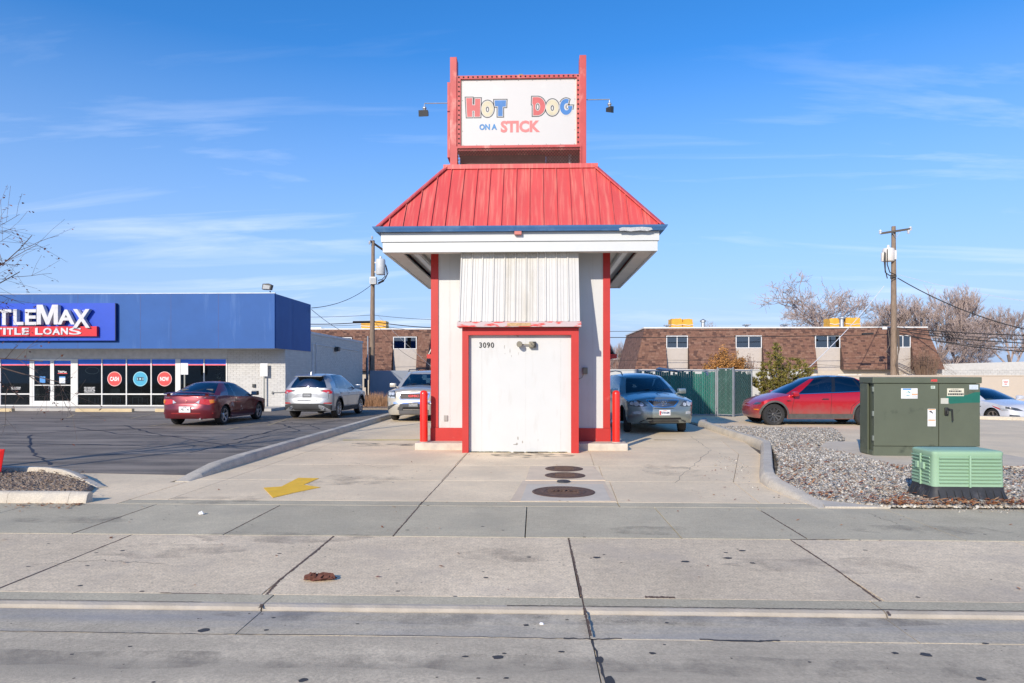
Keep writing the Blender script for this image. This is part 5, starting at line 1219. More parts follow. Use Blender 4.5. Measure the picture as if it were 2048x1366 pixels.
c.deco('side_skirt', 'R', [(1.35, .19), (3.02, .19), (3.02, .29), (1.35, .27)], paint('dusty_maroon', (.22, .12, .12), .2, .5), th=.02); c.deco('side_skirt', 'L', [(1.35, .19), (3.02, .19), (3.02, .29), (1.35, .27)], paint('dusty_maroon', (.22, .12, .12), .2, .5), th=.02)
scr = mat('scraped_paint', (.40, .30, .29), .5, metal=.3, var=.4, scale=25)
for k, (s_, z_, a, bb) in enumerate(((3.0, .66, .12, .09), (2.92, .60, .07, .05), (3.08, .60, .05, .04), (2.35, .55, .05, .06), (2.28, .45, .06, .05), (2.42, .42, .03, .03), (3.03, .48, .03, .05))):
    q_ = random.Random(k); c.deco('scrape', 'R', [(s_+a*math.cos(t)*q_.uniform(.4, 1), z_+bb*math.sin(t)*q_.uniform(.4, 1)) for t in [6.283*j/9 for j in range(9)]], scr, th=.002, cuts=1)
M = MB().tube([(c.X(3.95), .1, 1.06), (c.X(3.75), -.28, 1.15)], .008, 6).tube([(c.X(3.98), .12, 1.03), (c.X(3.95), .1, 1.06)], .014, 6); M.build('rear_wiper', wiper_m, c.T, world=False)
c.both('headlight', 'F', [(.50, .60), (.78, .62), (.80, .70), (.55, .70)], lamp_clear, th=.01)

# silver crossover, rear towards us
sp_ = paint('silver_paint', (.36, .38, .40), .5, .42)
clad = mat('grey_cladding', (.055, .057, .06), .65, var=.15, scale=6)
spec = dict(L=4.57, W=1.845, wb=2.70, fo=.93, Rw=.355, Ra=.405, sill=.24, bump_z=.30, df=.50, dr=.32, q=2.8,
    shoulder=[(0, .82), (.3, .88), (1.0, .98), (1.5, 1.03), (3.0, 1.06), (4.0, 1.12), (4.57, 1.12)],
    centre=[(0, .86), (.3, 1.0), (1.3, 1.12), (1.6, 1.14), (4.4, 1.14), (4.57, 1.13)],
    roof=[(1.7, 1.30), (2.1, 1.53), (2.5, 1.63), (3.0, 1.665), (3.6, 1.65), (4.1, 1.60), (4.35, 1.56)],
    front_in=[(.25, .14), (.4, .02), (.6, .0), (.85, .10), (1.1, .35)], rear_in=[(.28, .16), (.38, .05), (.5, .0), (.66, .0), (.70, .05), (.95, .06), (1.15, .12)],
    gh=dict(fc=1.20, fk=1.52, tfc=2.12, tfk=2.28, trc=4.30, trk=4.05, rc=4.50, rk=4.30, yt=.60, rtaper=.05, v0=.04, v1=.90, seat=2.6,
            pillars=[(1.52, 2.28, 'p'), (1.66, 2.36, 'w1'), (2.62, 2.74, 'pb'), (2.72, 2.82, 'w2'), (3.52, 3.45, 'pb'), (3.58, 3.52, 'w3'), (3.86, 3.70, 'p'), (4.30, 4.05, 'p')]),
    spokes=10, spoke_shape=((0, .028),), rimr=.25, lines=[[(2.68, 1.04), (2.70, .7), (2.66, .36)], [(1.60, 1.0), (1.52, .6), (1.50, .36)], [(3.60, 1.08), (3.55, .85), (3.32, .70), (3.22, .5), (3.16, .36)], [(1.50, .36), (3.16, .36)]],
    handles=[(2.50, .90), (3.42, .93)], side_glass=glass_mat('mid_tint', (.2, .24, .27), .12), rear_glass=privacy, arch_trim=clad)
c = make_car('crossover_car', 'silver crossover seen from behind, parked beside the white brick side wall', spec, sp_, (0, 0, 0), 0)
place(c, -8.13, 26.62, 0, math.radians(87.5))
c.both('tail_light', 'B', [(.42, 1.02), (.50, 1.06), (.90, 1.055), (.91, .93), (.80, .925), (.62, .985)], lamp_red, th=.012)
for o, sgn in zip([x for x in c.T.children if x.name.startswith('tail_light')], (1, -1)):
    c.deco('lamp_surround', 'B', [(sgn*.36, 1.015), (sgn*.50, 1.065), (sgn*.62, 1.06), (sgn*.52, 1.0)], lamp_dark, th=.016, parent=o); c.deco('clear_lens', 'B', [(sgn*.72, .985), (sgn*.80, .99), (sgn*.79, .955), (sgn*.72, .96)], lamp_clear, th=.017, parent=o)
c.deco('bumper_cladding', 'B', [(-.86, .32), (.86, .32), (.88, .50), (.62, .56), (-.62, .56), (-.88, .50)], clad, th=.014)
c.both('reflector', 'B', [(.60, .57), (.86, .555), (.88, .60), (.64, .60)], lamp_red, th=.012)
c.deco('tailgate_shut', 'B', [(-.74, .72), (.74, .72), (.74, .735), (-.74, .735)], gap_m, th=.003); c.strip('shut_line', 'B', [(.78, .72), (.76, .93)], .01, gap_m); c.strip('shut_line', 'B', [(-.78, .72), (-.76, .93)], .01, gap_m)
c.deco('bumper_step', 'B', [(-.66, .655), (.66, .655), (.74, .70), (-.74, .70)], mat('step_shadow_paint', (.16, .17, .18), .4, metal=.5), th=.003)
c.deco('plate_recess', 'B', [(-.52, .78), (.52, .78), (.34, .93), (-.34, .93)], paint('light_silver', (.44, .46, .48), .45, .35), th=.004)
plate(c, 'B', -.15, .15, .80, .93, PGREY, INKG, 'A53DN', None, mat('plate_holder_dark', (.04, .04, .045), .4), .02)
M = MB()
bx = c.hit('B', 0, 1.03)[0].x-.008
M.tube([(bx, .075*math.cos(a), 1.035+.058*math.sin(a)) for a in [6.283*k/20 for k in range(21)]], .007, 6, caps=False)
M.tube([(bx, .066, 1.045), (bx, .03, 1.045), (bx, 0, 1.012), (bx, -.03, 1.045), (bx, -.066, 1.045)], .006, 6); M.build('emblem', chrome, c.T, world=False)
for y in (-.60, .60): MB().lathe([(.05, 0), (.05, -.10), (.036, -.10), (.036, 0)], (c.hit('B', y, .40)[0].x+.06, y, .40), 'x', 16).build('exhaust_pipe', chrome, c.T, world=False, smooth=40)
MB().plate([(c.X(3.95), 0, 1.66), (c.X(4.18), 0, 1.60), (c.X(4.16), 0, 1.70), (c.X(4.10), 0, 1.73)], .03).build('roof_antenna', mat('white_fin', (.7, .72, .75), .3), c.T, world=False)
M = MB(); vs = []
M.plate([(c.X(4.12), -.56, 1.615), (c.X(4.12), .56, 1.615), (c.X(4.42), .50, 1.56), (c.X(4.42), -.50, 1.56)], .03); M.build('roof_spoiler', sp_, c.T, world=False)
M = MB().tube([(c.X(4.54), -.05, 1.16), (c.X(4.52), .38, 1.20)], .009, 6).tube([(c.X(4.56), -.05, 1.13), (c.X(4.54), -.05, 1.16)], .016, 6); M.build('rear_wiper', wiper_m, c.T, world=False)
c.deco('lettering_bar', 'B', [(-.68, .775), (-.56, .775), (-.56, .785), (-.68, .785)], chrome, th=.006)

# beige large crossover, front towards us, left lane
bp_ = paint('champagne_paint', (.46, .425, .355), .25, .40)
spec = dict(L=5.1, W=1.98, wb=3.02, fo=1.0, Rw=.36, Ra=.41, sill=.26, bump_z=.24, df=.42, dr=.3, q=3.0,
    shoulder=[(0, .98), (.3, 1.04), (1.2, 1.12), (2.0, 1.12), (4.8, 1.16), (5.1, 1.14)], centre=[(0, 1.06), (.35, 1.16), (1.2, 1.24), (1.6, 1.26), (5.0, 1.2), (5.1, 1.18)],
    roof=[(1.7, 1.35), (2.05, 1.60), (2.4, 1.73), (3.2, 1.78), (4.4, 1.75), (4.8, 1.68)],
    front_in=[(.2, .12), (.3, .03), (.45, .0), (.62, .0), (.66, .03), (.9, .06), (1.06, .12), (1.2, .25)], rear_in=[(.2, .1), (.5, 0), (1.0, .04), (1.2, .1)],
    gh=dict(fc=1.22, fk=1.50, tfc=2.15, tfk=2.28, trc=4.75, trk=4.55, rc=5.0, rk=4.85, yt=.70, rtaper=.03, v0=.04, v1=.92,
            pillars=[(1.50, 2.28, 'p'), (1.64, 2.36, 'w1'), (2.75, 2.85, 'pb'), (2.85, 2.93, 'w2'), (3.75, 3.75, 'pb'), (3.85, 3.85, 'w3'), (4.55, 4.4, 'p'), (4.85, 4.55, 'p')]),
    spokes=6, rimr=.24, cabin=tan_m, glass=glass_mat('front_glass', (.36, .50, .55), .05), lines=[[(2.8, 1.1), (2.8, .4)], [(1.6, 1.1), (1.55, .4)], [(3.8, 1.1), (3.7, .5)]], side_glass=privacy, rear_glass=cglass)
c = make_car('large_crossover', 'champagne beige sport utility vehicle facing us in the left lane, half behind the building', spec, bp_, (0, 0, 0), 0)
place(c, -4.05, 25.52, -.0, math.radians(-91.5))
gr = c.deco('grille_surround', 'F', [(-.50, .78), (-.46, .745), (.46, .745), (.50, .78), (.56, .99), (.53, 1.02), (-.53, 1.02), (-.56, .99)], chrome, th=.012)
g2 = c.deco('grille', 'F', [(-.45, .79), (.45, .79), (.50, .975), (-.50, .975)], mat('grille_mesh', (.035, .03, .03), .5, metal=.4, var=.5, scale=60), th=.020)
x = c.hit('F', 0, .88)[0].x
for k in range(4): MB().box(x+.016, x+.026, -.47, .47, .815+k*.045, .822+k*.045).build('grille_bar', mat('grille_bar', (.14, .13, .13), .4, metal=.7), g2, world=False)
text('emblem_lettering', 'GMC', .085, .37, mat('emblem_red', (.75, .10, .10), .3), c.T, (x+.032, -.185, .845), '+x', .012, off=.05, rz=0)
c.both('headlight', 'F', [(.64, .80), (.88, .83), (.955, .93), (.93, 1.04), (.68, 1.06), (.62, .95)], lamp_dark, th=.012)
for sgn, o in zip((1, -1), [k for k in c.T.children if k.name.startswith('headlight')]):
    for yy, zz, r in ((.735, .97, .062), (.85, .955, .055)):
        c.deco('reflector', 'F', [(sgn*(yy+r*math.cos(t)), zz+r*math.sin(t)) for t in [6.283*j/12 for j in range(12)]], lamp_clear, th=.018, parent=o, cuts=1)
    c.deco('lower_lens', 'F', [(sgn*.66, .80), (sgn*.88, .83), (sgn*.90, .87), (sgn*.66, .85)], lamp_clear, th=.017, parent=o, cuts=1)
c.deco('chrome_band', 'F', [(-.70, .615), (.70, .615), (.72, .66), (.60, .70), (-.60, .70), (-.72, .66)], chrome, th=.02)
c.deco('lower_cladding', 'F', [(-.93, .38), (.93, .38), (.94, .52), (.74, .56), (.70, .61), (-.70, .61), (-.74, .56), (-.94, .52)], clad, th=.014)
c.deco('air_dam', 'F', [(-.92, .25), (.92, .25), (.93, .375), (-.93, .375)], mat('grey_air_dam', (.11, .11, .115), .6), th=.02)
c.deco('lower_grille', 'F', [(-.40, .42), (.40, .42), (.36, .52), (-.36, .52)], dark, th=.02); c.deco('chrome_lip', 'F', [(-.36, .41), (.36, .41), (.36, .43), (-.36, .43)], chrome, th=.026)
for s_ in (-1, 1): c.deco('fog_light', 'F', [(s_*(.855)+.055*math.cos(t), .64+.055*math.sin(t)) for t in [6.283*j/12 for j in range(12)]], lamp_clear, th=.014, cuts=1)
plate(c, 'F', -.16, .16, .52, .67, PGREY, INKG, 'UTAH', None, None, .05)
M = MB()
for s_ in (-1, 1): M.tube([(c.X(2.35), s_*.66, 1.72), (c.X(2.5), s_*.67, 1.80), (c.X(4.1), s_*.67, 1.81), (c.X(4.3), s_*.66, 1.75)], .018, 6)
M.build('roof_rail', black_plastic, c.T, world=False)
MB().bbox(c.X(2.2), c.X(2.12), .05, .20, 1.48, 1.62, .01).build('hanging_tag', mat('white_tag', (.6, .65, .6), .6), c.T, world=False)
for y in (-.5, .1): MB().tube([(c.X(1.22), y, 1.25), (c.X(1.42), y+.45, 1.30)], .01, 6).build('wiper', wiper_m, c.T, world=False)

# silver-green crossover at the right of the building, front three-quarter
rp = paint('silver_green_paint', (.30, .335, .31), .65, .3)
spec = dict(L=4.74, W=1.845, wb=2.715, fo=.93, Rw=.36, Ra=.405, sill=.25, bump_z=.30, df=.50, dr=.35, q=2.5,
    shoulder=[(0, .80), (.3, .87), (1.0, .99), (1.5, 1.03), (3.0, 1.05), (4.3, 1.08), (4.74, 1.06)], centre=[(0, .90), (.3, 1.01), (1.1, 1.13), (1.5, 1.17), (4.5, 1.12), (4.74, 1.1)],
    roof=[(1.6, 1.28), (1.95, 1.50), (2.3, 1.62), (2.9, 1.67), (3.8, 1.64), (4.3, 1.55)],
    front_in=[(.28, .14), (.38, .03), (.5, .0), (.64, .0), (.70, .035), (.88, .10), (1.0, .22)], rear_in=[(.2, .1), (.5, 0), (1.0, .06), (1.1, .1)],
    gh=dict(fc=1.15, fk=1.45, tfc=2.02, tfk=2.18, trc=4.2, trk=4.05, rc=4.62, rk=4.45, yt=.62, rtaper=.05, v0=.04, v1=.92,
            pillars=[(1.45, 2.18, 'p'), (1.60, 2.26, 'w1'), (2.62, 2.72, 'pb'), (2.72, 2.80, 'w2'), (3.55, 3.42, 'pb'), (3.62, 3.48, 'w3'), (4.15, 3.75, 'p'), (4.45, 4.05, 'p')]),
    spokes=6, spoke_shape=((0, .06),), rimr=.245, cabin=tan_m, steer=math.radians(-14), side_glass=glass_mat('blue_side_glass', (.24, .33, .42), .13),
    lines=[[(2.66, 1.04), (2.68, .7), (2.64, .36)], [(1.55, 1.0), (1.50, .6), (1.48, .36)], [(3.6, 1.06), (3.5, .8), (3.2, .6)]], handles=[(2.52, .88), (3.45, .9)])
c = make_car('mid_size_crossover', 'silver-green crossover with roof rails, front facing us between the building and the green enclosure', spec, rp, (0, 0, 0), 0)
place(c, 3.22, 20.85, -.0, math.radians(-90+7))
g1 = c.deco('grille_surround', 'F', [(-.31, .745), (0, .72), (.31, .745), (.47, .925), (.40, .94), (-.40, .94), (-.47, .925)], chrome, th=.012)
g2 = c.deco('grille', 'F', [(-.27, .765), (0, .745), (.27, .765), (.43, .918), (-.43, .918)], mat('grille_dark', (.05, .05, .05), .4, metal=.4), th=.018)
for k in range(-8, 9):
    y0 = k*.033; y1 = k*.050; M = MB(); a, _ = c.hit('F', y0, .765); b_, _ = c.hit('F', y1, .915); M.bar((a.x+.024, y0, .765), (b_.x+.024, y1, .915), .008, .01, (1, 0, 0)); M.build('grille_bar', chrome, g2, world=False)
ex_ = c.hit('F', 0, .84)[0].x+.034
M = MB().tube([(ex_, .068*math.cos(t), .855+.045*math.sin(t)) for t in [6.283*k/18 for k in range(19)]], .008, 6, caps=False).tube([(ex_, -.02, .885), (ex_, .02, .84), (ex_, -.05, .84)], .007, 6); M.build('emblem', chrome, c.T, world=False)
c.both('headlight', 'F', [(.44, .77), (.62, .745), (.86, .76), (.915, .84), (.90, .93), (.74, .955), (.60, .90)], lamp_dark, th=.012)
for sgn, o in zip((1, -1), [k for k in c.T.children if k.name.startswith('headlight')]):
    for yy, zz, r in ((.60, .81, .052), (.73, .83, .068)):
        c.deco('reflector', 'F', [(sgn*(yy+r*math.cos(t)), zz+r*math.sin(t)) for t in [6.283*j/12 for j in range(12)]], lamp_clear, th=.018, parent=o, cuts=1)
    c.deco('lens', 'F', [(sgn*.80, .78), (sgn*.88, .80), (sgn*.88, .90), (sgn*.80, .92)], lamp_clear, th=.017, parent=o, cuts=1)
c.deco('lower_grille', 'F', [(-.50, .40), (.50, .40), (.46, .455), (-.46, .455)], dark, th=.008); c.deco('skid_panel', 'F', [(-.70, .285), (.70, .285), (.56, .39), (-.56, .39)], clad, th=.008)
c.both('fog_light', 'F', [(.62, .55), (.82, .55), (.84, .60), (.70, .63), (.62, .61)], lamp_clear, th=.008); c.deco('crease', 'F', [(-.30, .70), (.30, .70), (.24, .715), (-.24, .715)], gap_m, th=.004)
def ex3(o, x, sg):
    text('plate_heading', 'UTAH', .022, .10, INKR, o, (x+sg*.001, -.05, .635), '+x', .002, off=.02, rz=0); MB().plate([(x+.0015, -.145, .53), (x+.0015, -.10, .53), (x+.0015, -.10, .64), (x+.0015, -.145, .64)], .001).build('plate_design', INKR, o, world=False)
plate(c, 'F', -.155, .155, .52, .665, PWHITE, INKN, ' 7S9AM', ex3, None, .03)
M = MB()
for s_ in (-1, 1): M.tube([(c.X(2.2), s_*.60, 1.60), (c.X(2.35), s_*.61, 1.70), (c.X(3.0), s_*.62, 1.735), (c.X(3.8), s_*.61, 1.70), (c.X(4.0), s_*.60, 1.62)], .018, 6)
M.build('roof_rail', mat('dark_rail', (.06, .07, .08), .35, metal=.5), c.T, world=False)
for y in (-.45, .15): MB().tube([(c.X(1.12), y, 1.16), (c.X(1.30), y+.42, 1.205)], .01, 6).build('wiper', wiper_m, c.T, world=False)

# red electric crossover side on, nose to the left
ep = paint('deep_red_paint', (.50, .005, .016), .35, .28, dirt=(.27, .17, .14))
etrim = mat('dusty_grey_trim', (.085, .083, .078), .7, var=.2, scale=10)
spec = dict(L=4.55, W=1.92, wb=2.89, fo=.66, Rw=.355, Ra=.40, sill=.22, bump_z=.24, df=.46, dr=.42, q=2.3,
    shoulder=[(0, .64), (.2, .75), (.45, .84), (.9, .94), (1.4, 1.00), (2.8, 1.05), (4.0, 1.12), (4.55, 1.06)], centre=[(0, .68), (.2, .82), (.6, .96), (1.0, 1.07), (1.4, 1.12), (4.3, 1.15), (4.55, 1.1)],
    roof=[(1.2, 1.20), (1.6, 1.42), (2.0, 1.55), (2.4, 1.61), (2.8, 1.62), (3.3, 1.58), (3.8, 1.47), (4.2, 1.33)],
    front_in=[(.2, .16), (.32, .04), (.45, .0), (.6, .03), (.75, .14), (.9, .35)], rear_in=[(.2, .1), (.5, 0), (1.0, .06), (1.15, .12)],
    gh=dict(fc=.85, fk=1.16, tfc=1.9, tfk=2.0, trc=3.3, trk=3.2, rc=4.32, rk=4.1, yt=.56, rtaper=.05, v0=.05, v1=.93, seat=2.15,
            pillars=[(1.16, 2.0, 'p'), (1.38, 2.04, 'w1'), (2.46, 2.60, 'pb'), (2.58, 2.70, 'w2'), (3.42, 3.25, 'pb'), (3.48, 3.3, 'w3'), (3.9, 3.35, 'p'), (4.1, 3.4, 'p')]),
    spokes=10, spoke_shape=((.0, .045),), rimr=.235, rim=mat('dark_wheel_cover', (.045, .046, .048), .45, var=.1), mdz=.03, side_glass=privacy, glass=glass_mat('dark_front_glass', (.1, .12, .14), .16), rear_glass=privacy, black_roof=True, arch_trim=etrim,
    lines=[[(2.46, 1.03), (2.44, .7), (2.42, .34)], [(1.30, .97), (1.22, .6), (1.20, .34)], [(3.46, 1.08), (3.35, .85), (3.08, .62), (3.02, .34)]], handle_mat=mat('dark_handle', (.05, .03, .03), .3), handles=[(2.25, .86)])
c = make_car('electric_crossover', 'glossy red electric crossover seen side on, its tail behind the large green cabinet', spec, ep, (0, 0, 0), 0)
place(c, XA(1549, 22.0)+1.445, 22.95, -.02, math.radians(180))
c.both('side_camera', 'L', [(1.06, .78), (1.18, .79), (1.18, .805), (1.08, .82), (1.04, .81)], gap_m, th=.006)
c.both('marker_light', 'L', [(.10, .50), (.20, .50), (.20, .535), (.10, .535)], lamp_amber, th=.006)
c.both('headlight', 'F', [(.55, .66), (.86, .68), (.88, .76), (.60, .74)], lamp_dark, th=.008)
for ax in 'LR':
    c.strip('window_trim', ax, [(1.35, 1.015), (2.0, 1.04), (2.8, 1.075), (3.8, 1.13)], .016, chrome, .006)

# white sedan low behind the far kerb at right
wp = paint('white_paint_car', (.62, .63, .66), .1, .3)
spec = dict(L=4.84, W=1.86, wb=2.80, fo=.95, Rw=.33, Ra=.37, sill=.19, bump_z=.22, df=.55, dr=.45, q=2.5,
    shoulder=[(0, .66), (.3, .76), (1.0, .88), (1.6, .94), (3.0, .98), (4.2, 1.02), (4.84, .98)], centre=[(0, .70), (.3, .84), (1.2, .99), (1.6, 1.03), (4.2, 1.06), (4.84, 1.0)],
    roof=[(1.6, 1.1), (2.0, 1.30), (2.4, 1.42), (2.9, 1.46), (3.4, 1.43), (3.9, 1.30), (4.3, 1.15)],
    front_in=[(.2, .12), (.35, .0), (.5, .02), (.7, .14), (.9, .3)], rear_in=[(.2, .1), (.5, 0), (.9, .06)],
    gh=dict(fc=1.2, fk=1.5, tfc=2.15, tfk=2.28, trc=3.45, trk=3.35, rc=4.3, rk=4.1, yt=.57, rtaper=.05, v0=.05, v1=.93,
            pillars=[(1.5, 2.28, 'p'), (1.66, 2.34, 'w1'), (2.68, 2.76, 'pb'), (2.78, 2.84, 'w2'), (3.6, 3.25, 'p'), (4.1, 3.35, 'p')]),
    spokes=5, spoke_shape=((-.12, .035), (.12, .035)), rimr=.24, rim=mat('bronze_grey_alloy', (.30, .27, .25), .3, metal=.7), glass=glass_mat('clear_car_glass', (.55, .72, .66), .08), side_glass=glass_mat('clear_car_glass', (.55, .72, .66), .08), rear_glass=glass_mat('clear_car_glass', (.55, .72, .66), .08), black_roof=True,
    lines=[[(2.72, .96), (2.70, .3)], [(1.58, .92), (1.46, .3)]], handles=[(2.55, .82)])
c = make_car('sedan_car', 'white sedan with dark glass roof before the beige wall at the right edge', spec, wp, (0, 0, 0), 0)
place(c, 17.99, 28.14, -.34, math.radians(-78))
b = c.both('headlight', 'F', [(.42, .60), (.70, .62), (.90, .68), (.90, .76), (.60, .70)], lamp_dark, th=.01)
c.both('headlight_side', 'L', [(.36, .62), (.95, .78), (.80, .70), (.5, .60)], lamp_red, th=.008); c.both('lens', 'L', [(.30, .60), (.36, .68), (.62, .70), (.55, .61)], lamp_clear, th=.010)
c.both('side_vent', 'L', [(1.42, .735), (1.66, .735), (1.62, .70), (1.44, .70)], lamp_dark, th=.006)
c.both('fog_light', 'F', [(.55, .36), (.84, .36), (.84, .46), (.60, .44)], lamp_dark, th=.008); c.deco('grille', 'F', [(-.36, .48), (.36, .48), (.40, .60), (-.40, .60)], gap_m, th=.008)
# ------------------------------------------------------------ loan shop at the left
YS = 31.4; YF = 30.05; SX = -11.6
blue_f = mat('blue_fascia_metal', (.030, .108, .33), .62, var=.08, scale=.8, spec=.3, col2=(.085, .185, .42), c2lo=.58, c2hi=.85, c2scale=1.1, stretch2=(2.2, 2.2, .25))
brickw = mat('white_painted_brick', (.56, .55, .52), .7, var=.04, scale=3, island=.05)
brickj = mat('painted_mortar', (.50, .49, .47), .8, var=.05)
alu = mat('shopfront_aluminium', (.62, .62, .60), .45, metal=.3, var=.06)
H = thing('loan_shop', 'low shop with a deep blue metal fascia, glass shopfront and white brick walls', 'building', (-18, YS, 0))
MB().box(-34, SX, YF, YF+.08, 2.77, 5.22).build('fascia', blue_f, H)
MB().box(SX-.08, SX+.02, YF+.081, 34.9, 2.78, 5.21).build('fascia_side', blue_f, H)
M = MB()
for px in (156, 281, 342, 437, -60): x = XA(px, YF); M.box(x-.008, x+.008, YF-.003, YF+.01, 2.79, 5.2)
M.box(SX+.02, SX+.024, 32.3, 32.31, 2.8, 5.2); M.build('fascia_joint', mat('blue_joint', (.03, .06, .2), .5), H)
MB().box(-34, SX+.03, YF-.02, YF+.10, 5.22, 5.26).build('coping', mat('coping_metal', (.35, .40, .5), .4, metal=.4), H)
MB().box(-34, SX-.1, YF+.09, YS+.3, 2.80, 2.86).build('canopy_soffit', mat('canopy_soffit_paint', (.62, .61, .58), .7), H)
MB().box(-34, SX, YS+.02, 46, 5.0, 5.1).build('front_roof', mat('roof_membrane', (.25, .25, .25), .9), H) if False else None
# brick walls: one joined field of separate bricks in front of the mortar
wx0 = XA(455, YS)
MB().box(wx0, SX-.02, YS, YS+.3, .0, 2.86).build('wall', brickj, H)
MB().box(SX-.3, SX-.02, YS+.3, 45.6, .0, 3.78).build('side_wall', brickj, H)
MB().box(-34, SX-.3, 45.3, 45.6, 0, 3.78).build('rear_wall', brickj, H)
def bricks(parent, a0, a1, z0, z1, plane, off, seed, bw=.295, bh=.092, name='brickwork'):
    rr = random.Random(seed); M = MB(); r = 0; z = z0
    while z < z1-.02:
        zt = min(z+bh-.010, z1); a = a0-(bw/2 if r % 2 else 0)
        while a < a1:
            p, q = max(a+.004, a0), min(a+bw-.004, a1)
            if q-p > .03:
                o = off+rr.uniform(0, .004)
                if plane == 'y':  # facing -y
                    y = YS-o; M.add([(p, y, z), (q, y, z), (q, y, zt), (p, y, zt), (p, YS, z), (q, YS, z), (q, YS, zt), (p, YS, zt)], [(0, 1, 2, 3), (4, 0, 3, 7), (1, 5, 6, 2), (3, 2, 6, 7), (4, 5, 1, 0)])
                else:             # facing +x
                    x = SX-.02+o; X0 = SX-.02; M.add([(x, p, z), (x, q, z), (x, q, zt), (x, p, zt), (X0, p, z), (X0, q, z), (X0, q, zt), (X0, p, zt)], [(0, 1, 2, 3), (4, 0, 3, 7), (1, 5, 6, 2), (3, 2, 6, 7), (4, 5, 1, 0)])
            a += bw
        z += bh; r += 1
    return M.build(name, brickw, parent, kind='stuff')
bricks(H, wx0+.0, SX-.02, .06, 2.86, 'y', .018, 1); bricks(H, YS-.016, 45.6, .06, 3.70, 'x', .014, 2, .40)
MB().box(SX-.35, SX+.03, 34.9, 45.65, 3.70, 3.82).build('parapet_cap', mat('cap_metal', (.52, .53, .56), .5), H)
MB().box(-34, SX-.3, YS+.3, 45.4, 3.5, 3.6).build('roof', mat('roof_membrane', (.25, .25, .25), .9), H)
MB().box(-34, SX-.08, 34.85, 34.95, 3.6, 5.2).build('fascia_rear', blue_f, H)
# header above the glass and low plinth
MB().box(-34, wx0, YS-.02, YS+.15, 2.36, 2.80).build('header_panel', mat('header_paint', (.60, .60, .58), .6), H)
MB().box(-34, wx0, YS-.02, YS+.1, 0, .12).build('plinth', mat('plinth_conc', (.45, .43, .4), .8), H)
xs_ = [XA(p, YS) for p in (-240, -190, -135, -80, -25, 2, 62)]
zt_, zm, zb_ = 2.35, ZA(789, YS), .12
fr = lambda x0, x1, z0, z1, y0=YS-.05, y1=YS+.05: MB().box(x0, x1, y0, y1, z0, z1).build('mullion', alu, H)
shopglass = glass_mat('shop_glass', (.55, .60, .62), -.02)
def bay(x0, x1):
    MB().box(x0+.025, x1-.025, YS-.006, YS+.0, zm+.03, zt_-.025).build('pane', shopglass, H)
    MB().box(x0+.025, x1-.025, YS-.006, YS+.0, zb_+.04, zm-.03).build('pane', shopglass, H)
    MB().box(x0+.025, x1-.025, YS-.05, YS+.05, zm-.03, zm+.03).build('transom', alu, H); MB().box(x0+.025, x1-.025, YS-.05, YS+.05, zb_, zb_+.05).build('transom', alu, H); MB().box(x0+.025, x1-.025, YS-.05, YS+.05, zt_-.03, zt_).build('transom', alu, H)
for a, b in zip(xs_[:-1], xs_[1:]): bay(a, b); fr(a-.025, a+.025, zb_, zt_)
vs_ = [XA(p, YS) for p in (156, 205, 254, 303.5, 353)]
for a, b in zip(vs_[:-1], vs_[1:]): bay(a, b); fr(a-.025, a+.025, zb_, zt_)
fr(vs_[-1]-.025, XA(362, YS), zb_, zt_); w3 = [XA(362, YS), XA(409, YS), XA(455, YS)]
for a, b in zip(w3[:-1], w3[1:]): bay(a, b)
fr(w3[1]-.025, w3[1]+.025, zb_, zt_); fr(w3[2]-.05, w3[2], zb_, zt_)
fr(XA(62, YS)-.025, XA(66, YS), .1, zt_); fr(XA(147, YS), XA(156, YS)-.025, .0, zt_)
for a, b, hx in ((66, 105.5, 101), (105.5, 146.5, 109)):
    x0, x1 = XA(a, YS), XA(b, YS); d = MB(); z0, z1 = .06, zt_
    for q in ((x0, x0+.09, z0, z1), (x1-.09, x1, z0, z1), (x0+.09, x1-.09, z1-.10, z1), (x0+.09, x1-.09, z0, z0+.30)): d.box(q[0], q[1], YS-.04, YS+.04, q[2], q[3])
    d.box(x0+.09, x1-.09, YS-.03, YS+.03, 1.08, 1.12); D = d.build('door', mat('door_silver', (.68, .68, .66), .4, metal=.3, var=.05), H)
    MB().box(x0+.09, x1-.09, YS-.006, YS, .36, 1.08).build('pane', shopglass, D); MB().box(x0+.09, x1-.09, YS-.006, YS, 1.12, z1-.10).build('pane', shopglass, D)
    hx = XA(hx, YS); M = MB().tube([(hx, YS-.04, 1.05), (hx, YS-.10, 1.05), (hx, YS-.10, .80), (hx, YS-.04, .80)], .014, 6); M.build('handle', chrome, D)
    MB().box((x0+x1)/2-.1, (x0+x1)/2+.25, YS-.05, YS-.04, z1-.09, z1-.03).build('door_closer', mat('closer_white', (.75, .75, .75), .5), D)
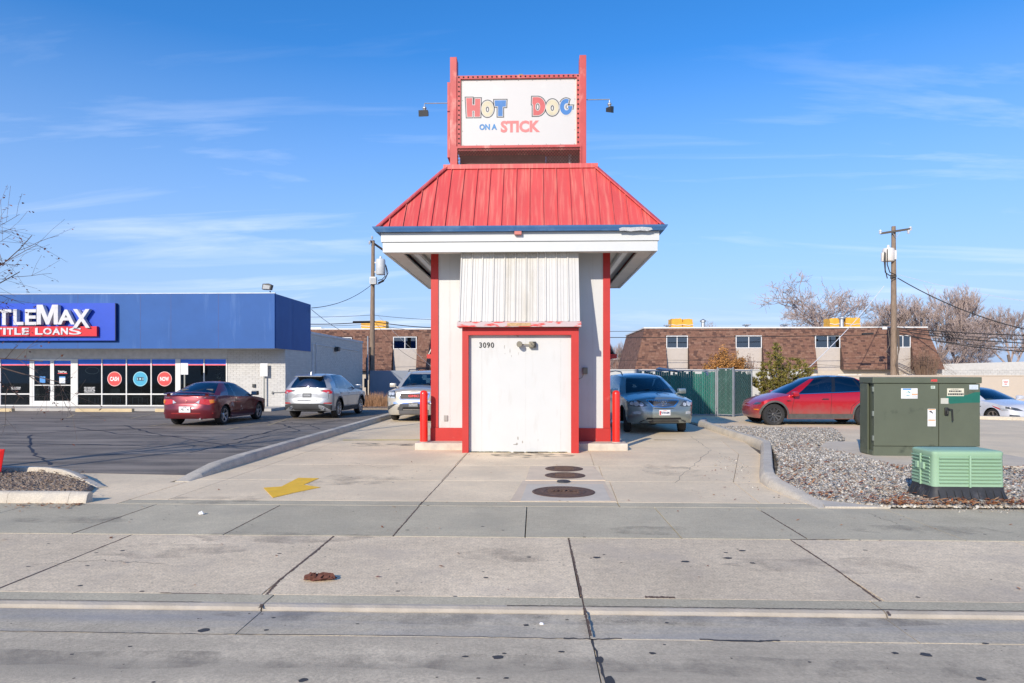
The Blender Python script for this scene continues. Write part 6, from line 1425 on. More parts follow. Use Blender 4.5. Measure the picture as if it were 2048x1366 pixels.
# interior
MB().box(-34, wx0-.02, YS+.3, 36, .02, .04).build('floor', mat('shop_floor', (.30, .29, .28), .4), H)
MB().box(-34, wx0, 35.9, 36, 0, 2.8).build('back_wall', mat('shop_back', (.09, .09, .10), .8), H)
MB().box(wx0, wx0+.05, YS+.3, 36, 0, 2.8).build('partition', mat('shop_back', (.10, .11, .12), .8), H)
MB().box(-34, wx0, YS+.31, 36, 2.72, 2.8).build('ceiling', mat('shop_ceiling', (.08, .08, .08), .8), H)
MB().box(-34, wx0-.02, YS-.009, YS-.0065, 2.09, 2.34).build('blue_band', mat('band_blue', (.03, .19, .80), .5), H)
MB().box(-34, wx0-.02, YS-.009, YS-.0065, 2.03, 2.085).build('red_stripe', mat('band_red', (.85, .14, .18), .5), H)
def disc(px, py, r, m, par, y=YS-.009, th=.002, name='sticker'):
    x, z = XA(px, YS), ZA(py, YS); n = 32
    return MB().plate([(x+r*math.cos(6.2832*k/n), y, z+r*math.sin(6.2832*k/n)) for k in range(n)], th, (0, -1, 0)).build(name, m, par)
pink = mat('sticker_pink_rim', (.72, .42, .40), .5); sred = mat('sticker_red', (.62, .05, .05), .5); scy = mat('sticker_cyan', (.04, .34, .52), .5); scy2 = mat('sticker_light_cyan', (.28, .58, .68), .5)
for px, w, m1, m2 in ((229.5, 'CASH', sred, pink), (281, '', scy, scy2), (329.5, 'NOW', sred, pink)):
    o = disc(px, 758, .345, m2, H, name='round_sticker'); disc(px, 758, .315, m1, o, YS-.0115, name='sticker_face')
    if w: text('sticker_word', w, .20, .42, mat('sticker_word_white', (.8, .8, .8), .5), o, (XA(px, YS)-.21, YS-.0135, ZA(758, YS)-.10), '-y', .002, off=.03)
    else:
        x, z = XA(px, YS), ZA(758, YS); M = MB(); M.box(x-.17, x+.17, YS-.0135, YS-.012, z-.085, z+.085); M.build('banknote', mat('note_dark', (.02, .05, .09), .5), o)
        M = MB(); M.box(x-.15, x-.145+.03, YS-.015, YS-.0138, z-.06, z+.06).box(x+.115, x+.15, YS-.015, YS-.0138, z-.06, z+.06).lathe([(.05, 0), (.05, .002)], (x, YS-.016, z), 'y', 16); M.build('note_mark', scy2, o)
def poster(px0, px1, py0, py1, m, name='notice', y=YS-.009): return MB().box(XA(px0, YS), XA(px1, YS), y, y+.002, ZA(py1, YS), ZA(py0, YS)).build(name, m, H)
poster(80, 91, 753, 766, mat('notice_blue', (.06, .25, .6), .5)); poster(119, 131, 753, 767, mat('notice_pale', (.6, .65, .72), .5)); poster(119, 131, 753, 755.5, mat('notice_blue', (.06, .25, .6), .5), 'notice_header', YS-.0115)
poster(116, 135, 746, 747.6, mat('notice_red', (.65, .05, .06), .5)); text('door_lettering', 'TitleMax', .10, .42, wst, H, (XA(116.5, YS), YS-.012, ZA(745.5, YS)), '-y', .002, off=.02)
for (px, pw, rows_t) in ((23, 20, ('NO SOLICITING', 'OR SMOKING')), (169, 23, ('NO CASH KEPT', 'ON PREMISES', 'NO GUNS OR', 'WEAPONS'))):
    for k, s_ in enumerate(rows_t): text('window_lettering', s_, .045, pw/43.5*(.95 if k % 2 else 1), wst, H, (XA(px, YS), YS-.012, ZA(776.5+k*3.1, YS)), '-y', .002, off=.03)
M = MB(); x, z = XA(184, YS), ZA(741, YS); M.tube([(x+.32*math.cos(a), YS+.02, z+.16*math.sin(a)) for a in [6.283*k/24 for k in range(25)]], .012, 5, caps=False); M.build('oval_sign', mat('grey_neon', (.28, .29, .3), .4), H)
# things inside the windows
for k, (x, y) in enumerate(((-21.3, 32.5), (-20.2, 32.5), (-19.2, 32.6), (-18.0, 32.5), (-17.1, 32.6), (-24.3, 32.6))):
    t = thing('waiting_chair', 'dark waiting-room chair behind the shop window, %s' % ('first from the double door', 'second from the double door', 'third from the double door', 'fourth from the double door', 'last before the maroon coupe', 'left of the double door')[k], 'chair', (x, y, .04), group='chairs inside the shop')
    MB().bbox(-.24, .24, -.22, .24, .42, .47, .02).build('seat', mat('chair_dark', (.05, .055, .06), .6), t, world=False); MB().bbox(-.25, .25, -.28, -.23, .5, .88, .02).build('backrest', mat('chair_dark', (.05, .055, .06), .6), t, world=False)
    for a in (-.23, .23):
        for b in (-.24, .22): MB().tube([(a, b, 0), (a, b, .45)], .014, 6).build('leg', mat('chair_metal', (.4, .4, .42), .3, metal=.8), t, world=False)
tx = XA(438, 32.3); t = thing('christmas_tree', 'small frosted artificial tree with a red bow inside the shop window', 'christmas tree', (tx, 32.3, .04)); rr = random.Random(2); M = MB(); M2 = MB()
for k in range(700):
    h = .5+rr.random()**1.4*1.5; r = (2.05-h)*.34*rr.random()**.5; a = rr.random()*6.283; p = Vector((r*math.cos(a), r*math.sin(a), h)); q = p+Vector((math.cos(a)*.09, math.sin(a)*.09, .03)); w = Vector((-math.sin(a), math.cos(a), 0))*.016
    (M if k % 3 else M2).add([p-w, p+w, q+w*.3, q-w*.3], [(0, 1, 2, 3)])
M.build('foliage', mat('dull_needles', (.10, .14, .12), .7), t, world=False); M2.build('frost', mat('frost_white', (.7, .72, .74), .6), t, world=False)
M = MB(); 
for k in range(14): a = rr.uniform(-.22, .22); b = rr.uniform(-.1, .14); M.bbox(a-.045, a+.045, -.40, -.34, 1.12+b-.03, 1.12+b+.03, .01)
M.build('bow', mat('bow_red', (.65, .03, .04), .5), t, world=False); MB().tube([(0, 0, 0), (0, 0, 1.0)], .04, 6).build('stand', wood, t, world=False)
# shop sign
SB = thing('shop_sign', 'blue fascia sign board with raised white and red lettering for title loans', 'sign', (XA(100, YF), YF, ZA(680, YF)))
sb0, sb1, sz0, sz1 = XA(-215, YF), XA(235, YF), ZA(680, YF), ZA(604, YF)
MB().box(sb0, sb1, YF-.18, YF-.003, sz0, sz1).build('board', mat('bright_blue_board', (.004, .06, .50), .35, var=.03, coat=.3), SB)
cbl = mat('board_edge', (.01, .03, .12), .5); MB().box(sb1, sb1+.02, YF-.175, YF-.003, sz0, sz1).build('board_edge', cbl, SB)
MB().box(XA(-95, YF), XA(203, YF), YF-.33, YF-.181, ZA(671.5, YF), ZA(651.5, YF)).build('red_panel', mat('sign_red', (.62, .010, .018), .35, coat=.3), SB)
wl = mat('letter_white', (.60, .60, .61), .4)
yl = YF-.42
def lett(ch, a, b, top, bot, ext=.20, off=.03, m=wl, y=yl):
    return text('letter', ch, ZA(top, YF)-ZA(bot, YF), XA(b, YF)-XA(a, YF), m, SB, (XA(a, YF), y+ext, ZA(bot, YF)), '-y', ext, off=off if ch not in 'MS' else .012)
for ch, a, b, t_, b_ in (('T', -50, -9, 607, 649), ('I', -5, 4, 617, 649), ('T', 8, 37, 617, 649), ('L', 41, 61, 617, 649), ('E', 64, 86, 617, 649), ('M', 87, 129, 608, 648), ('A', 128, 162, 618, 648), ('X', 158, 192, 617, 655)):
    if ch == 'M':
        X0, X1, Z0, Z1 = XA(a, YF), XA(b, YF), ZA(b_, YF), ZA(t_, YF); w, h = X1-X0, Z1-Z0
        MB().plate([(X0+u*w, yl, Z0+v*h) for u, v in ((0, 0), (.20, 0), (.20, .62), (.44, 0), (.58, 0), (.80, .62), (.80, 0), (1, 0), (1, 1), (.73, 1), (.51, .36), (.28, 1), (0, 1))], .20, (0, -1, 0)).build('letter', wl, SB); continue
    lett(ch, a, b, t_, b_)
for k, (ch, a, b) in enumerate((('T', 3, 17), ('I', 19, 24), ('T', 26, 39), ('L', 41, 54), ('E', 56, 70), ('L', 82, 97), ('O', 98, 115), ('A', 116, 132), ('N', 133, 147), ('S', 149, 173.5))): lett(ch, a, b, 654.5, 668.5, .05, .035, wl, YF-.36)
# lamps on the shop
def flood(label, loc, s=1., up=True):
    t = thing('flood_light', label, 'lamp', loc)
    MB().tube([(0, 0, 0), (0, 0, .10), (-.02, 0, .16)], .03*s, 8).build('bracket', black_plastic, t, world=False)
    M = MB(); M.plate([(-.32*s, -.20, .22), (.06*s, -.20, .20), (.12*s, -.20, .42), (.0, -.20, .48), (-.28*s, -.20, .47)], .26); M.build('housing', mat('lamp_black', (.035, .038, .04), .45), t, world=False)
    MB().plate([(-.28*s, -.202, .25), (.02*s, -.202, .23), (.05*s, -.202, .38), (-.24*s, -.202, .43)], .01, (0, -1, 0)).build('lens', mat('lamp_lens', (.45, .46, .44), .15, coat=1), t, world=False)
    return t
flood('black flood light standing on the corner of the blue fascia roof', (XA(541, YF+.3), YF+.3, 5.2))
t = thing('wall_lamp', 'dark floodlight fixed high on the white brick side wall', 'lamp', (SX, 39.3, 2.95))
MB().bbox(SX-.01, SX+.25, 39.1, 39.5, 2.95, 3.2, .03).build('housing', mat('lamp_black', (.035, .038, .04), .45), t); MB().bbox(SX+.04, SX+.2, 39.14, 39.46, 2.92, 2.95, .004).build('lens', mat('lamp_lens', (.45, .46, .44), .15, coat=1), t)
M = MB().tube([(SX+.02, 35.2, 3.2), (SX+.02, 35.2, 1.3)], .04, 6).tube([(SX+.02, 35.8, 3.3), (SX+.02, 35.8, 1.25)], .025, 6).tube([(SX+.02, 35.2, 3.2), (SX+.02, 44.5, 3.12)], .02, 6).bbox(SX-.02, SX+.12, 34.9, 35.9, 1.0, 1.35, .02)
M.build('conduit', mat('white_conduit', (.62, .62, .63), .6), H)
M = MB().bbox(XA(509, YS)-.07, XA(509, YS)+.07, YS-.1, YS-.016, ZA(775, YS), ZA(768, YS), .02); M.build('wall_outlet', mat('lamp_black', (.035, .038, .04), .45), H)
MB().tube([(XA(547, YS), YS-.06, ZA(785, YS)), (XA(571, YS), YS-.08, ZA(784, YS))], .02, 6).bbox(XA(545, YS)-.03, XA(545, YS)+.05, YS-.12, YS-.016, ZA(788, YS), ZA(783, YS), .01).build('pipe', mat('lamp_lens2', (.35, .35, .33), .5), H)
for px, lab in ((369.5, 'blank white parking sign back on a post behind the maroon coupe'), (528.5, 'blank white parking sign back on a grey post before the white brick wall')):
    ysn = 30.5 if px < 400 else 31.2; x = XA(px, ysn); t = thing('parking_sign', lab, 'sign', (x, ysn, .1), group='parking signs by the shop')
    M = MB().box(-.03, .03, -.02, .02, 0, 2.0); M.build('post', mat('sign_post_metal', (.22, .23, .22), .5, metal=.5), t, world=False)
    MB().bbox(-.17, .17, -.03, -.021, 1.50 if px < 400 else 1.42, 2.02, .003).build('plate', mat('sign_back', (.68, .69, .70), .5), t, world=False)
# pavement of the shop and its stops
shopw = MB().box(-34, -11.5, 29.4, YS, -.08, .12).build('shop_walk', mat('shop_walk_conc', (.44, .42, .38), .85, var=.1, scale=2), kind='structure')
MB().box(-11.5, -6.2, 31.0, 46, -.08, .06).build('planting_strip', soil, kind='structure')
for i, (a, b) in enumerate(((-26, -22.2), (-20.2, -16.9), (-16.7, -13.2))):
    t = tag(MB().bbox(a+.4, b-.4, 28.75, 28.95, -.02, .14, .03).build('wheel_stop', mat('yellowed_stop', (.58, .46, .27), .8, var=.15, scale=3)), 'worn yellowish concrete wheel stop %s' % ('left of the shop door', 'in front of the round red stickers', 'behind the maroon coupe')[i], 'wheel stop', 'wheel stops before the shop')
# ------------------------------------------------------------ walls and fences at the back
ww = mat('white_block_wall', (.55, .55, .53), .7, var=.04, scale=1, col2=(.55, .53, .5), c2lo=.62, c2hi=.9, c2scale=1, bump=.2)
W1 = thing('white_wall', 'white painted block wall behind the green enclosure and the shrub', 'wall', (10, 30, 0))
MB().box(2.5, XA(1612, 30), 30.0, 30.2, -.1, ZA(741, 30)).build('panel', ww, W1); MB().box(2.45, XA(1612, 30)+.03, 29.97, 30.23, ZA(741, 30), ZA(741, 30)+.05).build('cap', ww, W1)
bw_ = mat('beige_wall_paint', (.50, .43, .35), .75, var=.04, scale=.6, col2=(.52, .46, .39), c2lo=.6, c2hi=.9, c2scale=.6)
W2_ = thing('beige_wall', 'long beige wall behind the white sedan at right', 'wall', (25, 38, -.5))
MB().box(XA(1600, 38), 60, 38, 38.25, -.7, ZA(752, 38)).build('panel', bw_, W2_); MB().box(XA(1600, 38)-.03, 60, 37.97, 38.28, ZA(752, 38), ZA(752, 38)+.05).build('cap', bw_, W2_)
t = thing('wall_notice', 'small white notice with red lines on the beige wall', 'sign', (XA(2011, 37.95), 37.95, ZA(770, 38)))
x = XA(2011, 37.95); MB().box(x-.17, x+.17, 37.94, 37.968, ZA(772, 38), ZA(759, 38)).build('plate', wst, t)
for k, z in enumerate((ZA(762, 38), ZA(765, 38), ZA(768, 38))): MB().box(x-.13+.03*k, x+.13-.03*k, 37.932, 37.939, z-.02, z+.02).build('red_line', INKR, t)
gw = tag(MB().box(-11.2, -3.0, 46.0, 46.2, -.1, ZA(741, 46)).build('grey_wall', mat('blue_grey_wall', (.24, .27, .32), .8, var=.05, scale=1)), 'blue-grey rendered wall behind the utility pole and the beige vehicle', 'wall')
fw = thing('block_wall', 'tall whitewashed block wall far off at the right edge', 'wall', (38, 62, 0))
x0, x1 = XA(1884, 62), 75; bwm = mat('whitewashed_block', (.52, .51, .48), .8, var=.06, island=.08, col2=(.45, .44, .42), c2lo=.55, c2hi=.8, c2scale=.5)
MB().box(x0, x1, 62, 62.3, -1, 2.0).build('wall', bwm, fw)
M = MB()
for r in range(9):
    z = .3+r*.2; a = x0+(.2 if r % 2 else 0)
    while a < 52: M.box(a, a+.385, 61.97, 62.0, z, z+.185); a += .4
M.build('block', bwm, fw, kind='stuff')
M = MB(); M.add([(x0, 61.98, 1.99), (75, 61.98, 1.99), (75, 61.98, 3.6), (x0, 61.98, 2.5), (x0, 62.28, 1.99), (75, 62.28, 1.99), (75, 62.28, 3.6), (x0, 62.28, 2.5)], [(0, 1, 2, 3), (5, 4, 7, 6), (3, 2, 6, 7), (4, 0, 3, 7), (1, 5, 6, 2)]); M.build('upper_wall', bwm, fw)
# green slatted enclosure
gs_ = mat('green_slat', (.010, .135, .10), .5, var=.1, objvar=.25); gs2 = mat('dull_green_slat', (.025, .085, .066), .6, var=.15, objvar=.2, col2=(.13, .20, .18), c2lo=.60, c2hi=.68, c2scale=6, stretch2=(6, 6, 1))
steel = mat('fence_post_steel', (.26, .28, .30), .5, metal=.5)
def slatfence(t, x0, y0, x1, y1, z0, z1, m, sp=.085, ragged=.06, seed=1):
    rr = random.Random(seed); L_ = math.hypot(x1-x0, y1-y0); ux, uy = (x1-x0)/L_, (y1-y0)/L_; n = int(L_/sp)
    ang = math.atan2(uy, ux)
    me = None
    for k in range(n):
        a = (k+.5)*sp; zt2 = z1-rr.uniform(0, ragged)*(1 if rr.random() < .75 else 3.5)
        M = MB(); w = sp*.47; vs = []
        for da, dn in ((-w, 0), (-w*.3, -.010), (w*.3, -.010), (w, 0), (w, .006), (-w, .006)):
            vs.append((da, dn))
        P = [(x0+ux*(a+d)-uy*(-e)*-1*-1, y0+uy*(a+d)+ux*e) for d, e in vs]
        M.prism(P, z0+rr.uniform(0, .03), zt2); M.build('slat', m, t)
    # chain link wires
    M = MB(); h = z1-z0; s = .16; k = -h
    while k < L_:
        for sg in (1, -1):
            a0, b0 = (k, z0) if sg > 0 else (k, z1)
            a1, b1 = k+h, (z1 if sg > 0 else z0)
            if a0 < 0: b0 = b0+(b1-b0)*(-a0/h); a0 = 0
            if a1 > L_: b1 = b0+(b1-b0)*(L_-a0)/(a1-a0); a1 = L_
            if a1 > a0: M.bar((x0+ux*a0+uy*.014, y0+uy*a0-ux*.014, b0), (x0+ux*a1+uy*.014, y0+uy*a1-ux*.014, b1), .0025, .0025)
        k += s
    M.build('chain_link', steel, t, kind='stuff')
    M = MB(); M.tube([(x0, y0, z1+.01), (x1, y1, z1+.01)], .022, 8).tube([(x0, y0, z0), (x1, y1, z0)], .016, 8); M.build('rail', steel, t)
    for (a, b) in ((x0, y0), (x1, y1)): MB().tube([(a, b, 0), (a, b, z1+.07)], .032, 10).build('post', steel, t)
F1 = thing('slatted_fence', 'bright green slatted chain-link fence panel behind the silver-green crossover', 'fence', (5, 26.7, 0))
ex = XA(1275, 26.8); slatfence(F1, ex, 26.8, XA(1431, 26.7), 26.7, .06, ZA(742, 26.7), gs_)
F2 = thing('enclosure_gate', 'dull green slatted gate leaf next to the bright green fence panel', 'gate', (7.0, 26.5, 0), group='gate leaves of the green enclosure')
slatfence(F2, XA(1435, 26.55), 26.55, XA(1466, 26.2), 26.2, .08, ZA(738, 26.3), gs2, .06, .02, 2)
F3 = thing('enclosure_gate', 'dull green slatted gate leaf nearest the red electric crossover', 'gate', (8.0, 26.5, 0), group='gate leaves of the green enclosure')
slatfence(F3, XA(1468, 26.3), 26.3, XA(1503, 27.4), 27.4, .08, ZA(742, 26.8), gs2, .06, .04, 3)
t = tag(MB().plate([(XA(1308, 28), 27.6, 1.84), (XA(1352, 28), 27.3, 1.72), (XA(1362, 29), 28.8, 1.76), (XA(1318, 29), 29.0, 1.92)], .04).build('bin_lid', mat('black_lid', (.02, .03, .05), .35)), 'dark tilted bin lid rising above the green fence', 'bin lid')
tag(MB().bbox(XA(1312, 28.3), XA(1355, 28.3), 27.8, 29.2, .0, 1.55, .03).build('waste_bin', mat('bin_green', (.03, .07, .05), .5)), 'dark waste container hidden behind the green fence', 'waste bin')

# ------------------------------------------------------------ apartment blocks with shingled mansards
shin = ramp_island('shingle', [(.205,.105,.07), (.18,.09,.062), (.19,.098,.066), (.22,.12,.082), (.10,.052,.04), (.195,.10,.07), (.23,.13,.092), (.15,.078,.055), (.21,.11,.075)], .9)
cream = mat('cream_panel', (.47, .42, .37), .75, var=.04); wfr = mat('window_frame_white', (.75, .75, .74), .5)
apglass = glass_mat('flat_glass', (.12, .15, .18), .16); cop = mat('roof_edge_white', (.68, .68, .66), .6)
def mansard(par, x0, x1, yt, yb, zt2, zb2, holes, tw=.27, th=.135, seed=1, hip=0.):
    rr = random.Random(seed); M = MB(); n = int(round((zt2-zb2)/th)); dz = (zt2-zb2)/n
    for r in range(n):
        za, zc = zb2+r*dz, zb2+(r+1)*dz; ya = yb+(yt-yb)*r/n; yc = yb+(yt-yb)*(r+1)/n
        e = hip*(1-r/n); a = x0-e-(tw*.5 if r % 2 else 0)-rr.random()*.05
        while a < x1+e:
            w = tw*rr.uniform(.75, 1.25); p, q = max(a, x0-e), min(a+w-.012, x1+e); a += w
            if q-p < .04: continue
            if any(p < h1-.02 and q > h0+.02 and za < hz1 and zc > hz0 for h0, h1, hz0, hz1 in holes):
                for h0, h1, hz0, hz1 in holes:
                    if p < h1 and q > h0 and za < hz1 and zc > hz0:
                        if p < h0-.04: q = h0
                        elif q > h1+.04: p = h1
                        else: q = p
                if q-p < .04: continue
            lo = .028*rr.uniform(.6, 1.5); M.add([(p, ya-lo, za-.01), (q, ya-lo, za-.01), (q, yc-.004, zc+.015), (p, yc-.004, zc+.015), (p, ya, za), (q, ya, za)], [(0, 1, 2, 3), (4, 5, 1, 0), (4, 0, 3), (1, 5, 2)])
    return M.build('shingles', shin, par, kind='stuff')
def window(par, x0, x1, z0, z1, y, depth=.5):
    f = MB(); b = .055
    f.box(x0, x1, y, y+.08, z1-b, z1).box(x0, x1, y, y+.08, z0, z0+b).box(x0, x0+b, y, y+.08, z0+b, z1-b).box(x1-b, x1, y, y+.08, z0+b, z1-b); xm = (x0+x1)/2; f.box(xm-b/2, xm+b/2, y, y+.08, z0+b, z1-b)
    F = f.build('window', wfr, par)
    for a, c_ in ((x0+b, xm-b/2), (xm+b/2, x1-b)): MB().box(a, c_, y+.04, y+.05, z0+b, z1-b).build('pane', apglass, F)
    MB().box(x0+b, x1-b, y+.3, y+.32, z0+b, z1-b).build('curtain', mat('dark_curtain', (.10, .10, .10), .9, var=.4, scale=5, stretch=(5, 1, .3)), F)
YT, YB = 54.8, 53.9
def block(label, xa, xb, wins, zt2, zb2, ground=True, seed=1, hip=.9, yT=YT, yB=YB, depth=11, lwall=True):
    t = thing('apartment_block', label, 'building', ((xa+xb)/2, yT, 0), group='brown shingled apartment blocks')
    holes = [(a-.04, b+.04, zb2, c) for a, b, c, d in wins]
    MB().box(xa-.1, xb+.1, yT-.06, yT+depth, zt2, zt2+.10).build('roof_edge', cop, t)
    MB().box(xa, xb, yT+.1, yT+depth-.2, zb2-3.2, zt2-.02).build('wall', mat('apartment_wall', (.50, .44, .36), .8), t)
    # backing slope in strips between window bays
    M = MB(); cuts_ = sorted([(h[0], h[1]) for h in holes]); cur = xa
    segs = []
    for h0, h1 in cuts_: segs.append((cur, h0)); cur = h1
    segs.append((cur, xb))
    for k, (p, q) in enumerate(segs):
        pl_ = p-(hip if k == 0 else 0); ql = q+(hip if k == len(segs)-1 else 0)
        M = MB(); M.add([(pl_, yB+.01, zb2), (ql, yB+.01, zb2), (q, yT+.01, zt2), (p, yT+.01, zt2), (p, yT+.2, zb2), (q, yT+.2, zb2), (q, yT+.2, zt2), (p, yT+.2, zt2)], [(0, 1, 2, 3), (0, 4, 5, 1), (4, 0, 3, 7), (1, 5, 6, 2), (3, 2, 6, 7)])
        M.build('mansard_backing', mat('felt_brown', (.09, .05, .04), .9), t)
    for h0, h1, hz0, hz1 in holes: # the slope above the window heads
        y_ = yB+(yT-yB)*(hz1-zb2)/(zt2-zb2); M = MB(); M.add([(h0, y_+.01, hz1), (h1, y_+.01, hz1), (h1, yT+.01, zt2), (h0, yT+.01, zt2), (h0, yT+.2, hz1), (h1, yT+.2, hz1)], [(0, 1, 2, 3), (0, 4, 5, 1)]); M.build('mansard_backing', mat('felt_brown', (.09, .05, .04), .9), t)
    mansard(t, xa, xb, yT, yB, zt2, zb2, [(h[0], h[1], h[2]-.3, h[3]) for h in holes], seed=seed, hip=hip)
    for a, b, c, d in wins:
        y_ = yB+(yT-yB)*.62
        window(t, a, b, d, c, y_); MB().box(a, b, y_+.03, y_+.08, zb2-.1, d).build('cream_panel', cream, t)
    return t
z = lambda py: ZA(py, 54.5)
xw = lambda p: XA(p, 54.4)
zt2, zb2 = z(657), z(739)
AB = block('brown shingled apartment block behind the white wall at right, with four windows', xw(1291), xw(1858), [(xw(1333), xw(1376), z(672), z(697)), (xw(1472), xw(1524), z(672), z(697)), (xw(1631), xw(1681), z(672), z(697)), (xw(1791), xw(1822), z(672), z(696))], zt2, zb2, seed=3)
# its left-hand end, seen slantwise, and the ground floor
def endslope(par, x, sgn, y0, y1, zt3, zb3, hip=.9):
    rr = random.Random(8); M = MB(); n = 20
    for r in range(n):
        za, zc = zb3+(zt3-zb3)*r/n, zb3+(zt3-zb3)*(r+1)/n; xa_, xc = x+sgn*hip*(1-r/n), x+sgn*hip*(1-(r+1)/n); a = y0-hip*(1-r/n)
        while a < y1:
            w = .33*rr.uniform(.7, 1.3); q = min(a+w-.01, y1)
            M.add([(xa_+sgn*.03, a, za-.01), (xa_+sgn*.03, q, za-.01), (xc+sgn*.004, q, zc+.015), (xc+sgn*.004, a, zc+.015), (xa_, a, za), (xa_, q, za)], [(0, 1, 2, 3), (4, 5, 1, 0)]); a += w
    M.build('shingles', shin, par, kind='stuff')
endslope(AB, xw(1291), -1, YT, YT+10.8, zt2, zb2)
MB().add([(xw(1291)-.9, YB, zb2), (xw(1291)-.9, YT+11, zb2), (xw(1291)+.02, YT+11, zt2), (xw(1291)+.02, YT, zt2)], [(0, 3, 2, 1)]).build('mansard_backing', mat('felt_brown', (.09, .05, .04), .9), AB)
M = MB()
for px in (1610, 1700, 1828): window(AB, xw(px)-.9, xw(px)+.9, z(757), z(749), YB+.55)
MB().box(xw(1291), xw(1885), YB+.6, YB+.75, -.6, zb2+.02).build('ground_floor', mat('ground_floor_paint', (.50, .44, .36), .8, var=.05), AB)
BB = block('brown shingled apartment block behind the left utility pole', xw(560), xw(905), [(xw(676), xw(703), z(674), z(697)), (xw(786), xw(833), z(673), z(698))], z(658), z(741), seed=5)
MB().box(xw(560), xw(905), YB+.6, YB+.75, -.6, z(741)+.02).build('ground_floor', mat('ground_floor_paint', (.60, .52, .42), .8, var=.05), BB)
CC = block('small far brown shingled building seen in the gap right of the drive-through', XA(1195, 80), XA(1262, 80), [(XA(1243, 80), XA(1250, 80), ZA(725, 80), ZA(738, 80))], ZA(719, 80), ZA(745, 80), seed=6, yT=80, yB=79.4, hip=.2)
ytarp = mat('yellow_tarp', (.70, .36, .035), .6, var=.12, scale=3, bump=.5, bscale=4)
def tarp(label, px0, px1, py0, py1, Y, lump=.04):
    x0, x1, z0, z1 = XA(px0, Y), XA(px1, Y), ZA(py1, Y)-.1, ZA(py0, Y); t = thing('roof_cooler', label, 'cooler', ((x0+x1)/2, Y, z0), group='yellow covered coolers on the roofs')
    rr = random.Random(int(px0)); bm = bmesh.new(); bmesh.ops.create_cube(bm, size=1); bmesh.ops.subdivide_edges(bm, edges=list(bm.edges), cuts=4, use_grid_fill=True)
    for v in bm.verts: v.co = Vector(((x0+x1)/2+v.co.x*(x1-x0), Y+.6+v.co.y*1.2, (z0+z1)/2+v.co.z*(z1-z0)))+Vector((rr.uniform(-1, 1), rr.uniform(-1, 1), rr.uniform(-1, 1)))*lump
    M = MB(); bm.verts.index_update(); M.add([v.co[:] for v in bm.verts], [[v.index for v in f.verts] for f in bm.faces]); bm.free(); M.build('cover', ytarp, t, smooth=50)
    M = MB().tube([(x0-.03, Y-.06, z0+.35), ((x0+x1)/2, Y-.07, z0+.28), (x1+.03, Y-.06, z0+.33)], .025, 5); M.build('strap', wfr, t)
tarp('yellow covered rooftop cooler, left one of the pair above the leftmost window', 1343, 1364, 638, 656, 56); tarp('yellow covered rooftop cooler, right one of the pair above the leftmost window', 1365.5, 1386, 639, 656, 56)
tarp('yellow covered rooftop cooler left of the round metal chimney', 1660, 1678, 638, 655, 56); tarp('yellow covered rooftop cooler right of the round metal chimney', 1691, 1720, 637, 655, 56)
tarp('wide yellow covered rooftop cooler above the left apartment block', 722, 771, 641, 657, 56); tarp('small yellow covered cooler on the far building in the gap', 1238, 1249, 708, 719, 80)
def vent(label, px, py0, w, Y=56, tall=False):
    x = XA(px, Y); z0 = ZA(656, Y)-.1; z1 = ZA(py0, Y); t = thing('roof_vent', label, 'vent', (x, Y, z0), group='vents on the apartment roof')
    if tall: MB().tube([(x, Y, z0), (x, Y, z1-.15)], w*.5, 10).build('pipe', galv, t); MB().lathe([(w*.9, 0), (w*.9, .12), (.02, .25)], (x, Y, z1-.2), n=12).build('cap', galv, t)
    else: MB().box(x-w*.35, x+w*.35, Y-.2, Y+.2, z0, z1-.08).build('pipe', galv, t); MB().bbox(x-w, x+w, Y-.4, Y+.4, z1-.08, z1, .02).build('cap', galv, t)
vent('low square metal roof vent left of the yellow coolers', 1334, 650.5, .22); vent('tall white turbine vent right of the left pair of yellow coolers', 1406, 640, .28, tall=True)
vent('low square metal roof vent above the second window', 1493, 650, .24); vent('low square metal roof vent between the second and third window', 1570, 649.5, .24); vent('round metal chimney pipe between two yellow coolers', 1683, 634, .34, tall=True)
vent('metal roof vent on the left apartment block near the white shop', 634, 655, .5)

# ------------------------------------------------------------ utility poles and wires
def pole(label, px, Y, ztop, zbase, r, lean=0.):
    x = XA(px, Y); t = thing('utility_pole', label, 'utility pole', (x, Y, zbase), group='wooden utility poles')
    n = 12; MB().tube([(x+lean*(k/n)**1, Y, zbase+(ztop-zbase)*k/n) for k in range(n+1)], [r*(1.25-.55*k/n) for k in range(n+1)], 12).build('shaft', wood, t, smooth=50)
    return t, x
ins = mat('insulator_grey', (.5, .5, .5), .3, coat=.5); darkwood = mat('dark_crossarm_wood', (.10, .085, .07), .9, var=.2, scale=8)
YL = 47.5; t, x = pole('wooden utility pole with a white transformer and floodlight behind the white shop', 743.5, YL, ZA(479, YL), -.1, .17, .10)
zz = lambda py: ZA(py, YL); xx = lambda px: XA(px, YL)
MB().bar((xx(742), YL-.2, zz(481)), (xx(775), YL+1.4, zz(503)), .10, .12).build('crossarm', darkwood, t)
M = MB(); 
for px, py in ((746, 478), (741, 488)): M.lathe([(.05, 0), (.09, .06), (.05, .1), (.09, .16), (.04, .24)], (xx(px), YL-.25, zz(py)), n=8)
M.build('insulator', ins, t)
MB().lathe([(.001, 0), (.30, .02), (.33, .06), (.33, 1.02), (.30, 1.1), (.1, 1.16), (.08, 1.3)], (xx(762), YL-.1, zz(549)), n=20).bar((xx(750), YL-.1, zz(524)), (xx(757), YL-.1, zz(524)), .08, .10).bar((xx(750), YL-.1, zz(543)), (xx(757), YL-.1, zz(543)), .08, .10).build('transformer', mat('transformer_pale', (.55, .57, .57), .45, var=.08), t, smooth=40)
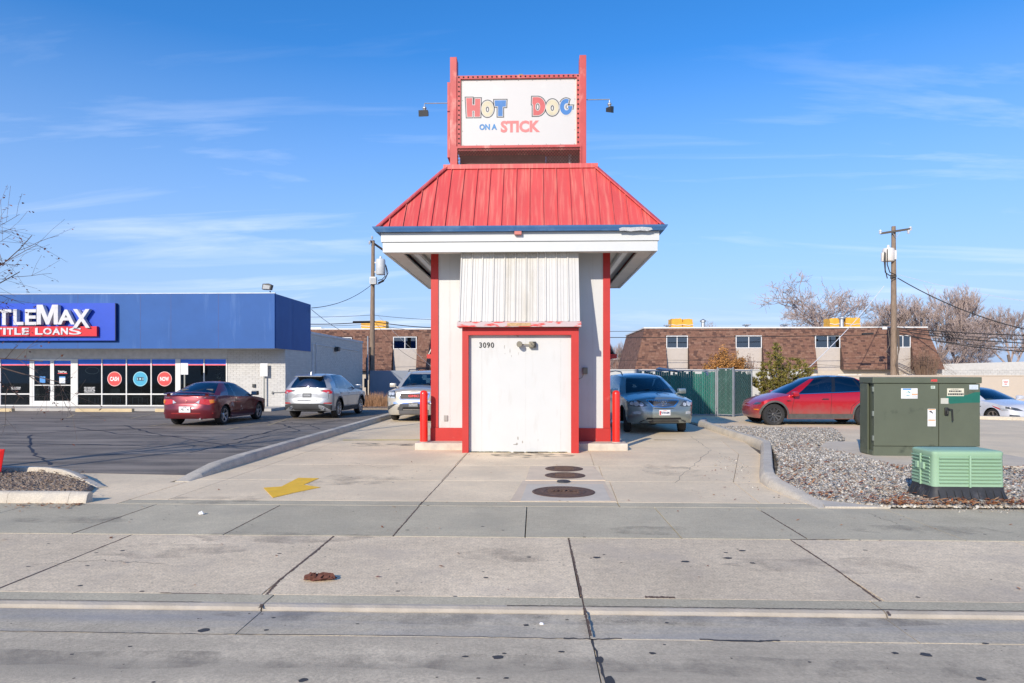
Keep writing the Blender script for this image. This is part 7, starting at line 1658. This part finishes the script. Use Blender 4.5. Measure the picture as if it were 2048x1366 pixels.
f_ = MB().bbox(xx(743), xx(756), YL-.6, YL-.2, zz(569), zz(554), .05).build('floodlight', mat('flood_white', (.6, .6, .56), .5), t); MB().box(xx(744.5), xx(754), YL-.62, YL-.602, zz(566), zz(557)).build('lens', mat('lamp_lens', (.45, .46, .44), .15, coat=1), f_)
cab = mat('black_cable', (.02, .02, .022), .6)
def cable(pts, r, sag=0., n=14, M=None):
    M = M or MB()
    for a, b in zip(pts[:-1], pts[1:]):
        a = Vector(a); b = Vector(b); P = []
        for k in range(n+1): u = k/n; p = a.lerp(b, u); p.z -= sag*4*u*(1-u); P.append(p)
        M.tube(P, r, 5)
    return M
M = MB()
for pts in (((773, 530), (777, 545), (772, 556), (760, 566)), ((772, 528), (775, 548), (768, 562), (756, 568)), ((768, 530), (771, 552), (765, 558), (757, 560))): M.tube([(xx(a), YL-.15, zz(b)) for a, b in pts], .03, 6)
M.tube([(xx(768), YL-.16, zz(560)), (xx(758), YL-.16, zz(566))], .07, 6); M.build('drop_wires', cab, t)
MB().tube([(xx(737.5), YL-.25, zz(672)), (xx(737.5), YL-.25, zz(760))], .05, 8).build('conduit', galv, t)
MB().tube([(xx(735.5), YL-.26, zz(715)), (xx(735.5), YL-.26, zz(800))], .07, 8).bbox(xx(731), xx(737), YL-.4, YL-.25, zz(775), zz(757), .02).build('meter_box', mat('meter_dark', (.09, .09, .10), .5), t)
MB().lathe([(.19, 0), (.18, 3.6)], (x, YL, -.1), n=14).build('dark_sleeve', mat('tarred_wood', (.03, .028, .026), .8), t)
YR = 50; t2, x2 = pole('tall wooden utility pole with a crossarm and pale transformer at right', 1787.5, YR, ZA(458, YR), -.7, .20, -.02)
zz = lambda py: ZA(py, YR); xx = lambda px: XA(px, YR)
MB().bar((xx(1758), YR-.25, zz(473)), (xx(1817), YR-.25, zz(464.5)), .12, .14).build('crossarm', darkwood, t2)
MB().bar((xx(1781), YR-.25, zz(471)), (xx(1788), YR-.2, zz(482)), .04, .03).bar((xx(1797), YR-.25, zz(469)), (xx(1789), YR-.2, zz(481)), .04, .03).build('brace', galv, t2)
M = MB(); 
for px, py in ((1757, 474), (1817, 468), (1813, 474)): M.lathe([(.05, 0), (.12, .08), (.05, .12), (.12, .2), (.04, .3)], (xx(px), YR-.25, zz(py)), n=8)
M.build('insulator', mat('white_insulator', (.7, .72, .75), .3, coat=.5), t2)
MB().lathe([(.001, 0), (.36, .03), (.40, .08), (.40, .85), (.36, .95), (.1, 1.0), (.08, 1.2)], (xx(1775), YR-.1, zz(528)), n=20).bbox(xx(1761), xx(1764), YR-.2, YR, zz(527), zz(510), .02).bbox(xx(1783), xx(1789), YR-.3, YR, zz(524), zz(506), .02).build('transformer', mat('transformer_white', (.70, .66, .61), .5, var=.08, col2=(.5, .3, .2), c2lo=.66, c2hi=.75, c2scale=2), t2, smooth=40)
M = MB()
for pts in (((1763, 510), (1762, 530), (1764, 550), (1772, 556), (1786, 556)), ((1768, 505), (1768, 535), (1773, 550), (1785, 555)), ((1764, 512), (1764, 545), (1768, 562)), ((1775, 555), (1774, 562), (1786, 558))): M.tube([(xx(a), YR-.45, zz(b)) for a, b in pts], .035, 6)
M.build('drop_wires', cab, t2)
M = MB().bar((xx(1760), YR-.4, zz(652)), (xx(1771), YR-.4, zz(651)), .18, .16).bar((xx(1720), YR-.3, zz(669.5)), (xx(1742), YR-.3, zz(668.5)), .16, .12); M.build('splice_box', cab, t2); MB().bbox(xx(1759), xx(1768), YR-.45, YR-.35, zz(661), zz(656), .02).build('pale_box', wfr, t2)
M = MB()
for k in range(3):
    M.tube([(xx(1789+k*2), YR-.3, zz(660)), (xx(1792+k), YR-.3, zz(700)), (xx(1790-k*2), YR-.3, zz(730)), (xx(1794), YR-.3, zz(755))], .03, 5)
M.tube([(xx(1772), YR-.3, zz(662)), (xx(1775), YR-.3, zz(690)), (xx(1768), YR-.3, zz(705)), (xx(1774), YR-.3, zz(712))], .03, 5); M.build('hanging_wires', mat('brown_cable', (.12, .09, .07), .8), t2)
def pt(px, py, Y): return (XA(px, Y), Y, ZA(py, Y, px))
W = []
def wire(label, pts, r, sag, col=cab): o = cable(pts, r, sag).build('cable', col); tag(o, label, 'cable'); return o
wire('black cable from the left utility pole down to the blue fascia corner', [pt(745, 568, YL), pt(623, 616, 34.5)], .018, .35)
wire('thin cable from the blue fascia corner down towards the apartment block', [pt(623, 619, 34.5), pt(690, 665, 50)], .014, .1)
wire('upper thin cable crossing behind the left utility pole', [pt(600, 634, YL), pt(745, 630, YL), pt(880, 640, YL)], .014, .05)
wire('thick cable crossing at the yellow cooler behind the left pole', [pt(600, 648, YL), pt(745, 643, YL), pt(880, 656, YL)], .03, .08)
wire('black splice closure hung on the cable left of the left pole', [pt(706, 644.5, YL), pt(741, 644, YL)], .09, 0)
wire('low cable crossing the left apartment block', [pt(600, 652, YL), pt(745, 648, YL), pt(880, 668, YL)], .014, .05)
wire('slanting guy cable right of the left utility pole', [pt(757, 632, YL), pt(865, 735, 50)], .012, .1, mat('pale_cable', (.5, .5, .5), .6))
wire('thin slanting cable crossing the shingles right of the left pole', [pt(748, 640, YL), pt(850, 725, 50)], .012, .6)
wire('upper cable between the drive-through and the right utility pole', [pt(1180, 663, YR), pt(1787, 655, YR)], .018, .05)
wire('middle cable between the drive-through and the right utility pole', [pt(1180, 675, YR), pt(1787, 669, YR)], .026, .06)
wire('faint slack cable across the right apartment shingles', [pt(1180, 722, YR), pt(1790, 740, YR)], .010, -.3)
wire('thick black cable sweeping down right from the tall pole', [pt(1795, 556, YR), pt(2120, 672, 44)], .035, .6)
wire('thin pale cable leading right from the tall pole top', [pt(1795, 549, YR), pt(2120, 612, 44)], .012, .2, mat('pale_cable', (.5, .5, .5), .6))
wire('white guy wire slanting down left from the right pole transformer', [pt(1768, 572, YR), pt(1610, 742, 40)], .022, .25, mat('white_cable', (.75, .75, .75), .6))
for k, (a, b, lab) in enumerate(((655, 672, 'top'), (657, 681, 'second'), (660, 688, 'third'), (668, 697, 'fourth'), (664, 706, 'lowest'))):
    wire('%s cable of the bundle running right from the tall pole' % lab, [pt(1790, a, YR), pt(2120, b, 44)], .022 if k % 2 else .034, .12+.05*k)
# ------------------------------------------------------------ trees and shrubs
def grow(rr, p, d, length, r, depth, out, spread=.5, up=.12, seg=4, kids=(3, 4), shrink=.68, twist=.16):
    pts = [p]; dd = d.copy(); rs_ = [r]; sl_ = length/seg
    for k in range(seg):
        dd = (dd+Vector((rr.uniform(-1, 1), rr.uniform(-1, 1), rr.uniform(-1, 1)))*twist+Vector((0, 0, up))).normalized(); pts.append(pts[-1]+dd*sl_); rs_.append(r*(1-(.45 if depth else .8)*(k+1)/seg))
    out.append((pts, rs_, depth))
    if depth == 0: return
    for k in range(rr.randint(*kids)):
        t = rr.uniform(.35, 1.0); i = min(seg-1, int(t*seg)); q = pts[i].lerp(pts[i+1], t*seg-i)
        ax = dd.orthogonal().normalized(); ax.rotate(Matrix.Rotation(rr.uniform(0, 6.283), 3, dd)); nd = dd.copy(); nd.rotate(Matrix.Rotation(rr.uniform(.5, 1.2)*spread*1.6, 3, ax))
        grow(rr, q, nd, length*shrink*rr.uniform(.7, 1.1), rs_[i]*.62, depth-1, out, spread, up, seg, kids, shrink, twist)
def tree(label, x, y, zb, h, seed, depth=5, r=.25, spread=.55, name='bare_tree', m=None, tw=None, trunk=.28, kids=(3, 4), minr=.012, up=.1, group='bare trees beyond the apartments', shrink=.70):
    rr = random.Random(seed); t = thing(name, label, 'tree', (x, y, zb), group=group); out = []
    base = Vector((0, 0, 0)); out0 = []
    grow(rr, base, Vector((rr.uniform(-.08, .08), rr.uniform(-.08, .08), 1)).normalized(), h*trunk*1.4, r, depth, out, spread, up, 4, kids, shrink)
    zmax = max(p.z for pts, _, _ in out for p in pts); k = h/zmax
    T_ = MB(); C_ = MB()
    for pts, rs_, dp in out:
        pts = [p*k for p in pts]; rs_ = [max(minr*(1 if dp else .7), q) for q in rs_]
        (T_ if dp == depth else C_).tube(pts if dp > 0 else pts[::2], rs_ if dp > 0 else rs_[::2], 7 if dp >= depth-1 else 4 if dp > 1 else 3, caps=False)
    T_.build('trunk', m or bark, t, world=False); C_.build('crown', tw or bark2, t, world=False); return t, [p*k for pts, _, dp in out if dp == 0 for p in pts[2:]]
bark = mat('grey_bark', (.16, .125, .105), .9, var=.25); bark2 = mat('pinkish_twigs', (.40, .315, .28), .9, var=.2)
YTT = 72
protos = {}
def bt(px, top, kind, lab, dy=0, wide=1., rot=0.):
    """the first tree of a kind is built, the next ones are copied, turned and scaled"""
    Y = YTT+dy; h = ZA(top-10, Y, px)+1
    if kind not in protos:
        seed, depth, kids, r, spread, shrink, up = kind; protos[kind] = (tree(lab, XA(px, Y), Y, -1, 12, seed, depth=depth, kids=kids, r=r, spread=spread, shrink=shrink, up=up, minr=.016)[0], )
        t = protos[kind][0]
    else: t = copy_tree(protos[kind][0]); t['label'] = lab; t.location = (XA(px, Y), Y, -1)
    t.rotation_euler.z = rot; t.scale = (wide*h/12, wide*h/12, h/12)
KA = (21, 6, (3, 4), .40, .62, .72, .08); KB = (23, 6, (4, 4), .22, .46, .70, .12); KC = (25, 6, (4, 4), .22, .36, .70, .14); KD = (33, 6, (4, 4), .16, .62, .70, .06)
bt(1652, 552, KA, 'big bare spreading tree right behind the yellow coolers', wide=1.25)
bt(1572, 632, KD, 'low bare tree above the roof left of the big bare tree', wide=1.3)
bt(1728, 606, KB, 'bare tree between the big bare tree and the right utility pole')
bt(1772, 596, KC, 'bare tree just left of the right utility pole', wide=1.2)
bt(1822, 600, KB, 'bare tree just right of the right utility pole', wide=1.1, rot=2.)
bt(1868, 572, KC, 'tallest bare pinkish tree at the end of the apartment block', rot=1.3)
bt(1928, 600, KB, 'wide bare pinkish tree beyond the block wall', rot=4., wide=1.3)
bt(1900, 650, KD, 'low dense bare tree beside the end of the apartment block', dy=-5, wide=1.2, rot=1.)
bt(1975, 645, KD, 'low bare tree beyond the block wall, second from the right edge', wide=1.4, rot=2.2)
bt(2030, 610, KC, 'bare tree nearest the right edge of the view', rot=3., wide=1.2)
bt(2100, 620, KB, 'bare tree standing past the right edge', rot=5.)
bt(1790, 640, KD, 'low bare tree directly behind the right utility pole', wide=1.2, rot=3.3)
bt(1700, 640, KD, 'low bare tree behind the right pair of yellow coolers', wide=1.1, rot=4.1)
bt(1440, 648, KD, 'tips of a far bare tree above the roof between the first windows', wide=.8, rot=5.)
bt(1228, 690, KC, 'small far tree in the gap right of the drive-through', wide=.8, rot=.6)
# street tree at the left edge with leftover leaves, trunk out of view
t, tips = tree('young street tree with a few brown leaves reaching in from the left edge', -10.5, 9.8, 0, 5.4, 48, depth=5, r=.11, spread=.58, name='street_tree', m=mat('young_bark', (.14, .11, .09), .9, var=.3, scale=20), tw=mat('young_twig', (.13, .085, .065), .8, var=.2), group=None, kids=(3, 4), minr=.003, shrink=.80, trunk=.17, up=.03)
rr = random.Random(6); M = MB()
for k in range(900):
    p = rr.choice(tips)+Vector((rr.uniform(-.05, .05), rr.uniform(-.05, .05), rr.uniform(-.08, .0))); a = rr.random()*6.28; u = Vector((math.cos(a), math.sin(a), rr.uniform(-1, .2))).normalized()*rr.uniform(.015, .04); v = u.cross(Vector((0, 0, 1))).normalized()*.018
    M.add([p-u, p+v, p+u, p-v+Vector((0, 0, .012))], [(0, 1, 2, 3)])
M.build('leaf', ramp_island('hanging_leaf', [(.16,.055,.035), (.22,.08,.05), (.12,.04,.03), (.28,.12,.07)], .8), t, world=False, kind='stuff')
# needled shrub in front of the white wall
def needle_shrub():
    YJ = 28.3; x = XA(1566, YJ); t = thing('needle_shrub', 'spiky olive-green needled shrub before the white wall, above the red car', 'shrub', (x, YJ, 0))
    rr = random.Random(3); S_ = MB(); Fo = MB(); Br = MB()
    stems = []
    H0 = ZA(692, YJ)
    tipsx = [(-.30, H0-.02), (-.05, H0-.55), (.35, H0-.95), (.75, H0-.58), (1.02, H0-1.0), (-1.0, H0-1.05), (-.72, H0-.72), (.55, H0-1.25), (-.5, H0-.35), (1.15, H0-1.3), (-1.1, H0-1.35), (.1, H0-.9), (-.35, H0-.8), (.85, H0-1.1), (-.8, H0-1.3), (.3, H0-1.5), (-.2, H0-1.3), (.7, H0-1.55), (-.6, H0-1.55)]
    for k in range(46):
        tx_, tz_ = tipsx[k % len(tipsx)]; tx_ += rr.uniform(-.12, .12); tz_ += rr.uniform(-.25, .05); ty_ = rr.uniform(-.75, .6)*(1.1-abs(tx_)*.6); q = []
        for j in range(8): u = j/7; q.append(Vector((tx_*u**.8, ty_*u**.8, .15+(tz_-.15)*u**1.15)))
        S_.tube(q, [.035*(1-u/8)+.008 for u in range(8)], 5, caps=False)
        L_ = [q[i].lerp(q[i+1], rr.random()) for i in range(2, 7) for _ in range(5)]+[q[-1]]*3
        for p in L_:
            dr = (q[-1]-q[3]).normalized(); c = p+Vector((rr.uniform(-1, 1), rr.uniform(-1, 1), rr.uniform(-.6, 1)))*.10
            for n_ in range(34):
                dv = (dr*.7+Vector((rr.uniform(-1, 1), rr.uniform(-1, 1), rr.uniform(-.4, 1)))*.9).normalized()*rr.uniform(.07, .16); w = dv.orthogonal().normalized()*.019
                (Br if rr.random() < .10 else Fo).add([c-w, c+w, c+dv], [(0, 1, 2)])
    S_.build('stem', mat('shrub_stem', (.14, .10, .07), .9), t, world=False); Fo.build('foliage', mat('olive_needles', (.29, .26, .06), .7, var=.35, scale=3, island=.45), t, world=False); Br.build('dry_needles', mat('dry_needles', (.26, .16, .05), .8, island=.3), t, world=False)
needle_shrub()
def dry_bush(name, label, x, y, zb, w, h, m, seed, n=900, leaf=True, cat='shrub', lw=.03, group=None, stems=60):
    rr = random.Random(seed); t = thing(name, label, cat, (x, y, zb), group=group); S_ = MB(); Fo = MB()
    for k in range(stems):
        a = rr.random()*6.283; u = rr.random()**.5; e = Vector((math.cos(a)*u*w, math.sin(a)*u*w*.6, h*(1-.45*u*u)*rr.uniform(.7, 1.05))); mid = e*.5+Vector((rr.uniform(-.1, .1), rr.uniform(-.1, .1), h*.18))*w; q = [Vector((e.x*.15, e.y*.15, 0)), mid, e, e+Vector((rr.uniform(-.1, .1), rr.uniform(-.1, .1), rr.uniform(-.1, .05)))*w]
        S_.tube(q, [.016, .011, .007, .004], 3, caps=False)
        if leaf:
            for j in range(n//stems): p = mid.lerp(e, rr.uniform(0, 1.15))+Vector((rr.uniform(-1, 1), rr.uniform(-1, 1), rr.uniform(-1, 1)))*.10*w; u_ = Vector((rr.uniform(-1, 1), rr.uniform(-1, 1), rr.uniform(-1, 1))).normalized()*lw*rr.uniform(.6, 1.4); v = u_.orthogonal().normalized()*lw*.6; Fo.add([p-u_, p+v, p+u_, p-v], [(0, 1, 2, 3)])
    S_.build('stem', mat('dry_stem', (.20, .13, .09), .9), t, world=False)
    if leaf: Fo.build('foliage', m, t, world=False)
orange = mat('rusty_foliage', (.40, .19, .05), .85, var=.3, scale=2, island=.45)
dry_bush('rusty_shrub', 'rusty orange leafed shrub rising over the white wall left of the needled shrub', XA(1452, 33.5), 33.5, 0, 1.25, ZA(700, 33.5), orange, 1, 12000, lw=.05, stems=130)
dry_bush('rusty_shrub', 'reddish bare-topped shrub just right of the rusty orange one', XA(1500, 33.8), 33.8, 0, .7, ZA(712, 33.8), mat('reddish_foliage', (.22, .11, .07), .85, island=.4), 2, 900, lw=.035, stems=90)
dgr = mat('dry_grass', (.42, .24, .13), .9, island=.35)
for k, (px, lab) in enumerate(((737, 'dry tan grass clump at the foot of the left utility pole'), (763, 'dry tan grass clump between the left pole and the beige vehicle'))):
    rr = random.Random(k+40); y = 33; x = XA(px, y); t = thing('grass_clump', lab, 'grass', (x, y, .05), group='dry grass clumps'); M = MB()
    for j in range(420):
        a = rr.random()*6.283; u = rr.random()**.5*.42; p = Vector((math.cos(a)*u, math.sin(a)*u*.6, 0)); q = p+Vector((math.cos(a)*rr.uniform(.05, .35), math.sin(a)*.2, rr.uniform(.25, .85)*(1-.4*u))); w = Vector((.014, .006, 0)); M.add([p-w, p+w, q], [(0, 1, 2)])
    M.build('blades', dgr, t, world=False)
dry_bush('dead_vine', 'tangle of dead brown vines climbing the right end of the apartment block', XA(1850, 52.5), 52.5, -.3, 2.2, 4.2, orange, 9, 0, False, 'vine', stems=170)
dry_bush('dead_vine', 'low brown dead brush at the foot of the right utility pole', XA(1815, 51.5), 51.5, -.3, 1.3, 2.3, orange, 10, 0, False, 'vine', stems=90)
# leafy debris strip by the planting strip
PL = np.array([(R.uniform(-11.3, -6.4), R.uniform(31.1, 33.5)) for _ in range(900)]); leaves('leaf_litter', PL, np.full(len(PL), .07), ramp_island('tan_leaf', [(.40,.22,.12), (.30,.16,.09), (.48,.28,.15)]), .03, .07)
